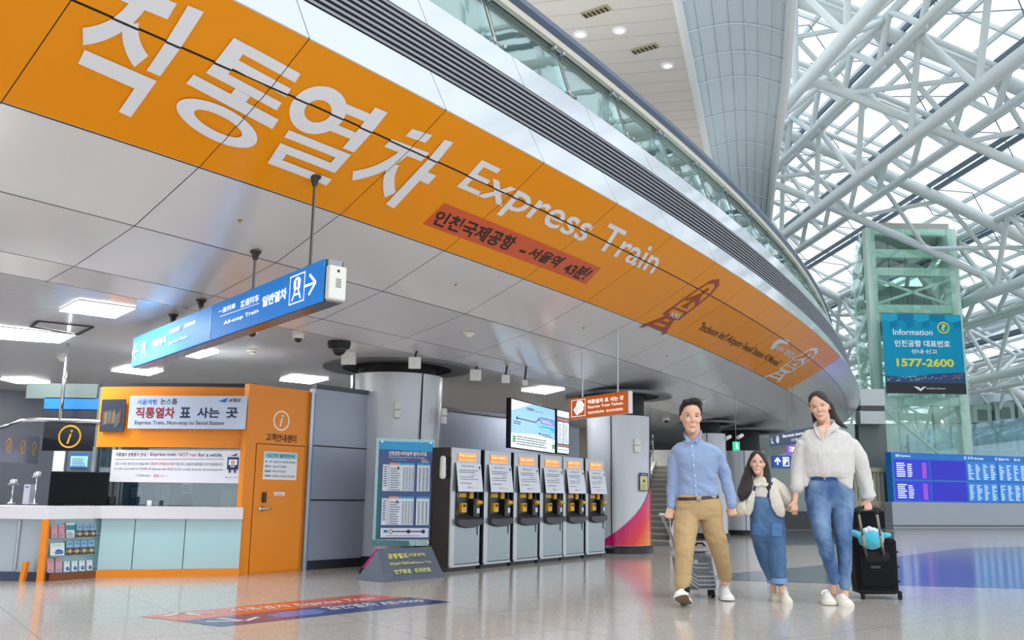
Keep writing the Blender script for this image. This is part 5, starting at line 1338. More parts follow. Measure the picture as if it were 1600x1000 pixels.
# transverse arches tying the trusses
for i, s_ in enumerate((26, 34.4, 49, 62, 80)):
    t = thing('roof_arch', 'white tubular arch crossing under the hall glazing, %s from the entrance end' % ('first', 'second', 'third', 'fourth', 'fifth')[i], 'roof arch', tuple(hp(s_, 20, 12)), 0, 'white cross arches of the hall roof')
    us = [9, 13, 17, 20, 24, 28, 32, 35.5]
    pts = [hp(s_, u_, vz(u_) - 1.0) for u_ in us]
    MB().tube(pts, 0.24, n=12, ref=tuple(hd)).build('arch_tube', rsteel, t, smooth=True)
    pts2 = [hp(s_ + 1.6, u_, vz(u_) - 2.6) for u_ in us]
    MB().tube(pts2, 0.16, n=10, ref=tuple(hd)).build('lower_tube', rsteel, t, smooth=True)
    for a, b in zip(pts[:-1], pts2[1:]): strut(a, b, 0.09, t)
    for a, b in zip(pts[1:], pts2[:-1]): strut(a, b, 0.09, t)

# ------------------------------------------------------------------ upper ceiling and blue-grey upper wall beyond the balustrade
bz = 11.0
beige = M('upper_ceiling_beige', (206, 202, 196), 0.55)
pts = [at(420, -260, z=bz), at(1028, -160, z=bz), at(1058, 0, z=bz), at(1084, 130, z=bz), at(1112, 270, z=bz), at(1138, 372, z=bz), at(640, 372, z=bz)]
mb = MB().hexa(pts, [p + Z * 0.5 for p in pts]); up_c = struct('ceiling_upper', mb, beige)
mb = MB(); lm = M('plank_joint', (184, 180, 174), 0.6)
e0, e1 = at(700, 300, z=bz - 0.004), at(1050, 60, z=bz - 0.004)
for i in range(34):
    a, b = at(620 + i * 18, 340, z=bz - 0.003), None
    y0 = 13.0 + i * 0.62
    p_, q_ = Vector((-9, y0 + 1.6, bz - 0.003)), Vector((10, y0 - 2.8, bz - 0.003)); E_ = [at(*q, z=bz) for q in ((1028, -160), (1058, 0), (1084, 130), (1112, 270), (1138, 372))]
    t_ = 1.0
    for k_ in range(200):
        w_ = p_.lerp(q_, k_ / 200)
        ex = None
        for c0_, c1_ in zip(E_[:-1], E_[1:]):
            if c0_.y <= w_.y <= c1_.y: ex = c0_.x + (c1_.x - c0_.x) * (w_.y - c0_.y) / (c1_.y - c0_.y)
        if w_.x > (ex if ex is not None else (E_[0].x if w_.y < E_[0].y else E_[-1].x)) - 0.1: t_ = k_ / 200; break
    mb.beam(p_, p_.lerp(q_, t_), 0.02, 0.006)
struct('trim_11', mb, lm)
mb = MB()
edge = [at(*q, z=bz) for q in ((1028, -160), (1058, 0), (1084, 130), (1112, 270), (1138, 372))]
mb.tube([p + Z * 0.0 for p in edge], 0.10, n=8, rounded=True); struct('trim_12', mb, M('edge_white', (222, 226, 226), 0.4))
L_ = [at(*q, z=bz + 0.02) for q in ((1034, -130), (1058, 0), (1084, 130), (1112, 270), (1138, 372))]
R2 = [at(*q, z=12.2) for q in ((1240, -130), (1233, 0), (1224, 130), (1206, 270), (1196, 372))]
tile = M('upper_wall_blue_grey', (196, 209, 216), 0.5, bump=0.15, bscale=3, vary=0.04, vscale=0.6)
mb = MB()
NU, NV = 10, 16
def patch(a, b):
    """a 0..1 across, b 0..1 along"""
    k = b * (len(L_) - 1); i = min(int(k), len(L_) - 2); f_ = k - i
    p, q = L_[i].lerp(L_[i + 1], f_), R2[i].lerp(R2[i + 1], f_)
    r_ = p.lerp(q, a); r_.z += 0.25 * math.sin(PI * a); return r_
vs = [patch(i / NU, j / NV) for j in range(NV + 1) for i in range(NU + 1)]
fs = [(j * (NU + 1) + i, j * (NU + 1) + i + 1, (j + 1) * (NU + 1) + i + 1, (j + 1) * (NU + 1) + i) for j in range(NV) for i in range(NU)]
mb.add(vs, fs); uw = struct('wall_upper', mb, tile, smooth=True)
uw.modifiers.new('solid', 'SOLIDIFY').thickness = 0.02
mb = MB()
for j in range(1, 12):
    mb.tube([patch(i / NU, j / 12) - Z * 0.05 for i in range(NU + 1)], 0.018, n=4, cap=False)
for i in range(1, 7):
    mb.tube([patch(i / 7, j / NV) - Z * 0.05 for j in range(NV + 1)], 0.014, n=4, cap=False)
struct('trim_13', mb, M('tile_joint', (208, 219, 225), 0.5))
mb = MB().tube([p + Vector((0.05, 0, 0)) for p in R2], 0.14, n=8); struct('trim_14', mb, M('edge_white'))
# its far face going down behind the balustrade
mb = MB().hexa([L_[-1], R2[-1], R2[-1] + Vector((-1.2, 6, -9.5)), L_[-1] + Vector((-1, 4, -6))], [p + Vector((0, 0.4, 0)) for p in (L_[-1], R2[-1], R2[-1] + Vector((-1.2, 6, -9.5)), L_[-1] + Vector((-1, 4, -6)))])
struct('wall_upper_end', mb, tile)
def vent(px, py, label):
    p = at(px, py, z=bz); t = thing('ceiling_vent', label, 'ceiling vent', tuple(p))
    R_ = Matrix.Rotation(math.radians(-35), 3, 'Z')
    MB().box(p - Z * 0.02, (0.62, 0.22, 0.03), R_).build('frame', M('vent_beige', (170, 160, 130), 0.5), t)
    for k in range(6): MB().box(p - Z * 0.04 + R_ @ Vector((-0.25 + 0.1 * k, 0, 0)), (0.05, 0.16, 0.02), R_).build('blade', M('vent_dark', (50, 44, 34), 0.6), t)
vent(931, 17, 'small dark vent in the beige upper ceiling nearer the top edge')
vent(1007, 75, 'small tan vent in the beige upper ceiling nearer the blue-grey wall')
for px, py, lb_ in ((907, 53, 'small round downlight in the beige upper ceiling above the handrail'), (968, 47, 'round downlight between the two vents of the upper ceiling'), (1043, 102, 'round downlight of the upper ceiling near the blue-grey wall')):
    p = at(px, py, z=bz); t = thing('downlight', lb_, 'downlight', tuple(p), 0, 'round downlights of the upper ceiling')
    MB().revolve(tuple(p), [(0.09, 0.0), (0.16, 0), (0.15, -0.03), (0.10, -0.03), (0.09, 0.0)], 24).build('trim_ring', wht, t)
    MB().revolve(tuple(p), [(0.0, -0.005), (0.095, -0.005)], 20).build('diffuser', M('lamp_soft', (255, 252, 240), 0.5, emit=1.5), t)

# ------------------------------------------------------------------ lift tower
lift = thing('lift_tower', 'tall glass lift tower with pale green steel frame carrying the information banner', 'lift tower', tuple(at(1415, 785, Y=38).xy) + (0,))
gfr = M('lift_frame_green', (206, 228, 216), 0.4); lg = glass_mat('lift_glass', (226, 248, 240), 0.07, 0.03, graze=0.4)
FL, FR = at(1356, 363, Y=38), at(1482, 351, Y=38); FL.z = FR.z = 0
BL = at(1338, 421, Y=45); BL.z = 0; BR = FR + (BL - FL)
HT = 12.45
for p, w_ in ((FL, 0.38), (FR, 0.38), (BL, 0.3), (BR, 0.3)):
    MB().beam(p, p + Z * HT, w_, w_, up=(0, 1, 0)).build('corner_post', gfr, lift)
for zz, hh in ((HT - 0.15, 0.26), (11.35, 0.34), (10.55, 0.34), (8.95, 0.34), (5.05, 0.34), (2.6, 0.34)):
    for a, b in ((FL, FR), (FL, BL), (FR, BR), (BL, BR)):
        MB().beam(a + Z * zz, b + Z * zz, 0.3, hh).build('ring_beam', gfr, lift)
for a, b in ((FL, FR), (FL, BL), (FR, BR), (BL, BR)):
    o_ = (b - a).normalized().cross(Z) * 0.32
    if (a - (FL + BR) / 2).dot(o_) < 0: o_ = -o_
    mb = MB(); n_ = 5
    for i in range(n_):
        for j in range(6):
            z0, z1 = j * HT / 6 + 0.02, (j + 1) * HT / 6 - 0.02; A_, B_ = a.lerp(b, i / n_) + o_, a.lerp(b, (i + 1) / n_ - 0.012) + o_
            mb.add([A_ + Z * z0, B_ + Z * z0, B_ + Z * z1, A_ + Z * z1], [(0, 1, 2, 3)])
    mb.build('glass_wall', lg, lift)
MB().hexa([p + Z * (HT + 0.0) for p in (FL, FR, BR, BL)], [p + Z * (HT + 0.28) for p in (FL, FR, BR, BL)]).build('roof_cap', M('lift_cap', (176, 170, 166), 0.4), lift)
MB().tube([FL + Z * 9.1, FR + Z * 10.3], 0.06).build('brace', gfr, lift); MB().tube([FL + Z * 10.3, FR + Z * 9.1], 0.06).build('brace', gfr, lift)
MB().tube([FL + Z * 4.9, FR + Z * 2.0], 0.06).build('brace', gfr, lift)
mid_ = (FL + BR) / 2
MB().box((mid_.x, mid_.y, 9.6), (1.9, 1.9, 1.9)).build('lift_car', M('lift_car', (120, 140, 138), 0.4, metal=0.3), lift)
for k in (-1.1, -0.5, 0.1, 0.6, 1.2):
    MB().beam((mid_.x + k, mid_.y + 0.9, 0), (mid_.x + k, mid_.y + 0.9, HT), 0.10, 0.10).build('guide_rail', M('rail_dark', (60, 72, 74), 0.4, metal=0.5), lift)
MB().beam(FL.lerp(FR, 0.5), FL.lerp(FR, 0.5) + Z * 5, 0.25, 0.2).build('middle_post', gfr, lift)
# dark glass round its foot
mb = MB(); a, b = at(1384, 800, Y=36.6), at(1402, 800, Y=36.2); mb.extrude([(a.x, a.y, 0), (b.x, b.y, 0), (b.x, b.y, 1.9), (a.x, a.y, 1.9)], (0, 0.2, 0)); mb.build('foot_enclosure', M('dark_green_glass', (38, 62, 60), 0.15), lift)
for px in (1385, 1393, 1400):
    p = at(px, 800, Y=36.4); MB().beam((p.x, p.y, 0), (p.x, p.y, 2.6), 0.14, 0.14).build('foot_mullion', M('mullion_green', (120, 150, 144), 0.4), lift)
# information banner hung on its front
O1, U1, w1, h1 = vframe((1370.6, 496), (1494, 486.5), (1385.4, 619.5), (1510, 611), 36.9, 36.9)
a, b = at(1385.4, 619.5, Y=36.9), at(1510, 611, Y=36.9); z0 = (a.z + b.z) / 2
bm_ = M('info_cyan', (8, 150, 190), 0.45, spec=0.2)
def art(P):
    d1 = M('info_cyan_dark', (0, 130, 172), 0.45, spec=0.2); d2 = M('info_cyan_light', (30, 168, 204), 0.45, spec=0.2)
    for i in range(5):
        x = i * 0.2; P.poly([(x, 1.0), (x + 0.2, 1.0), (x + 0.2, 0.93), (x + 0.1, 0.90), (x, 0.93)], d1 if i % 2 else d2).poly([(x + 0.1, 0.90), (x + 0.2, 0.93), (x + 0.2, 0.84), (x + 0.1, 0.82)], d1)
    P.text('Information', 0.13, 0.735, 0.50, 0.075, wht, bold=0.012)
    yl = M('info_yellow', (226, 226, 70), 0.45)
    P.ring(0.77, 0.835, 0.075, 0.014, yl).text('?', 0.74, 0.795, 0.06, 0.085, yl, bold=0.03)
    P.text('인천공항 대표번호', 0.14, 0.585, 0.70, 0.085, wht, bold=0.025).text('안내·신고', 0.35, 0.50, 0.32, 0.055, wht, bold=0.02)
    P.text('1577-2600', 0.15, 0.335, 0.72, 0.105, yl, bold=0.035)
    nv_ = M('info_navy', (16, 70, 120), 0.5); gl_ = M('info_glow', (190, 200, 170), 0.5); og = M('info_amber', (206, 120, 60), 0.5)
    P.poly([(0, 0.13), (1, 0.13), (1, 0.27), (0.6, 0.25), (0.3, 0.2), (0, 0.22)], nv_)
    rr = random.Random(2)
    for i in range(70):
        x = rr.random() * 0.95; y = 0.145 + 0.05 * rr.random() + 0.05 * x; w_ = 0.01 + 0.02 * rr.random(); P.rect(x, y, x + w_, y + 0.008, gl_ if x < 0.6 else og); P.k -= 0.0006
    P.nxt(); P.rect(0, 0, 1, 0.135, M('info_black', (26, 28, 36), 0.5)).poly([(0.34, 0.09), (0.40, 0.085), (0.43, 0.06), (0.46, 0.085), (0.5, 0.09), (0.43, 0.03)], wht).text('Incheon Airport', 0.5, 0.05, 0.24, 0.03, wht)
flat_thing('information_banner', 'cyan information banner with yellow phone number on the lift tower', 'banner', (a.x, 36.9, z0), Vector((1, 0, 0)), b.x - a.x, at(1432, 491, Y=36.9).z - at(1447, 615, Y=36.9).z, 0.03, bm_, art, part='sheet')

# ------------------------------------------------------------------ flight board
fb = thing('flight_board', 'wide blue flight information board on a grey counter wall in the hall', 'flight board', tuple(at(1500, 826, Y=34.5).xy) + (0,))
fbl = M('board_blue', (24, 112, 196), 0.4, emit=0.12)
a, b = at(1397, 786, Y=33.6), at(1668, 786, Y=36.6); c_, d_ = at(1388, 716, Y=33.6), at(1660, 707, Y=36.6)
O1 = Vector((a.x, a.y, a.z)); U1 = Vector((b.x - a.x, b.y - a.y, 0)); w1 = U1.length; U1.normalize(); h1 = ((c_.z - a.z) + (d_.z - b.z)) / 2
O1.z = (a.z + b.z) / 2
mb = MB(); slab(mb, O1, U1, w1, h1, 0.3); mb.build('casing', fbl, fb)
P = Print(O1, U1, Z, w1, h1, 0.004)
sv = M('board_violet', (34, 36, 190), 0.3, emit=0.36); sd_ = M('board_deep', (10, 16, 176), 0.3, emit=0.34); sc = M('board_cyan', (20, 112, 190), 0.3, emit=0.36); sw_ = M('board_text', (220, 236, 250), 0.4, emit=0.5); sp = M('board_pink', (190, 90, 190), 0.4, emit=0.4)
colx = [(0.012, 0.205), (0.212, 0.405), (0.412, 0.585), (0.592, 0.765), (0.772, 0.988)]
for ci, (x0, x1) in enumerate(colx):
    for ri, (y0, y1) in enumerate(((0.03, 0.42), (0.46, 0.86))):
        m_ = (sv, sd_, sc, sc, sc)[ci]
        P.rect(x0, y0, x1, y1, m_)
        if ci == 0:
            P.lines(x0 + 0.012, y0 + 0.05, 0.05, 0.3, 7, sw_, fill=0.5).lines(x0 + 0.07, y0 + 0.05, 0.03, 0.28, 7, sw_, fill=0.5).lines(x0 + 0.15, y0 + 0.03, 0.025, 0.32, 9, sp, fill=0.6, ragged=0.1)
        if ci > 1:
            for q_ in range(4): P.lines(x0 + 0.008 + q_ * 0.043, y0 + 0.03, 0.03, 0.33, 9, sw_, fill=0.4, ragged=0.6)
P.text('출발 Departures', 0.02, 0.9, 0.08, 0.06, sw_, bold=0.01).text('도착 Arrivals', 0.42, 0.9, 0.09, 0.06, sw_, bold=0.01).text('탑승수속', 0.60, 0.9, 0.06, 0.055, sw_, bold=0.01).text('환승', 0.69, 0.9, 0.04, 0.055, sw_)
P.ring(0.405, 0.93, 0.03, 0.01, sw_).ring(0.585, 0.93, 0.03, 0.01, sw_)
P.build('display', fb)
# grey counter wall below it
N1 = U1.cross(Z)
A_ = Vector((O1.x, O1.y, 0)) - U1 * 0.1; B_ = A_ + U1 * (w1 + 6)
gw = M('counter_wall_grey', (166, 172, 182), 0.35, spec=0.5)
MB().hexa([A_, B_, B_ - N1 * 0.4, A_ - N1 * 0.4], [p + Z * (O1.z) for p in (A_, B_, B_ - N1 * 0.4, A_ - N1 * 0.4)]).build('counter_wall', gw, fb)
for z0, z1, m_ in ((0.0, 0.06, M('skirt_grey', (130, 134, 140), 0.4)), (0.12, 0.17, M('line_dark_grey', (74, 78, 84), 0.4))):
    p = A_ + N1 * 0.01; q = B_ + N1 * 0.01
    MB().extrude([p + Z * z0, q + Z * z0, q + Z * z1, p + Z * z1], -N1 * 0.01).build('wall_line', m_, fb)

# ------------------------------------------------------------------ glazed gallery and shop boxes behind the board
mb = MB(); pl = [at(*q, Y=41) for q in ((1416, 679), (1442, 674), (1530, 661), (1640, 646), (1640, 722), (1420, 722))]
gal = thing('glass_partition', 'sweeping pale blue glass partition behind the flight board', 'glass partition', tuple(at(1500, 790, Y=41).xy) + (0,))
mb.extrude(pl, (0, 0.03, 0)).build('pane', glass_mat('partition_glass', (190, 228, 240), 0.10, 0.2), gal)
mb = MB(); pl = [at(*q, Y=41.1) for q in ((1416, 690), (1443, 688), (1443, 722), (1420, 722))]; mb.extrude(pl, (0, 0.03, 0)).build('blue_pane', glass_mat('partition_blue', (60, 160, 224), 0.10, 0.5), gal)
for px in (1443, 1500, 1560):
    p = at(px, 720, Y=41.05); MB().beam((p.x, p.y, 0), (p.x, p.y, p.z + 1.6), 0.05, 0.05).build('post', stl, gal)
hw = M('hall_wall_pale', (206, 218, 216), 0.5); 
mb = MB(); a, b = at(1180, 800, Y=66), at(1900, 800, Y=58); mb.extrude([(a.x, a.y, 0), (b.x, b.y, 0), (b.x, b.y, 6.2), (a.x, a.y, 6.2)], (0, 0.4, 0)); struct('wall_hall_end', mb, hw)
shg = M('shop_teal', (150, 178, 172), 0.4); shd = M('shop_dark', (96, 120, 118), 0.5)
rows = ((((1522, 660), (1548, 632)), 'upper'), (((1556, 657), (1584, 628)), 'upper'), (((1592, 654), (1620, 624)), 'upper'), (((1500, 703), (1522, 676)), 'lower'), (((1530, 704), (1554, 670)), 'lower'), (((1562, 704), (1586, 668)), 'lower'), (((1594, 704), (1620, 664)), 'lower'))
for i, (((x0, y0), (x1, y1)), rw) in enumerate(rows):
    a, b = at(x0, y0, Y=52), at(x1, y1, Y=52)
    t = thing('gallery_window', 'pale teal window box in the %s row behind the glass, %s from the lift tower' % (rw, ('first', 'second', 'third', 'first', 'second', 'third', 'fourth')[i]), 'window box', (0.5 * (a.x + b.x), 52, a.z), 0, 'window boxes of the far gallery')
    MB().box(((a.x + b.x) / 2, 52.6, (a.z + b.z) / 2), (b.x - a.x, 1.2, b.z - a.z)).build('box', shg, t)
    MB().box(((a.x + b.x) / 2, 51.98, (a.z + b.z) / 2 - 0.1), ((b.x - a.x) * 0.5, 0.06, (b.z - a.z) * 0.6)).build('opening', shd, t)
mb = MB(); a, b = at(1490, 708, Y=53.3), at(1700, 618, Y=53.3); mb.box(((a.x + b.x) / 2, 53.6, b.z / 2), (b.x - a.x, 0.5, b.z)); struct('wall_gallery', mb, M('gallery_wall', (190, 206, 212), 0.4))
# big pale girders at the hall side
def girder(poly, Y, th, m, name):
    pl = [at(*q, Y=Y) for q in poly]; mb = MB().extrude(pl, (0, th, 0)); return struct(name, mb, m)
pale = M('girder_white', (222, 226, 228), 0.4); slabg = M('slab_grey', (158, 164, 176), 0.5)
girder([(1484, 520), (1545, 482), (1640, 420), (1640, 444), (1545, 496), (1490, 530)], 52, 1.5, pale, 'trim_15')
girder([(1490, 530), (1545, 496), (1640, 444), (1640, 484), (1560, 518), (1496, 540)], 53, 1.5, slabg, 'trim_16')
girder([(1496, 540), (1560, 518), (1640, 484), (1640, 496), (1560, 532), (1500, 558)], 52, 1.5, pale, 'trim_17')
girder([(1522, 628), (1578, 604), (1640, 578), (1640, 624), (1560, 632), (1522, 640)], 54, 3, M('upper_slab', (206, 210, 214), 0.5), 'trim_18')
for i, (y0, y1) in enumerate(((574, 552), (596, 576), (612, 594))):
    mb = MB().beam(at(1500, y0, Y=57), at(1640, y1 - 16, Y=57), 0.2, 0.25); mb.beam(at(1500, y0 + 5, Y=57), at(1640, y1 - 10, Y=57), 0.12, 0.12); struct('trim_%d' % (19 + i), mb, M('roof_rail_blue_grey'))
# ------------------------------------------------------------------ balcony between canopy and lift
bc = thing('balcony', 'distant balcony with slatted railing between the canopy end and the lift tower', 'balcony', tuple(at(1358, 790, Y=35).xy) + (0,))
def bx(px0, py0, px1, py1, Y, th, m, name):
    a, b = at(px0, py1, Y=Y), at(px1, py0, Y=Y); return MB().extrude([(a.x, Y, a.z), (b.x, Y, a.z), (b.x, Y, b.z), (a.x, Y, b.z)], (0, th, 0)).build(name, m, bc)
bx(1345, 608, 1382, 634, 35.5, .5, M('balcony_white', (206, 212, 212), 0.5), 'fascia'); bx(1345, 634, 1382, 642, 35.5, .5, M('balcony_dark', (74, 78, 80), 0.5), 'shadow_gap'); bx(1345, 642, 1382, 662, 35.5, .5, M('balcony_white'), 'fascia')
bx(1345, 662, 1384, 732, 36, .4, M('balcony_grey', (110, 120, 118), 0.5), 'back_wall'); bx(1290, 732, 1384, 792, 35, 0.3, M('balcony_olive', (86, 92, 84), 0.5), 'parapet_back')
bx(1290, 783, 1384, 792, 34.2, 0.6, M('balcony_rail', (170, 166, 140), 0.4), 'floor_edge'); bx(1290, 731, 1384, 736, 34.2, 0.1, M('balcony_rail'), 'top_rail')
for i in range(14):
    bx(1300 + 6 * i, 736, 1302.2 + 6 * i, 783, 34.3, 0.05, M('balcony_rail'), 'baluster')
bc2 = thing('low_counter', 'long low black counter in the distance behind the woman', 'counter', tuple(at(1290, 826, z=0)))
a, b = at(1176, 828, z=0), at(1392, 825, z=0); tt = (b - a).normalized(); 
MB().hexa([a, b, b + Vector((0, 1, 0)), a + Vector((0, 1, 0))], [p + Z * 0.62 for p in (a, b, b + Vector((0, 1, 0)), a + Vector((0, 1, 0)))]).build('body', M('counter_black', (16, 18, 20), 0.35), bc2)
MB().hexa([p + Z * 0.62 for p in (a - Vector((0, .05, 0)), b - Vector((0, .05, 0)), b + Vector((0, 1, 0)), a + Vector((0, 1, 0)))], [p + Z * 0.66 for p in (a - Vector((0, .05, 0)), b - Vector((0, .05, 0)), b + Vector((0, 1, 0)), a + Vector((0, 1, 0)))]).build('top', M('counter_top_grey', (150, 154, 156), 0.4), bc2)

# ------------------------------------------------------------------ staircase behind the man
st = thing('staircase', 'grey stone staircase with white side rails rising behind the magenta column', 'staircase', (3.6, 21, 0))
sd0 = Vector((1.5, 5, 0)).normalized(); sr = Vector((sd0.y, -sd0.x, 0)); S_0 = Vector((2.55, 20.6, 0))
stm = M('stair_stone', (158, 154, 146), 0.5); str_ = M('stair_riser', (118, 114, 108), 0.6)
for i in range(15):
    p = S_0 + sd0 * (0.34 * i) + Z * (0.125 * i)
    w_ = 0.95
    MB().hexa([p, p + sr * w_, p + sr * w_ + sd0 * 0.36, p + sd0 * 0.36], [q + Z * 0.125 for q in (p, p + sr * w_, p + sr * w_ + sd0 * 0.36, p + sd0 * 0.36)]).build('step', stm, st)
    sp_ = st.children[-1]
    MB().extrude([p - sd0 * 0.002 + Z * 0.005, p + sr * w_ - sd0 * 0.002 + Z * 0.005, p + sr * w_ - sd0 * 0.002 + Z * 0.10, p - sd0 * 0.002 + Z * 0.10], sd0 * 0.001).build('riser', str_, sp_)
e_ = S_0 + sd0 * 5.1 + Z * 1.9
for o_ in (-0.08, 0.95):
    q0_ = S_0 + sr * o_; q1_ = e_ + sr * o_
    MB().hexa([q0_, q0_ + sr * 0.08, q1_ + sr * 0.08 - Z * 0.15, q1_ - Z * 0.15], [q + Z * 0.28 for q in (q0_, q0_ + sr * 0.08, q1_ + sr * 0.08 - Z * 0.15, q1_ - Z * 0.15)]).build('stringer', M('stringer_white', (222, 222, 218), 0.4), st)
    for hh in (0.55, 0.85):
        MB().cyl(q0_ + Z * hh, q1_ + Z * (hh - 0.1), 0.02).build('handrail', stl, st, smooth=True)
    for f_ in (0.02, 0.2, 0.4, 0.6, 0.8, 0.98):
        p = q0_.lerp(q1_, f_); MB().cyl(p + Z * 0.1, p + Z * 0.86, 0.016).build('baluster', stl, st)
wallrun('wall_stairs', [(3.0, 26.6), (5.1, 26.0)], 0, 2.35, M('stair_wall_white', (226, 226, 222), 0.5))

# ------------------------------------------------------------------ signs under the far soffit
def hung_sign(name, label, TL, TR, BL, BR, Yl, Yr, m, art):
    O1, U1, w1, h1 = vframe(TL, TR, BL, BR, Yl, Yr)
    a, b = at(*BL, Y=Yl), at(*BR, Y=Yr); 
    t = thing(name, label, 'sign', tuple(O1)); mb = MB(); slab(mb, O1, U1, w1, h1, 0.15); mb.build('casing', m, t)
    P = Print(O1, U1, Z, w1, h1, 0.003); art(P); P.build('lettering', t)
    for f_ in (0.5,):
        p = O1 + U1 * (w1 * f_) - U1.cross(Z) * 0.075 + Z * h1; zc = max(soffit_z(th_r(p)[1]), p.z + 0.02); MB().cyl(p, (p.x, p.y, zc), 0.005).build('rod', M('rod_steel'), t)
hung_sign('parking_sign', 'dark blue hanging sign with arrow and P behind the girl', (1208, 713), (1262, 711), (1208, 732), (1262, 731), 21, 21, M('sign_navy', (20, 74, 150), 0.4, emit=0.2),
          lambda P: P.line((0.13, 0.25), (0.13, 0.8), 0.1, wtx).pline([(0.05, 0.5), (0.13, 0.8), (0.21, 0.5)], 0.12, wtx).frame(0.28, 0.15, 0.46, 0.88, 0.06, wtx).text('P', 0.32, 0.28, 0.1, 0.48, wtx, bold=0.04).text('주차장', 0.52, 0.4, 0.2, 0.3, wtx, bold=0.02))
hung_sign('baggage_sign', 'slate blue hanging sign about baggage storage behind the woman', (1202, 678), (1276, 668), (1202, 696), (1276, 690), 19.5, 17, M('sign_slate', (66, 96, 140), 0.4, emit=0.12),
          lambda P: P.pline([(0.06, 0.7), (0.06, 0.3), (0.1, 0.3)], 0.1, wtx).ring(0.2, 0.5, 0.3, 0.08, wtx).text('b', 0.18, 0.3, 0.05, 0.4, wtx, bold=0.02).text('Baggage storage', 0.32, 0.5, 0.5, 0.3, wtx, bold=0.02).text('行李寄存', 0.5, 0.15, 0.3, 0.22, wtx))
hung_sign('exit_sign', 'small green lit exit sign under the far ceiling above the girl', (1147, 690), (1156, 690), (1147, 704), (1156, 704), 20.5, 20.5, M('exit_green', (30, 190, 140), 0.4, emit=0.7),
          lambda P: P.disc(0.45, 0.75, 0.1, wtx).line((0.45, 0.65), (0.5, 0.4), 0.12, wtx).line((0.5, 0.4), (0.3, 0.2), 0.08, wtx).line((0.5, 0.4), (0.7, 0.2), 0.08, wtx).line((0.25, 0.5), (0.7, 0.58), 0.06, wtx))
hung_sign('advert_display', 'small violet lit display between the girl and the woman', (1231, 693), (1252, 693), (1231, 711), (1252, 711), 23, 23, M('advert_violet', (120, 90, 200), 0.4, emit=0.5),
          lambda P: P.lines(0.1, 0.3, 0.8, 0.5, 3, wtx).disc(0.4, 0.5, 0.15, wtx))
def spot(px, py, Y, label):
    p = at(px, py, Y=Y); zc = soffit_z(th_r(p)[1]); t = thing('bullet_camera', label, 'camera', tuple(p))
    MB().cyl(p + Vector((-0.07, -0.06, -0.03)), p + Vector((0.05, 0.05, 0.03)), 0.04).build('body', wb_, t, smooth=True, auto=40)
    MB().beam(p, (p.x, p.y, zc), 0.025, 0.025).build('bracket', stl, t)
spot(1138, 684, 19.5, 'white bullet camera on a drop rod right of the man')
spot(1157, 682, 19.5, 'white bullet camera above the green exit sign')
dome(1041, 655, 2.98, 0.09, wb_, smk, 'white dome camera under the soffit beside the man\'s face')
# ================================================================== PEOPLE AND LUGGAGE
def baked(name, mb, m, parent, voxel=0.008, smooth=3, disp=None, label=None, factor=0.5):
    """fuse overlapping shapes into one continuous skin"""
    me = bpy.data.meshes.new(name); me.from_pydata([tuple(v) for v in mb.v], [], mb.f)
    bm = bmesh.new(); bm.from_mesh(me); bmesh.ops.recalc_face_normals(bm, faces=bm.faces); bm.to_mesh(me); bm.free()
    o = bpy.data.objects.new(name, me); COL.objects.link(o)
    r = o.modifiers.new('r', 'REMESH'); r.mode = 'VOXEL'; r.voxel_size = voxel; r.use_smooth_shade = True
    if smooth: s_ = o.modifiers.new('s', 'SMOOTH'); s_.iterations = smooth; s_.factor = factor
    dg = bpy.context.evaluated_depsgraph_get(); dg.update()
    m2 = bpy.data.meshes.new_from_object(o.evaluated_get(dg)); bpy.data.objects.remove(o); bpy.data.meshes.remove(me)
    if disp:
        ns = [v.normal.copy() for v in m2.vertices]
        for v, n_ in zip(m2.vertices, ns): v.co = v.co + n_ * disp(v.co, n_)
    bvh = BVHTree.FromPolygons([v.co.copy() for v in m2.vertices], [tuple(p.vertices) for p in m2.polygons])
    if parent is not None:
        m2.transform(MW[parent.name].inverted())
    m2.name = name; m2.materials.clear(); m2.materials.append(m); m2.polygons.foreach_set('use_smooth', [True] * len(m2.polygons)); m2.update()
    q = bpy.data.objects.new(name, m2); COL.objects.link(q); q.parent = parent
    MW[q.name] = MW[parent.name].copy() if parent is not None else Matrix.Identity(4)
    if label: q['label'] = label
    return q, bvh

def folds(amp, fx, fz, seed=0.0):
    def d(co, n_):
        a = noise.noise(Vector((co.x * fx + seed, co.y * fx, (co.z + 0.5 * co.x) * fz)))
        b = noise.noise(Vector(((co.x - 0.3 * co.z) * fx * 1.9 + seed, co.y * fx * 1.9, co.z * fz * 1.7 + 7)))
        return amp * 0.75 * (a * 0.8 + abs(a) * 0.9 - 0.2 + (abs(b) * 1.9 - 0.42) * 0.3)
    return d

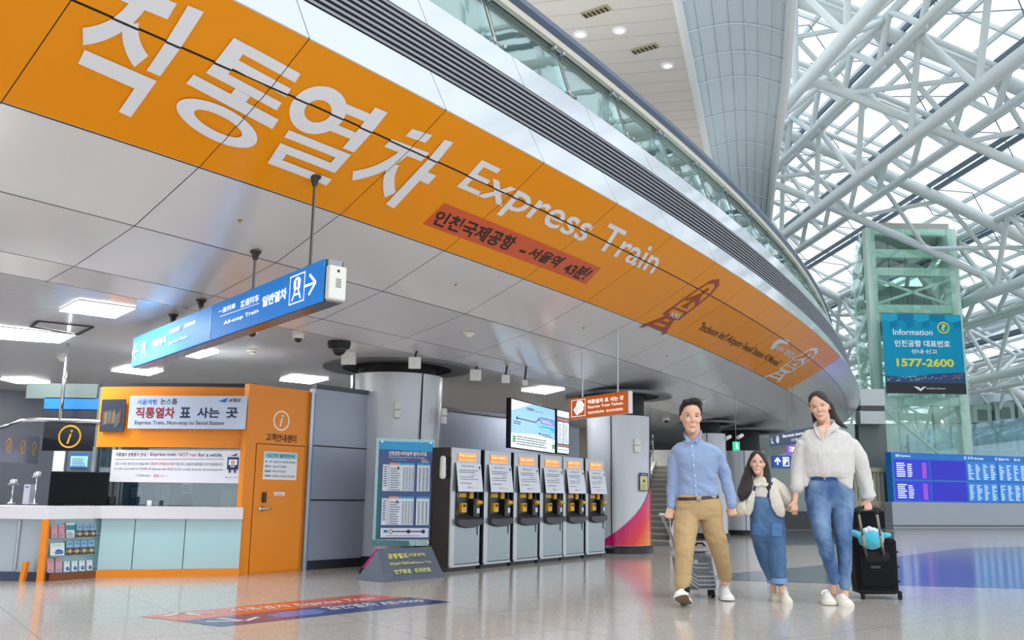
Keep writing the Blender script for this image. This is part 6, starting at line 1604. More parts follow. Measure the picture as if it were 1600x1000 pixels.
class Fig:
    """a figure: pixel joints at its own depth, radii in pixels"""
    def __init__(s, name, label, foot, Y0):
        s.Y = Y0; s.k = Y0 * 1.02 / F
        s.root = thing(name, label, 'person', tuple(foot))
    def P(s, x, y, dy=0.0): return at(x, y, Y=s.Y + dy)
    def limb(s, mb, pts, flat=1.0, n=14, rounded=True, ref=(0, 1, 0)):
        """pts: (x, y, dy, r)"""
        mb.tube([s.P(a, b, c) for a, b, c, r in pts], [r * s.k for *_, r in pts], rb=[r * s.k * flat for *_, r in pts], n=n, rounded=rounded, ref=ref); return mb
    def trunk(s, mb, rows, n=28, e=2.3):
        """rows: (y, cx, half width, depth half, dy) level slices"""
        rings = []
        for y, cx, hw, hd_, dy in rows:
            c = s.P(cx, y, dy); ring = []
            for k in range(n):
                a = 2 * PI * k / n; ca, sa = math.cos(a), math.sin(a)
                ring.append(c + Vector((hw * s.k * math.copysign(abs(ca) ** (2 / e), ca), hd_ * s.k * math.copysign(abs(sa) ** (2 / e), sa), 0)))
            rings.append(ring)
        return mb.loft(rings)

def hand(mb, W_, d, nn, sd, curl=1.2, L=0.19, thumb_in=0.6):
    """wrist point, direction to knuckles, palm side, thumb side"""
    d, nn, sd = Vector(d).normalized(), Vector(nn).normalized(), Vector(sd).normalized(); q = L / 0.19
    mb.tube([W_ - d * 0.03 * q, W_ + d * 0.01 * q, W_ + d * 0.05 * q, W_ + d * 0.092 * q], [0.026 * q, 0.028 * q, 0.040 * q, 0.039 * q], rb=[0.021 * q, 0.018 * q, 0.017 * q, 0.014 * q], ref=tuple(nn), n=14, rounded=True)
    for i, (l, r) in enumerate(((0.072, 0.0100), (0.080, 0.0103), (0.074, 0.0098), (0.058, 0.0088))):
        p = W_ + d * (0.090 - 0.004 * abs(i - 1)) * q + sd * (0.033 - 0.0225 * i) * q; pts = [p - d * 0.012 * q, p]; a = 0
        for j, f_ in enumerate((0.42, 0.32, 0.26)):
            a += curl * (0.9, 1.0, 0.7)[j] * (1 + 0.05 * i); v = d * math.cos(a) + nn * math.sin(a) + sd * 0.05 * (1.5 - i)
            p = p + v.normalized() * l * f_ * q; pts.append(p)
        mb.tube(pts, [r * q, r * q, r * 0.97 * q, r * 0.9 * q, r * 0.78 * q], n=10, rounded=True, ref=tuple(sd))
    p = W_ + d * 0.022 * q + sd * 0.030 * q; v1 = (d * 0.7 + sd * 0.6 + nn * 0.35).normalized(); p2 = p + v1 * 0.042 * q
    v2 = (d * 0.75 + sd * (0.1 - thumb_in * 0.4) + nn * (0.3 + thumb_in)).normalized(); p3 = p2 + v2 * 0.034 * q; p4 = p3 + v2 * 0.024 * q
    mb.tube([p - v1 * 0.012 * q, p, p2, p3, p4], [0.015 * q, 0.0155 * q, 0.0125 * q, 0.011 * q, 0.0085 * q], n=10, rounded=True, ref=tuple(nn))

HW = [(0.0, .055, -.19, -.07), (.02, .10, -.235, -.04), (.06, .135, -.262, .0), (.12, .168, -.272, .05), (.20, .205, -.272, .14), (.29, .235, -.280, .27), (.38, .256, -.288, .35), (.47, .270, -.284, .40),
      (.56, .281, -.300, .425), (.65, .289, -.312, .435), (.74, .285, -.300, .42), (.82, .262, -.262, .385), (.89, .222, -.20, .32), (.95, .155, -.11, .22), (.99, .065, .0, .12)]
def head_ring(z, g=0.0, jaw=1.0, n=36):
    for a, b in zip(HW[:-1], HW[1:]):
        if z <= b[0]: break
    t = min(max((z - a[0]) / (b[0] - a[0]), 0), 1); w, f0, b0 = [a[i] + (b[i] - a[i]) * t for i in (1, 2, 3)]
    if z < 0.35: w *= jaw + (1 - jaw) * z / 0.35
    cy = (f0 + b0) / 2; d = (b0 - f0) / 2; out = []
    for k in range(n):
        a_ = 2 * PI * k / n; ca, sa = math.cos(a_), math.sin(a_)
        out.append(Vector(((w + g) * math.copysign(abs(ca) ** 0.9, ca), cy + (d + g) * math.copysign(abs(sa) ** 0.95, sa), z)))
    return out
def head_shapes(mb, T, jaw=1.0, fem=0.0):
    """head in units of its height, chin at z=0, crown at z=1, face towards -y"""
    q = MB().loft([head_ring(z, 0, jaw) for z in [0.0, .015, .04, .08, .12, .16, .2, .25, .3, .35, .4, .45, .5, .55, .6, .65, .7, .75, .8, .84, .88, .92, .95, .97, .99]]); mb.add([T(p) for p in q.v], q.f)
    def B(c, r, n=18, m=12):
        q = MB().ball(c, r, n=n, m=m); mb.add([T(p) for p in q.v], q.f)
    B((0, -0.235, 0.065), (0.065, 0.055, 0.05))
    for s_ in (-1, 1):
        B((0.13 * s_, -0.215, 0.365), (0.085, 0.085, 0.075)); B((0.10 * s_, -0.272, 0.565), (0.075, 0.04, 0.026)); B((0.282 * s_, 0.03, 0.455), (0.026, 0.055, 0.09)); B((0.300 * s_, 0.05, 0.49), (0.018, 0.045, 0.05))
        B((0.036 * s_, -0.315, 0.345), (0.026, 0.030, 0.022))
    q = MB().tube([(0, -0.275, 0.57), (0, -0.305, 0.48), (0, -0.345, 0.39), (0, -0.352, 0.355)], [0.020, 0.024, 0.034, 0.030], rb=[0.03, 0.035, 0.035, 0.028], n=12, rounded=True); mb.add([T(p) for p in q.v], q.f)
    q = MB().tube([(-0.085, -0.262, 0.225), (0, -0.292, 0.22), (0.085, -0.262, 0.225)], [0.024, 0.034, 0.024], n=10, rounded=True); mb.add([T(p) for p in q.v], q.f)

def head_T(C, H, yaw, roll, pitch):
    R_ = Matrix.Rotation(math.radians(roll), 3, 'Y') @ Matrix.Rotation(math.radians(yaw), 3, 'Z') @ Matrix.Rotation(math.radians(pitch), 3, 'X')
    return (lambda p: C + R_ @ ((Vector(p) - Vector((0, 0, 0.5))) * H)), R_

def face_patch(bvh, T, R_, pts, off, m, name, parent, H):
    """flat coloured feature laid on the face: pts in (x,z) head units"""
    fwd = R_ @ Vector((0, -1, 0)); mb = MB()
    def hit(x, z):
        o = T((x, -1.2, z)); h = bvh.ray_cast(o, -fwd, 3.0); 
        return (h[0] if h[0] is not None else T((x, -0.3, z))) + fwd * off
    cx = sum(p[0] for p in pts) / len(pts); cz = sum(p[1] for p in pts) / len(pts); n = len(pts)
    vs = [hit(cx, cz)] + [hit(cx + (x - cx) * 0.5, cz + (z - cz) * 0.5) for x, z in pts] + [hit(x, z) for x, z in pts]
    fs = [(0, 1 + i, 1 + (i + 1) % n) for i in range(n)] + [(1 + i, 1 + n + i, 1 + n + (i + 1) % n, 1 + (i + 1) % n) for i in range(n)]
    mb.add(vs, fs)
    return mb.build(name, m, parent, smooth=True)

def arcs(x0, x1, zl, zu, zc=None, n=9):
    """lens between two arcs: corner height zl, top bulge zu, bottom bulge zc"""
    up = [(x0 + (x1 - x0) * i / n, zl + (zu - zl) * math.sin(PI * i / n)) for i in range(n + 1)]
    dn = [(x1 - (x1 - x0) * i / n, zl + (zc - zl) * math.sin(PI * i / n)) for i in range(1, n)]
    return up + dn

def face(bvh, T, R_, parent, H, lips, smile=1.0, female=False, small=1.0, open_=1.0):
    eyew = M('eye_white', (222, 216, 210), 0.3); iris = M('iris_dark', (32, 20, 16), 0.15); brow = M('brow_dark', (38, 28, 24), 0.7); lid = M('lash_dark', (28, 18, 16), 0.6)
    for s_ in (-1, 1):
        c = 0.128 * s_; ez = 0.485
        a0, a1 = c - 0.062 * small, c + 0.062 * small
        face_patch(bvh, T, R_, arcs(a0, a1, ez, ez + 0.028 * open_, ez - 0.014 * open_), 0.0012, eyew, 'eye', parent, H)
        e_ = parent.children[-1] if parent.children else None
        face_patch(bvh, T, R_, [(c - 0.005 + 0.022 * math.cos(t), ez + 0.005 + 0.019 * open_ * math.sin(t)) for t in [2 * PI * i / 12 for i in range(12)]], 0.0020, iris, 'iris', parent, H)
        face_patch(bvh, T, R_, arcs(a0 - 0.006, a1 + 0.006, ez + 0.002, ez + 0.042 * open_, ez + 0.026 * open_), 0.0026, lid, 'eyelid', parent, H)
        b0, b1 = (0.058 * s_, 0.215 * s_)
        face_patch(bvh, T, R_, arcs(min(b0, b1), max(b0, b1), 0.555, 0.592 if not female else 0.582, 0.572), 0.0020, brow, 'eyebrow', parent, H)
        face_patch(bvh, T, R_, [(0.026 * s_ + 0.013 * math.cos(t), 0.325 + 0.007 * math.sin(t)) for t in [2 * PI * i / 8 for i in range(8)]], 0.0008, M('nostril', (110, 60, 48), 0.7), 'nostril', parent, H)
    w = 0.125 * smile; z = 0.25
    lipm = M('lips_' + parent.name.split('.')[0] + str(lips), lips, 0.35)
    if open_ or True:
        top = [(-w + 2 * w * i / 10, z - 0.028 * math.sin(PI * i / 10) + 0.006 * abs(math.sin(2 * PI * i / 10))) for i in range(11)]
        bot = [(w - 2 * w * i / 10, z - 0.088 * math.sin(PI * i / 10)) for i in range(1, 10)]
        face_patch(bvh, T, R_, top + bot, 0.0014, lipm, 'lips', parent, H)
        w2 = w * 0.80
        top = [(-w2 + 2 * w2 * i / 10, z - 0.010 - 0.026 * math.sin(PI * i / 10)) for i in range(11)]; bot = [(w2 - 2 * w2 * i / 10, z - 0.010 - 0.052 * math.sin(PI * i / 10)) for i in range(1, 10)]
        face_patch(bvh, T, R_, top + bot, 0.0026, M('teeth', (240, 236, 230), 0.25), 'teeth', parent, H)

def hair_cap(T, line, grow=0.05, side=0.42, seed=0.0, bumps=(), nape=0.28):
    """scalp shell; line(x) gives the hairline height on the forehead"""
    mb = MB(); rings = []; n = 72
    zs = [nape - 0.06 + (1.0 - nape + 0.06) * i / 34 for i in range(34)] + [0.985, 0.995]
    for z in zs:
        ring = []
        for k, p in enumerate(head_ring(min(z, 0.99), 0.0, 1.0, n)):
            c = Vector((0, 0.06, 0.60)); d = (p - c).normalized(); th = 2 * PI * k / n
            g = grow * (0.8 + 0.5 * max(0, z - 0.5)) + 0.012 * noise.noise(Vector((th * 4 + seed, z * 3, seed))) + 0.006 * math.sin(th * 19 + 3 * math.sin(z * 7 + seed))
            if p.y < 0.10 and z < line(p.x): g = -0.05
            elif z < side and p.y < 0.17: g = -0.05
            elif z < nape: g = -0.05
            ring.append(T(p + d * g))
        rings.append(ring)
    mb.loft(rings)
    for c, r in bumps:
        q = MB().ball(c, r, n=20, m=14); mb.add([T(p) for p in q.v], q.f)
    return mb

skin = bpy.data.materials.new('skin'); skin.use_nodes = True
_b = skin.node_tree.nodes['Principled BSDF']; _b.inputs['Base Color'].default_value = lin((226, 178, 152)) + (1,); _b.inputs['Roughness'].default_value = 0.45
_b.inputs['Subsurface Weight'].default_value = 0.12; _b.inputs['Subsurface Radius'].default_value = (0.02, 0.008, 0.004); _b.inputs['Subsurface Scale'].default_value = 0.3
hairm = M('hair_black', (16, 13, 14), 0.34, spec=0.5, bump=0.5, bscale=40, stretch=(60, 60, 4)); hair_b = M('hair_brown_black', (27, 20, 18), 0.32, spec=0.6, bump=0.5, bscale=40, stretch=(60, 60, 4))

def shoe(parent, heel, fwd, up, L=0.29, W_=0.13, upper=(238, 238, 236), sole=(232, 230, 224), tread=None, high=0.0, label=None):
    f_ = Vector(fwd).normalized(); u_ = Vector(up); u_ = (u_ - f_ * u_.dot(f_)).normalized(); r_ = f_.cross(u_)
    T = lambda x, y, z: heel + r_ * x + f_ * y + u_ * z
    prof = [(0.0, 0.30), (0.04, 0.36), (0.2, 0.38), (0.4, 0.36), (0.6, 0.44), (0.78, 0.49), (0.92, 0.40), (0.98, 0.24), (1.0, 0.08)]
    out = [(w * W_, y * L) for y, w in prof] + [(-w * W_, y * L) for y, w in prof[::-1]]
    um_ = M('shoe_upper_%d_%d_%d' % upper, upper, 0.5); sm_ = M('shoe_sole_%d_%d_%d' % sole, sole, 0.6)
    rings = []
    hs = [0.085 + high, 0.085 + high, 0.09 + high, 0.085 + high * 0.6, 0.07, 0.055, 0.045, 0.038, 0.03]
    for (y, w), h_ in zip(prof, hs):
        ring = [T(math.cos(t) * w * W_ * 0.98, y * L, 0.02 + (h_ if math.sin(t) > 0 else 0.012) * math.sin(t)) for t in [2 * PI * k / 16 for k in range(16)]]
        rings.append(ring)
    o = MB().loft(rings).build('shoe', um_, parent, smooth=True, label=label)
    sub = o.modifiers.new('sub', 'SUBSURF'); sub.levels = 1; sub.render_levels = 2
    MB().hexa([T(x * 1.04, y * 1.01 - 0.002, 0.0) for x, y in out], [T(x * 1.06, y * 1.015 - 0.002, 0.027) for x, y in out]).build('sole', sm_, o)
    if tread: MB().hexa([T(x * 0.95, y * 0.97 + 0.004, -0.003) for x, y in out], [T(x * 0.98, y, 0.0) for x, y in out]).build('tread', M('tread_%d' % tread[0], tread, 0.7), o)
    for i in range(4):
        y = (0.42 + 0.085 * i) * L; z = 0.02 + (0.085 + high * 0.5) * (1 - i * 0.14)
        MB().tube([T(-0.028, y - 0.008, z - 0.004), T(0, y, z + 0.006), T(0.028, y + 0.008, z - 0.004)], 0.0045, n=6).build('lace', M('lace_white', (246, 246, 244), 0.6), o)
    return o

def cast(bvh, px, py, off=0.0):
    d = ray(px, py).normalized(); h = bvh.ray_cast(EYE, d, 40)
    return (h[0] - d * off, h[1]) if h[0] is not None else (None, None)

# ------------------------------------------------------------------ the man
g = Fig('person', 'man in light blue shirt and khaki trousers smiling, pulling a silver suitcase', at(1092, 945, z=0), 9.65)
man = g.root
shirt_m = M('shirt_blue', (140, 160, 196), 0.8, sheen=0.15, bump=0.45, bscale=13, stretch=(1, 1, 1.6))
mb = MB()
g.trunk(mb, [(686, 1083, 11, 10, 0.01), (690, 1084, 17, 13, 0.01), (693, 1085, 26, 15, 0.01), (697, 1086.5, 33, 17, 0.0), (702, 1087.5, 38, 19, 0), (709, 1088, 39, 21, 0.0), (722, 1088, 33, 21, -0.01), (740, 1089.5, 29.5, 19, -0.01), (758, 1090, 29.5, 18.5, 0.0), (770, 1090, 31.5, 19.5, 0.0), (777, 1090, 31, 19, 0.0)])
g.limb(mb, [(1061, 709, 0, 8.5), (1054, 715, 0, 9.8), (1052, 730, 0.01, 9.6), (1052, 748, 0.02, 9), (1050, 770, 0.02, 8), (1048.5, 791, 0.0, 7)])
g.limb(mb, [(1113, 708, 0, 8.5), (1121, 714, 0, 10), (1128.5, 730, 0.0, 9.8), (1134, 748, 0.0, 9.4), (1139.5, 768, -0.02, 8.6), (1143, 788, -0.04, 8.2)])
sh, shb = baked('shirt', mb, shirt_m, man, 0.0075, 9, folds(0.014, 6, 11, 3.0))
mb = MB(); pts = [(1078.5, 689, -0.125), (1071, 683, -0.07), (1069, 679, 0.0), (1077, 675, 0.09), (1090, 674, 0.09), (1096, 676, 0.0), (1094, 682, -0.07), (1086, 689, -0.125)]
mb.tube([g.P(*p) for p in pts], [0.007] * 8, rb=[0.018, 0.024, 0.028, 0.03, 0.03, 0.028, 0.024, 0.018], ref=(0, 0, 1), n=10, rounded=True); baked('collar', mb, M('shirt_blue'), man, 0.006, 2)
for q in (((1070, 681), (1073.5, 692), (1079.5, 689), (1076, 684)), ((1096, 678), (1089, 692), (1084.5, 688), (1088, 684))):
    a = [cast(shb, x, y + 2, 0.012)[0] or g.P(x, y, -0.12) for x, y in q]; a = [g.P(x, y, -0.135) for x, y in q]
    MB().extrude(a, (0, -0.008, -0.002)).build('collar_flap', shirt_m, man)
# placket and buttons
px_ = lambda y: 1081 + (y - 692) * 0.085
vs = []
for y in range(693, 777, 4):
    for s_ in (-1.6, 1.6):
        h, n_ = cast(shb, px_(y) + s_, y, 0.003); vs.append(h if h else g.P(px_(y) + s_, y, -0.13))
MB().add(vs, [(2 * i, 2 * i + 1, 2 * i + 3, 2 * i + 2) for i in range(len(vs) // 2 - 1)]).build('placket', M('placket_blue', (148, 168, 202), 0.75), man, smooth=True)
for y in (697, 712, 727, 743, 759, 773):
    h, n_ = cast(shb, px_(y), y, 0.004)
    if h: MB().cyl(h, h + Vector((0, -0.004, 0)), 0.0075, 10).build('button', M('button_white', (240, 240, 240), 0.3), man)
mb = MB()
g.trunk(mb, [(774, 1090, 32, 19, 0), (780, 1090.5, 33.5, 20, 0), (792, 1091.5, 36, 22, 0), (804, 1092, 36.5, 21, 0.0), (812, 1092, 34, 18, 0)])
g.limb(mb, [(1074, 800, 0, 18.5), (1072, 822, -0.05, 18.8), (1070, 842, -0.13, 16.5), (1069, 862, -0.2, 14.5), (1068, 885, -0.22, 13.3), (1067, 904, -0.24, 12), (1066, 914, -0.25, 11.3)])
g.limb(mb, [(1109, 800, 0, 18.5), (1113, 820, 0.0, 17), (1119, 842, 0.02, 15), (1125, 862, 0.08, 13), (1130, 884, 0.2, 12), (1133, 900, 0.3, 11.2)])
chino = M('chino_khaki', (184, 154, 110), 0.8, bump=0.45, bscale=11, stretch=(1, 1, 1.5))
tr, trb = baked('trousers', mb, chino, man, 0.0075, 9, folds(0.014, 5, 10, 11.0))
mb = MB(); vs = []
for i in range(25):
    x = 1058.5 + (1122 - 1058.5) * i / 24; y = 779.5 - 0.0 * i - 4.0 * (i / 24) ** 2
    for o_ in (-2.2, 2.4):
        h, n_ = cast(trb, x, y + o_, 0.006); h = h or g.P(x, y + o_, -0.1); vs.append(h)
mb.add(vs, [(2 * i, 2 * i + 1, 2 * i + 3, 2 * i + 2) for i in range(24)]); bl = mb.build('belt', M('belt_brown', (62, 38, 30), 0.4), man, smooth=True); bl.modifiers.new('solid', 'SOLIDIFY').thickness = 0.008
h, n_ = cast(trb, 1092, 779, 0.016); MB().box(h, (0.05, 0.008, 0.036)).build('buckle', M('buckle_steel', (150, 146, 140), 0.25, metal=1.0), bl, bevel=0.003)
# body
C_ = g.P(1079.8, 651.5, -0.03); Hm = 52 * g.k
T, R_ = head_T(C_, Hm, -2, 2, -1)
mb = MB(); head_shapes(mb, T)
mb.tube([g.P(1082, 664, 0.02), g.P(1083, 680, 0.02), g.P(1084, 694, 0.03)], [11.2 * g.k, 11 * g.k, 13 * g.k], rb=[11 * g.k, 11 * g.k, 13 * g.k], n=18, rounded=True)
g.trunk(mb, [(694, 1085, 20, 11, 0.02), (702, 1087, 30, 14, 0.02), (740, 1089, 24, 14, 0.01), (790, 1091, 28, 14, 0.01), (806, 1092, 26, 12, 0.01)])
g.limb(mb, [(1058, 704, 0, 6), (1052, 745, 0.02, 6), (1048.5, 788, 0.0, 4.6), (1047.5, 797, -0.01, 4.2)])
g.limb(mb, [(1116, 704, 0, 6), (1134, 748, 0, 6), (1143, 786, -0.04, 4.6), (1143.5, 792, -0.04, 4.2)])
g.limb(mb, [(1076, 800, 0, 11), (1069, 860, -0.2, 9), (1066, 912, -0.26, 6)])
g.limb(mb, [(1107, 800, 0, 11), (1124, 862, 0.08, 9), (1133, 910, 0.32, 6)])
hand(mb, g.P(1046.5, 793.5, -0.01), (-0.12, -0.1, -1), (0.1, 1, 0.1), (1, -0.1, -0.1), 1.15, 0.20)
hand(mb, g.P(1143.5, 789, -0.04), (0.0, -0.1, -1), (0.35, 0.9, 0.1), (-0.9, 0.35, 0), 0.95, 0.195)
bd, hb = baked('body', mb, skin, man, 0.0055, 2)
face(hb, T, R_, man, Hm, (176, 96, 88), 1.05, open_=0.72)
hl = lambda x: 0.82 - 9 * max(0, abs(x) - 0.12) ** 2 + 0.02 * math.sin(x * 22 + 1)
hc = hair_cap(T, hl, 0.05, side=0.50, seed=1.0, bumps=(((-0.17, -0.12, 0.90), (0.12, 0.20, 0.10)), ((0.07, -0.12, 0.945), (0.21, 0.22, 0.115)), ((0.20, -0.04, 0.88), (0.12, 0.22, 0.14))))
baked('hair', hc, hairm, man, 0.0065, 2, folds(0.004, 60, 20, 5))
shoe(man, g.P(1074, 945, -0.26) * 1.0, (-0.45, -0.95, 0.42), (-0.25, 0.35, 1), 0.30, 0.145, high=0.02, tread=(128, 104, 84), label='white sneaker with its brown tread showing')
p = at(1130, 922, Y=10.12); p.z = 0.0
shoe(man, Vector((p.x, 10.14, 0.005)), (-0.02, -1, 0.02), (0, 0, 1), 0.30, 0.145, high=0.09, label='white sneaker flat on the floor')
MB().tube([g.P(1068, 910, -0.25), g.P(1070, 926, -0.27)], [8 * g.k, 7.5 * g.k], n=14).build('sock', M('sock_black', (24, 24, 28), 0.8), man, smooth=True)
MB().tube([g.P(1132, 898, 0.33), g.P(1131.5, 916, 0.42)], [7.5 * g.k, 7.5 * g.k], n=14).build('sock', M('sock_white', (226, 226, 228), 0.8), man, smooth=True)

# ------------------------------------------------------------------ the woman
g = Fig('person', 'woman in loose white blouse and blue jeans laughing beside a dark suitcase', at(1305, 944, z=0), 9.75)
wom = g.root
linen = M('blouse_white', (206, 203, 199), 0.85, bump=0.5, bscale=10, stretch=(1.6, 1, 0.6))
mb = MB()
g.trunk(mb, [(667, 1289, 13, 9, 0.03), (670, 1290, 21, 11, 0.02), (673, 1290, 30, 14, 0.01), (678, 1290.5, 36, 18, 0.0), (684, 1291, 40, 20, 0.0), (693, 1291, 41, 22, 0.0), (708, 1292, 39, 24, -0.01), (724, 1293.5, 38.5, 24, -0.01), (738, 1294, 38, 24, -0.01), (746, 1293, 34, 22, -0.01)])
g.limb(mb, [(1264, 688, 0, 9), (1254, 695, 0, 11.2), (1249, 712, 0.02, 11.5), (1247, 732, 0.02, 11), (1245.5, 750, 0.0, 10), (1245, 761, -0.01, 9)])
g.limb(mb, [(1316, 687, 0, 10), (1329, 695, 0, 12.6), (1340, 714, 0.0, 14), (1347, 738, 0, 13.5), (1352, 756, -0.01, 12), (1356, 773, -0.02, 10.5)])
mb.extrude([g.P(x, y, -0.065) for x, y in ((1256, 712), (1256.5, 735), (1257.5, 759), (1261, 759), (1266, 750), (1272, 742), (1278, 715))], (0, 0.10, 0))
mb.extrude([g.P(x, y, -0.13) for x, y in ((1302, 715), (1302, 742), (1309, 749), (1320, 757), (1330, 765), (1334, 762), (1334, 735), (1332, 712))], (0, 0.16, 0))
bl_, blb = baked('blouse', mb, linen, wom, 0.0075, 9, folds(0.024, 7, 3.2, 21.0))
for q, tri in ((((1271, 664), (1275, 678), (1285.5, 689), (1279, 668)), 0), (((1303, 659), (1313, 667), (1300, 674), (1287, 688), (1292, 672)), 0)):
    MB().extrude([g.P(x, y, -0.135 if i else -0.10) for i, (x, y) in enumerate(q)], (0.0, -0.008, -0.003)).build('collar_flap', linen, wom)
mb = MB(); pts = [(1276, 674, -0.12), (1272, 665, -0.05), (1278, 660, 0.05), (1291, 657, 0.09), (1303, 660, 0.04), (1305, 665, -0.04), (1296, 676, -0.12)]
mb.tube([g.P(*p) for p in pts], [0.007] * 7, rb=[0.02] + [0.032] * 5 + [0.02], ref=(0, 0, 1), n=10, rounded=True); baked('collar', mb, linen, wom, 0.006, 2)
vs = []
for y in range(690, 744, 4):
    for s_ in (-1.8, 1.8):
        h, n_ = cast(blb, 1287 + s_ + (y - 690) * 0.02, y, 0.003); vs.append(h or g.P(1287 + s_, y, -0.15))
MB().add(vs, [(2 * i, 2 * i + 1, 2 * i + 3, 2 * i + 2) for i in range(len(vs) // 2 - 1)]).build('placket', M('blouse_placket', (212, 209, 205), 0.8), wom, smooth=True)
for (a, b, r0, r1) in (((1245, 757, -0.01), (1245, 763.5, -0.01), 9.6, 9.8), ((1355, 769, -0.02), (1357, 777, -0.02), 11, 11.4)):
    mb = MB(); p0, p1 = g.P(*a), g.P(*b); mb.tube([p0, p1], [r0 * g.k, r1 * g.k], n=20); mb.build('cuff', linen, wom, smooth=True, auto=50)
mb = MB()
g.trunk(mb, [(741, 1291, 29, 19, 0), (748, 1292, 31, 20, 0), (760, 1295, 35, 22, 0.0), (775, 1297, 37, 23, 0.02), (788, 1297.5, 36, 20, 0.02), (794, 1297.5, 34, 16, 0.02)])
g.limb(mb, [(1278.5, 780, 0, 18.6), (1280, 800, -0.04, 17.5), (1283, 822, -0.1, 14.2), (1287, 842, -0.14, 12.3), (1292, 862, -0.12, 11.3), (1298, 884, -0.08, 9.3), (1302, 900, -0.06, 7.4), (1303, 907, -0.06, 7)])
g.limb(mb, [(1315, 780, 0, 18.4), (1316, 800, -0.02, 16.5), (1317, 822, -0.06, 13.6), (1318.5, 842, -0.1, 12), (1319.5, 862, -0.08, 11.2), (1320, 884, -0.06, 10), (1320, 904, -0.06, 8.6), (1320, 915, -0.06, 8)])
def denim(name, c0, c1):
    m = bpy.data.materials.new(name); m.use_nodes = True; nt = m.node_tree; b = nt.nodes['Principled BSDF']; L = nt.links.new
    tc = nt.nodes.new('ShaderNodeTexCoord'); n1 = nt.nodes.new('ShaderNodeTexNoise'); n1.inputs['Scale'].default_value = 5; n1.inputs['Detail'].default_value = 5
    n2 = nt.nodes.new('ShaderNodeTexNoise'); n2.inputs['Scale'].default_value = 160; ad = nt.nodes.new('ShaderNodeMath'); ad.operation = 'MULTIPLY_ADD'; ad.inputs[1].default_value = 0.25
    cr = nt.nodes.new('ShaderNodeValToRGB'); cr.color_ramp.elements[0].position = 0.5; cr.color_ramp.elements[1].position = 0.85; cr.color_ramp.elements[0].color = lin(c0) + (1,); cr.color_ramp.elements[1].color = lin(c1) + (1,)
    mp = nt.nodes.new('ShaderNodeMapping'); mp.inputs['Scale'].default_value = (1.0, 1.0, 0.45); L(tc.outputs['Object'], mp.inputs[0]); L(mp.outputs[0], n1.inputs[0]); L(tc.outputs['Object'], n2.inputs[0])
    L(n2.outputs[0], ad.inputs[0]); L(n1.outputs[0], ad.inputs[2]); L(ad.outputs[0], cr.inputs[0]); L(cr.outputs[0], b.inputs['Base Color']); b.inputs['Roughness'].default_value = 0.8
    bp = nt.nodes.new('ShaderNodeBump'); bp.inputs['Strength'].default_value = 0.2; bp.inputs['Distance'].default_value = 0.005; L(n2.outputs[0], bp.inputs['Height']); L(bp.outputs[0], b.inputs['Normal'])
    return m
jm = denim('denim_faded', (58, 92, 140), (132, 160, 192))
je, jeb = baked('jeans', mb, jm, wom, 0.0075, 7, folds(0.008, 6, 16, 31.0))
vs = []
for i in range(17):
    x = 1267 + (1308 - 1267) * i / 16
    for o_ in (-2.5, 2.5):
        h, n_ = cast(jeb, x, 748 + o_, 0.004); vs.append(h or g.P(x, 748 + o_, -0.13))
MB().add(vs, [(2 * i, 2 * i + 1, 2 * i + 3, 2 * i + 2) for i in range(16)]).build('waistband', M('denim_dark', (44, 74, 128), 0.8), wom, smooth=True)
h, n_ = cast(jeb, 1288, 748, 0.008); 
if h: MB().cyl(h, h + Vector((0, -0.006, 0)), 0.011, 12).build('jeans_button', M('buckle_steel'), wom)
C_ = g.P(1280.5, 636, -0.03); Hw = 46.5 * g.k
T, R_ = head_T(C_, Hw, -24, -9, -4)
mb = MB(); head_shapes(mb, T, jaw=0.9)
mb.tube([g.P(1286, 648, 0.03), g.P(1288, 664, 0.03), g.P(1290, 676, 0.03)], [9.5 * g.k, 9.2 * g.k, 13 * g.k], n=18, rounded=True)
g.trunk(mb, [(671, 1289, 15, 14, 0.0), (680, 1289, 26, 16, 0.0), (700, 1291, 28, 17, 0.0), (740, 1293, 24, 15, 0.01), (775, 1297, 29, 16, 0.02), (790, 1297, 26, 13, 0.02)])
mb.extrude([g.P(x, y, d_) for x, y, d_ in ((1277.5, 667, -0.085), (1281, 677, -0.128), (1286.5, 687, -0.141), (1293, 677, -0.128), (1300, 667, -0.085), (1289, 662, -0.055))], (0, 0.10, 0))
g.limb(mb, [(1260, 684, 0, 6), (1248, 725, 0.02, 5.6), (1245, 758, -0.01, 5.0), (1243, 776, -0.03, 4.2), (1242, 785, -0.04, 3.9)])
g.limb(mb, [(1324, 684, 0, 6), (1345, 735, 0, 5.8), (1355, 775, -0.02, 5.0), (1355, 783, -0.03, 4.5)])
g.limb(mb, [(1279, 790, 0, 11), (1288, 845, -0.13, 7.5), (1300, 895, -0.08, 4.8), (1303, 912, -0.04, 4.5), (1303, 925, 0.0, 4.5)])
g.limb(mb, [(1314, 790, 0, 11), (1318, 845, -0.09, 7.5), (1320, 905, -0.06, 5.8), (1320, 926, -0.06, 5.2), (1320, 934, -0.06, 5.2)])
hand(mb, g.P(1242, 783, -0.04), (-0.12, -0.1, -1), (-0.2, 0.9, 0), (-0.9, -0.2, 0), 0.85, 0.185)
hand(mb, g.P(1355, 781.5, -0.03), (-0.02, -0.25, -1), (0.1, 1, 0), (-1, 0.1, 0), 1.15, 0.185)
bd, hb = baked('body', mb, skin, wom, 0.0055, 2)
face(hb, T, R_, wom, Hw, (190, 66, 66), 1.15, female=True, open_=0.7)
hl = lambda x: 0.86 - 0.95 * max(0, abs(x + 0.05) - 0.03)
hc = hair_cap(T, hl, 0.045, side=0.52, seed=4.0)
def strand(hc, pts, r, flat=0.6):
    hc.tube(pts, [q * g.k for q in r], rb=[q * g.k * flat for q in r], n=12, rounded=True)
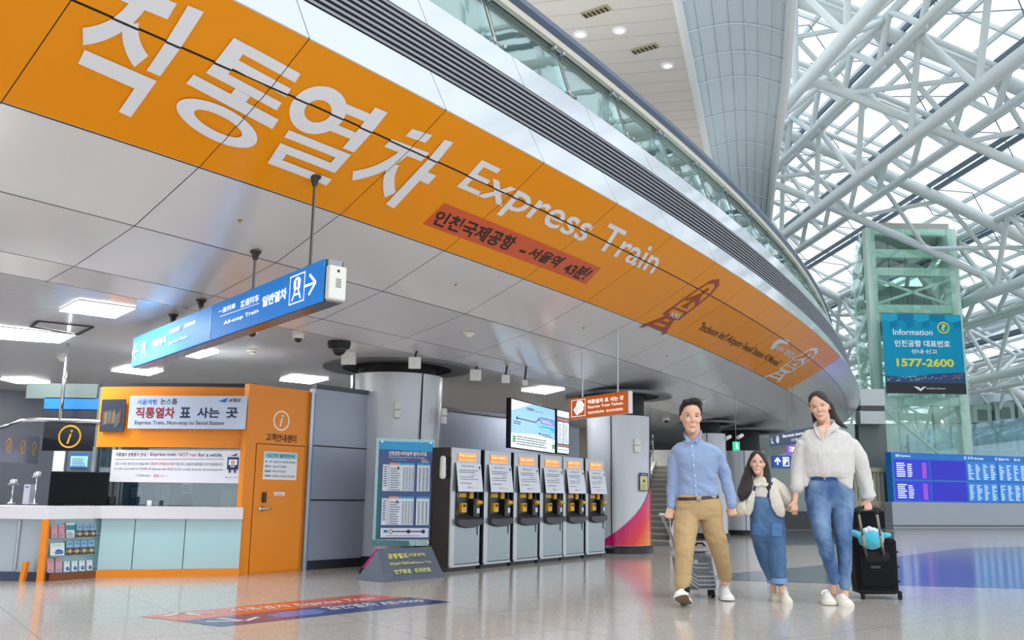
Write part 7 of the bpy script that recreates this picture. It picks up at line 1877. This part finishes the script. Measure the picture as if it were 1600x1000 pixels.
strand(hc, [g.P(1291, 630, 0.06), g.P(1297.5, 637, 0.08), g.P(1301, 647, 0.09), g.P(1308, 658, 0.09), g.P(1317, 665, 0.07), g.P(1324, 669, 0.05)], [7.5, 7, 6.5, 5.5, 3.6, 1.2])
strand(hc, [g.P(1296, 640, 0.09), g.P(1300, 655, 0.11), g.P(1310, 664, 0.10)], [8, 8, 4])
strand(hc, [g.P(1271, 640, 0.05), g.P(1273, 652, 0.06), g.P(1273, 662, 0.06)], [4, 4.5, 3])
baked('hair', hc, hair_b, wom, 0.0065, 2, folds(0.004, 60, 20, 9))
ear = T((0.325, -0.01, 0.40)); MB().ball(ear, 0.008, n=10, m=6).build('earring', M('earring_gold', (220, 190, 120), 0.2, metal=1.0), wom, smooth=True)
MB().tube([g.P(1350, 778, -0.02), g.P(1359, 779, -0.02)], [0.022, 0.022], n=16).build('wristband', M('band_navy', (40, 40, 70), 0.5), wom, smooth=True)
p = at(1301, 925, Y=9.72); shoe(wom, Vector((at(1298, 930, Y=9.7).x, 9.86, 0.005)), (-0.16, -1, 0.0), (0, 0, 1), 0.27, 0.150, upper=(236, 232, 222), sole=(226, 222, 206), high=0.03, label='white canvas shoe with loose laces, the rear one')
p = at(1319, 935, Y=9.62); shoe(wom, Vector((p.x, 9.77, 0.0)), (0.0, -1, 0), (0, 0, 1), 0.27, 0.150, upper=(236, 232, 222), sole=(226, 222, 206), high=0.0, label='white canvas shoe, the front one')
p = g.P(1288, 925, -0.02); MB().tube([at(1292, 922, Y=9.62), at(1285, 924, Y=9.6), at(1284, 928, Y=9.58)], 0.006, n=6, rounded=True).build('loose_lace', M('lace_white'), wom)

# ------------------------------------------------------------------ the girl
g = Fig('person', 'girl with long black hair in denim overalls and cream blouse holding both hands', at(1214, 943, z=0), 9.85)
gir = g.root
cream = M('blouse_cream', (208, 200, 186), 0.85, bump=0.5, bscale=13)
mb = MB()
g.trunk(mb, [(745, 1189, 8, 7, 0.0), (749, 1191, 14, 9, 0.0), (753, 1193, 20, 11, 0.0), (760, 1194, 22, 13, 0.0), (775, 1193, 20, 14, 0.0), (790, 1195, 21, 13, 0.0), (800, 1197, 22, 12, 0)])
g.limb(mb, [(1177, 757, 0, 7), (1171, 770, 0.01, 9), (1164, 785, 0.0, 11.5), (1157, 796, -0.02, 12), (1151, 800, -0.03, 8.5), (1148, 800, -0.03, 5)])
g.limb(mb, [(1209, 755, 0, 8), (1217, 763, 0, 10.5), (1225, 774, -0.01, 12), (1232, 784, -0.02, 11.5), (1236, 790, -0.03, 8), (1239, 793, -0.03, 5)])
bl_, bgb = baked('blouse', mb, cream, gir, 0.0075, 7, folds(0.010, 11, 9, 41.0))
mb = MB(); g.limb(mb, [(1209, 760, -0.08, 7), (1211, 775, -0.12, 9), (1215, 790, -0.14, 10), (1220, 801, -0.13, 8), (1224, 805, -0.12, 4)], flat=0.35); g.limb(mb, [(1176, 768, -0.08, 5), (1173, 782, -0.09, 6), (1170, 795, -0.08, 7), (1168, 804, -0.07, 5)], flat=0.4)
baked('cardigan_front', mb, cream, gir, 0.008, 2, folds(0.008, 12, 6, 44.0))
mb = MB()
g.trunk(mb, [(776, 1188, 13.5, 12, -0.02), (784, 1190, 17, 15, -0.02), (795, 1194, 21, 17, -0.01), (808, 1198, 25, 18, 0.0), (822, 1199.5, 26, 19, 0.0), (836, 1200, 26, 18, 0.0), (846, 1201, 24, 14, 0)])
g.limb(mb, [(1189, 830, 0.0, 15), (1191, 850, 0.02, 14), (1197, 872, 0.05, 12.5), (1204, 892, 0.08, 10.5), (1208, 904, 0.1, 9)])
g.limb(mb, [(1211, 830, 0, 15), (1212, 850, -0.04, 14.8), (1214, 872, -0.06, 13.2), (1216, 892, -0.06, 12), (1217, 904, -0.06, 11.2)])
dn = denim('denim_blue', (58, 90, 128), (88, 122, 160))
ov_, ovb = baked('overalls', mb, dn, gir, 0.0075, 7, folds(0.011, 8, 10, 51.0))
for x, y, r, dy in ((1208.5, 906.5, 9.6, 0.1), (1217.5, 907, 11.6, -0.06)):
    MB().tube([g.P(x - 0.3, y - 4, dy), g.P(x + 0.3, y + 4.5, dy)], [r * g.k, r * g.k * 0.98], n=20).build('turned_cuff', M('denim_light', (120, 156, 198), 0.8), gir, smooth=True, auto=50)
def strap(pts, w):
    vs = []
    for x, y in pts:
        for s_ in (-w, w):
            h, n_ = cast(bgb, x + s_, y, 0.006); vs.append(h or g.P(x + s_, y, -0.1))
    o = MB().add(vs, [(2 * i, 2 * i + 1, 2 * i + 3, 2 * i + 2) for i in range(len(pts) - 1)]).build('strap', M('denim_strap', (58, 82, 122), 0.8), gir, smooth=True); o.modifiers.new('solid', 'SOLIDIFY').thickness = 0.006
strap([(1200, 778), (1202, 768), (1204, 760), (1206, 753)], 2); strap([(1178, 778), (1178, 768), (1180, 757)], 1.8)
for (x0, y0, x1, y1) in ((1206, 818, 1222, 838), (1176, 818, 1190, 836)):
    vs = []; nn_ = 8
    for j in range(nn_ + 1):
        for i in range(nn_ + 1):
            h, n_ = cast(ovb, x0 + (x1 - x0) * i / nn_, y0 + (y1 - y0) * j / nn_, 0.005); vs.append(h or g.P(x0 + (x1 - x0) * i / nn_, y0 + (y1 - y0) * j / nn_, -0.13))
    MB().add(vs, [(j * 9 + i, j * 9 + i + 1, j * 9 + i + 10, j * 9 + i + 9) for j in range(8) for i in range(8)]).build('pocket', M('denim_pocket', (78, 118, 168), 0.8), gir)
mb = MB(); 
for cx_, s_ in ((1184, -1), (1195, 1)):
    mb.tube([g.P(cx_ - 5.5, 756.5, -0.088), g.P(cx_, 758, -0.098), g.P(cx_ + 5.5, 756.5, -0.088)], [2.6 * g.k, 3.4 * g.k, 2.6 * g.k], rb=0.005, ref=(0, 1, 0), n=12, rounded=True)
baked('collar', mb, M('collar_cream', (214, 208, 198), 0.8), gir, 0.006, 1)
C_ = g.P(1183.8, 724, -0.02); Hg = 36.5 * g.k
T, R_ = head_T(C_, Hg, -14, 4, -8)
mb = MB(); head_shapes(mb, T, jaw=0.86)
mb.tube([g.P(1186.5, 733, 0.02), g.P(1187.5, 744, 0.02), g.P(1188.5, 752, 0.02)], [6.4 * g.k, 6.2 * g.k, 8 * g.k], n=16, rounded=True)
g.trunk(mb, [(750, 1189, 11, 7, 0.0), (760, 1193, 15, 9, 0.0), (800, 1196, 15, 9, 0.0), (830, 1199, 18, 9, 0.0)])
g.limb(mb, [(1180, 758, 0, 4.4), (1165, 784, 0, 4), (1150, 799, -0.03, 3.2), (1147, 800, -0.03, 3)])
g.limb(mb, [(1208, 758, 0, 4.4), (1226, 776, -0.01, 4), (1238, 791, -0.03, 3.2), (1240, 794, -0.03, 3)])
g.limb(mb, [(1190, 830, 0, 8), (1197, 872, 0.05, 5.5), (1208, 906, 0.1, 4.4), (1209, 922, 0.12, 4.2)])
g.limb(mb, [(1210, 830, 0, 8), (1214, 872, -0.06, 5.5), (1217, 906, -0.06, 4.4), (1222, 924, -0.05, 4.2)])
hand(mb, g.P(1149.5, 799.5, -0.05), (-1, -0.1, -0.05), (0.05, 1, -0.1), (0, 0.1, 1), 0.8, 0.13)
hand(mb, g.P(1238.5, 793, -0.05), (0.3, -0.1, -1), (0.1, 1, 0), (1, 0, 0.2), 0.8, 0.13)
bd, hb = baked('body', mb, skin, gir, 0.0048, 2)
face(hb, T, R_, gir, Hg, (200, 110, 104), 0.92, female=True, open_=1.1)
hl = lambda x: 0.85 - 1.15 * max(0, abs(x + 0.02) - 0.03)
hc = hair_cap(T, hl, 0.05, side=0.30, seed=8.0, nape=0.2)
strand(hc, [g.P(1176, 717, 0.02), g.P(1171.5, 730, 0.03), g.P(1167, 748, 0.0), g.P(1162, 765, -0.06), g.P(1160, 775, -0.08), g.P(1159, 782, -0.08)], [6, 6.5, 8, 9, 8, 3], 0.5)
strand(hc, [g.P(1172, 735, 0.0), g.P(1171, 752, -0.05), g.P(1168, 768, -0.09), g.P(1166, 778, -0.09)], [4, 6, 6.5, 3], 0.5)
strand(hc, [g.P(1192, 717, 0.02), g.P(1197, 730, 0.02), g.P(1199.5, 748, -0.04), g.P(1201, 762, -0.09), g.P(1203, 773, -0.09)], [5.5, 5.6, 5.6, 4.5, 1.6], 0.5)
strand(hc, [g.P(1186, 715, 0.08), g.P(1188, 735, 0.10), g.P(1190, 755, 0.10)], [12, 13, 11], 0.5)
baked('hair', hc, hair_b, gir, 0.006, 2, folds(0.004, 50, 10, 15))
p = at(1209, 922, Y=9.95); shoe(gir, Vector((at(1210, 920, Y=10.1).x, 10.12, 0.0)), (-0.12, -1, 0), (0, 0, 1), 0.23, 0.112, upper=(232, 226, 208), sole=(224, 216, 196), high=0.07, label='cream high sneaker, the rear one')
shoe(gir, Vector((at(1222, 925, Y=9.9).x, 9.92, 0.0)), (0.02, -1, 0), (0, 0, 1), 0.235, 0.112, upper=(232, 226, 208), sole=(224, 216, 196), high=0.08, label='cream high sneaker, the front one')

# ------------------------------------------------------------------ dark suitcase with the plush toy
su = thing('suitcase', 'dark navy soft suitcase standing upright beside the woman, pole handle raised', 'suitcase', tuple(at(1376, 930, z=0)))
navyc = M('suitcase_navy', (9, 10, 17), 0.7, spec=0.2, bump=0.08, bscale=150); trimc = M('suitcase_trim', (7, 7, 9), 0.5, spec=0.3)
Ysu = 10.22; Yg = 9.74
c0 = [at(*q, Y=Ysu) for q in ((1342, 929), (1406, 929), (1401, 842), (1332, 840))]
MB().hexa(c0, [p + Vector((0.05, 0.34, 0)) for p in c0]).build('body', navyc, su, bevel=0.035)
q_ = [at(*q, Y=Ysu - 0.001) for q in ((1346, 918), (1399, 918), (1395, 852), (1339, 851))]
MB().hexa(q_, [p + Vector((0, -0.012, 0)) for p in [Vector(a).lerp(sum(q_, Vector()) / 4, 0.04) for a in q_]]).build('front_panel', navyc, su, bevel=0.006)
tb_ = [at(*q, Y=Ysu - 0.014) for q in ((1349, 868), (1356, 862), (1387, 862), (1392, 868), (1388, 878), (1354, 878))]
MB().extrude(tb_, (0, 0.02, 0)).build('handle_plate', trimc, su, bevel=0.004)
c_ = at(1368, 886, Y=Ysu - 0.014); MB().box(c_, (0.10, 0.006, 0.03)).build('badge', M('badge_dark', (44, 44, 56), 0.4), su)
pole = M('pole_bronze', (176, 164, 150), 0.3, metal=0.7)
for x0, y0, x1, y1 in ((1341.5, 803, 1353.5, 868), (1370, 803, 1381, 868)):
    a, b = at(x0, y0, Y=Yg), at(x1, y1, Y=Ysu - 0.02); m_ = a.lerp(b, 0.5)
    MB().tube([a, m_], 0.013, n=10).build('pole_upper', pole, su, smooth=True); MB().tube([m_, b], 0.016, n=10).build('pole_lower', pole, su, smooth=True)
MB().tube([at(1337, 796, Y=Yg), at(1343, 793.5, Y=Yg), at(1356, 793, Y=Yg), at(1369, 794, Y=Yg), at(1375, 797, Y=Yg)], [0.017, 0.02, 0.018, 0.02, 0.016], n=12, rounded=True).build('grip', M('grip_black', (22, 20, 22), 0.45), su, smooth=True)
for x0 in (1341.5, 1370): MB().tube([at(x0, 796, Y=Yg), at(x0, 804, Y=Yg)], 0.018, n=10).build('grip_end', M('grip_black'), su, smooth=True)
for x in (1348, 1406):
    for dy in (0.02, 0.30):
        p = at(x, 926, Y=Ysu + dy); MB().cyl((p.x - 0.015, p.y, 0.022), (p.x + 0.015, p.y, 0.022), 0.022, 16).build('wheel', trimc, su, smooth=True, auto=40); MB().box((p.x, p.y, 0.045), (0.04, 0.04, 0.03)).build('wheel_housing', trimc, su, bevel=0.006)
bar0, bar1 = at(1341, 926, Y=Ysu), at(1406, 926, Y=Ysu); MB().box(((bar0.x + bar1.x) / 2 + 0.01, Ysu + 0.1, bar0.z + 0.01), (bar1.x - bar0.x, 0.2, 0.03)).build('base_bar', trimc, su, bevel=0.006)
for y in (862, 885, 908):
    p = at(1399 + (y - 862) * 0.06, y, Y=Ysu + 0.12); MB().box(p, (0.03, 0.10, 0.02)).build('side_lug', trimc, su, bevel=0.004)
ph = thing('plush_toy', 'round turquoise plush toy with stubby arms sitting on the dark suitcase', 'plush toy', tuple(at(1360, 850, Y=Ysu + 0.1)))
tq = M('plush_turquoise', (70, 190, 214), 0.95, sheen=0.8, bump=0.6, bscale=90)
mb = MB(); kp = 10.2 * 1.02 / F
def PB(x, y, rx, ry, rz, dy=0.0): mb.ball(at(x, y, Y=Ysu + 0.02 + dy), (rx * kp, rz * kp, ry * kp), n=20, m=14)
PB(1360, 843, 20, 15.5, 13); PB(1356, 834, 12, 9, 9); PB(1368, 834, 11, 8, 9)
mb.tube([at(1345, 838, Y=Ysu + 0.02), at(1336, 833, Y=Ysu), at(1329, 831, Y=Ysu)], [5 * kp, 4.5 * kp, 3.6 * kp], n=12, rounded=True); mb.tube([at(1376, 839, Y=Ysu + 0.02), at(1384, 836, Y=Ysu), at(1389, 836, Y=Ysu)], [4.5 * kp, 4.2 * kp, 3.4 * kp], n=12, rounded=True)
baked('body', mb, tq, ph, 0.006, 3, folds(0.004, 30, 30, 60))
mb = MB()
for x, y, r in ((1352, 829, 4), (1358, 826.5, 4.5), (1365, 828, 4), (1372, 831, 3.5)): mb.ball(at(x, y, Y=Ysu - 0.02), r * kp, n=12, m=8)
baked('tuft', mb, M('plush_white', (226, 240, 244), 0.95, sheen=0.8, bump=0.6, bscale=90), ph, 0.006, 1)

# ------------------------------------------------------------------ silver suitcase behind the man
sv_ = thing('suitcase', 'silver ribbed hard suitcase tilted behind the man in khaki trousers', 'suitcase', tuple(at(1096, 932, z=0)))
sil = M('suitcase_silver', (178, 182, 188), 0.4, metal=0.4); sild = M('suitcase_gunmetal', (112, 116, 124), 0.42, metal=0.35)
Yb_ = 10.15
ft = [at(*q, Y=Yb_) for q in ((1079, 924), (1122, 924), (1111, 862), (1068, 862))]; tp = [at(*q, Y=Yb_ + d_) for q, d_ in (((1111, 862), 0), ((1068, 862), 0), ((1046, 846), 0.30), ((1104, 845), 0.30))]
fl, fr_, tr_, tl_ = ft; dpv = Vector((0.02, 0.32, 0.08))
fl = at(1062, 924, Y=Yb_); tl_ = at(1050, 862, Y=Yb_)
sh_ = MB().hexa([fl, fr_, tr_, tl_], [p + dpv for p in (fl, fr_, tr_, tl_)]).build('shell', sild, sv_, bevel=0.05)
# chevron ribs on the shell's front
U_ = (fr_ - fl).normalized(); V_ = (tl_ - fl).normalized(); N_ = U_.cross(V_).normalized(); Wd = (fr_ - fl).length; Ht = (tl_ - fl).length
for i in range(8):
    y0 = 0.06 + 0.105 * i
    pts = [(0.10, y0 + 0.16), (0.34, y0 + 0.16), (0.52, y0), (0.95, y0 + 0.0)] if i < 5 else [(0.10, y0 + 0.02), (0.34, y0 + 0.02), (0.52, y0 - 0.1), (0.88, y0 - 0.10)]
    MB().tube([fl + U_ * (Wd * a) + V_ * (Ht * min(b, 0.94)) + N_ * 0.001 for a, b in pts], 0.0085, n=6, rounded=True, ref=tuple(N_)).build('rib', M('rib_light', (176, 180, 188), 0.35, metal=0.5), sh_)
cc = [fl + U_ * (Wd * a) + V_ * (Ht * b) + N_ * 0.004 for a, b in ((0.52, 0.70), (0.62, 0.70), (0.62, 0.80), (0.52, 0.80))]
MB().extrude(cc, N_ * 0.006).build('badge', sil, sv_, bevel=0.002)
MB().hexa([tl_ + N_ * 0.004 - V_ * 0.0, tr_ + N_ * 0.004, tr_ + dpv * 0.98, tl_ + dpv * 0.98], [p + V_ * 0.022 for p in (tl_ + N_ * 0.004, tr_ + N_ * 0.004, tr_ + dpv * 0.98, tl_ + dpv * 0.98)]).build('top_cover', sil, sv_, bevel=0.01)
for p in (tl_, tr_): MB().ball(p + dpv * 0.12 - V_ * 0.03 + (U_ * 0.03 if p is tl_ else -U_ * 0.03), (0.05, 0.05, 0.05), n=14, m=10).build('corner_guard', sil, sv_, smooth=True)
MB().tube([tr_.lerp(tl_, 0.35) + V_ * 0.02 + dpv * 0.4, tr_.lerp(tl_, 0.3) + V_ * 0.05 + dpv * 0.4, tr_.lerp(tl_, 0.15) + V_ * 0.05 + dpv * 0.4, tr_.lerp(tl_, 0.1) + V_ * 0.02 + dpv * 0.4], 0.012, n=8).build('carry_handle', M('grip_black'), sv_, smooth=True)
gp_ = M('pole_grey', (168, 174, 176), 0.35, metal=0.5)
a, b = at(1034.5, 806, Y=9.68), at(1058, 858, Y=Yb_ + 0.2); MB().tube([a, b], [0.016, 0.018], n=10).build('pole', gp_, sv_, smooth=True)
a2, b2 = at(1060, 806, Y=9.70), at(1082, 858, Y=Yb_ + 0.2); MB().tube([a2, b2], [0.014, 0.016], n=10).build('pole', gp_, sv_, smooth=True)
MB().tube([at(1031.5, 804, Y=9.67), at(1046, 805, Y=9.665), at(1063, 805, Y=9.68)], [0.019, 0.017, 0.019], n=12, rounded=True).build('grip', gp_, sv_, smooth=True)
for P_ in (fl + U_ * 0.06, fr_ - U_ * 0.05):
    for k in (0.1, 0.85):
        p = P_ + dpv * k; MB().cyl((p.x - 0.018, p.y, 0.03), (p.x + 0.018, p.y, 0.03), 0.03, 16).build('wheel', trimc, sv_, smooth=True, auto=40); MB().cyl((p.x, p.y, 0.03), (p.x, p.y, p.z + 0.02), 0.02, 10).build('caster', trimc, sv_)
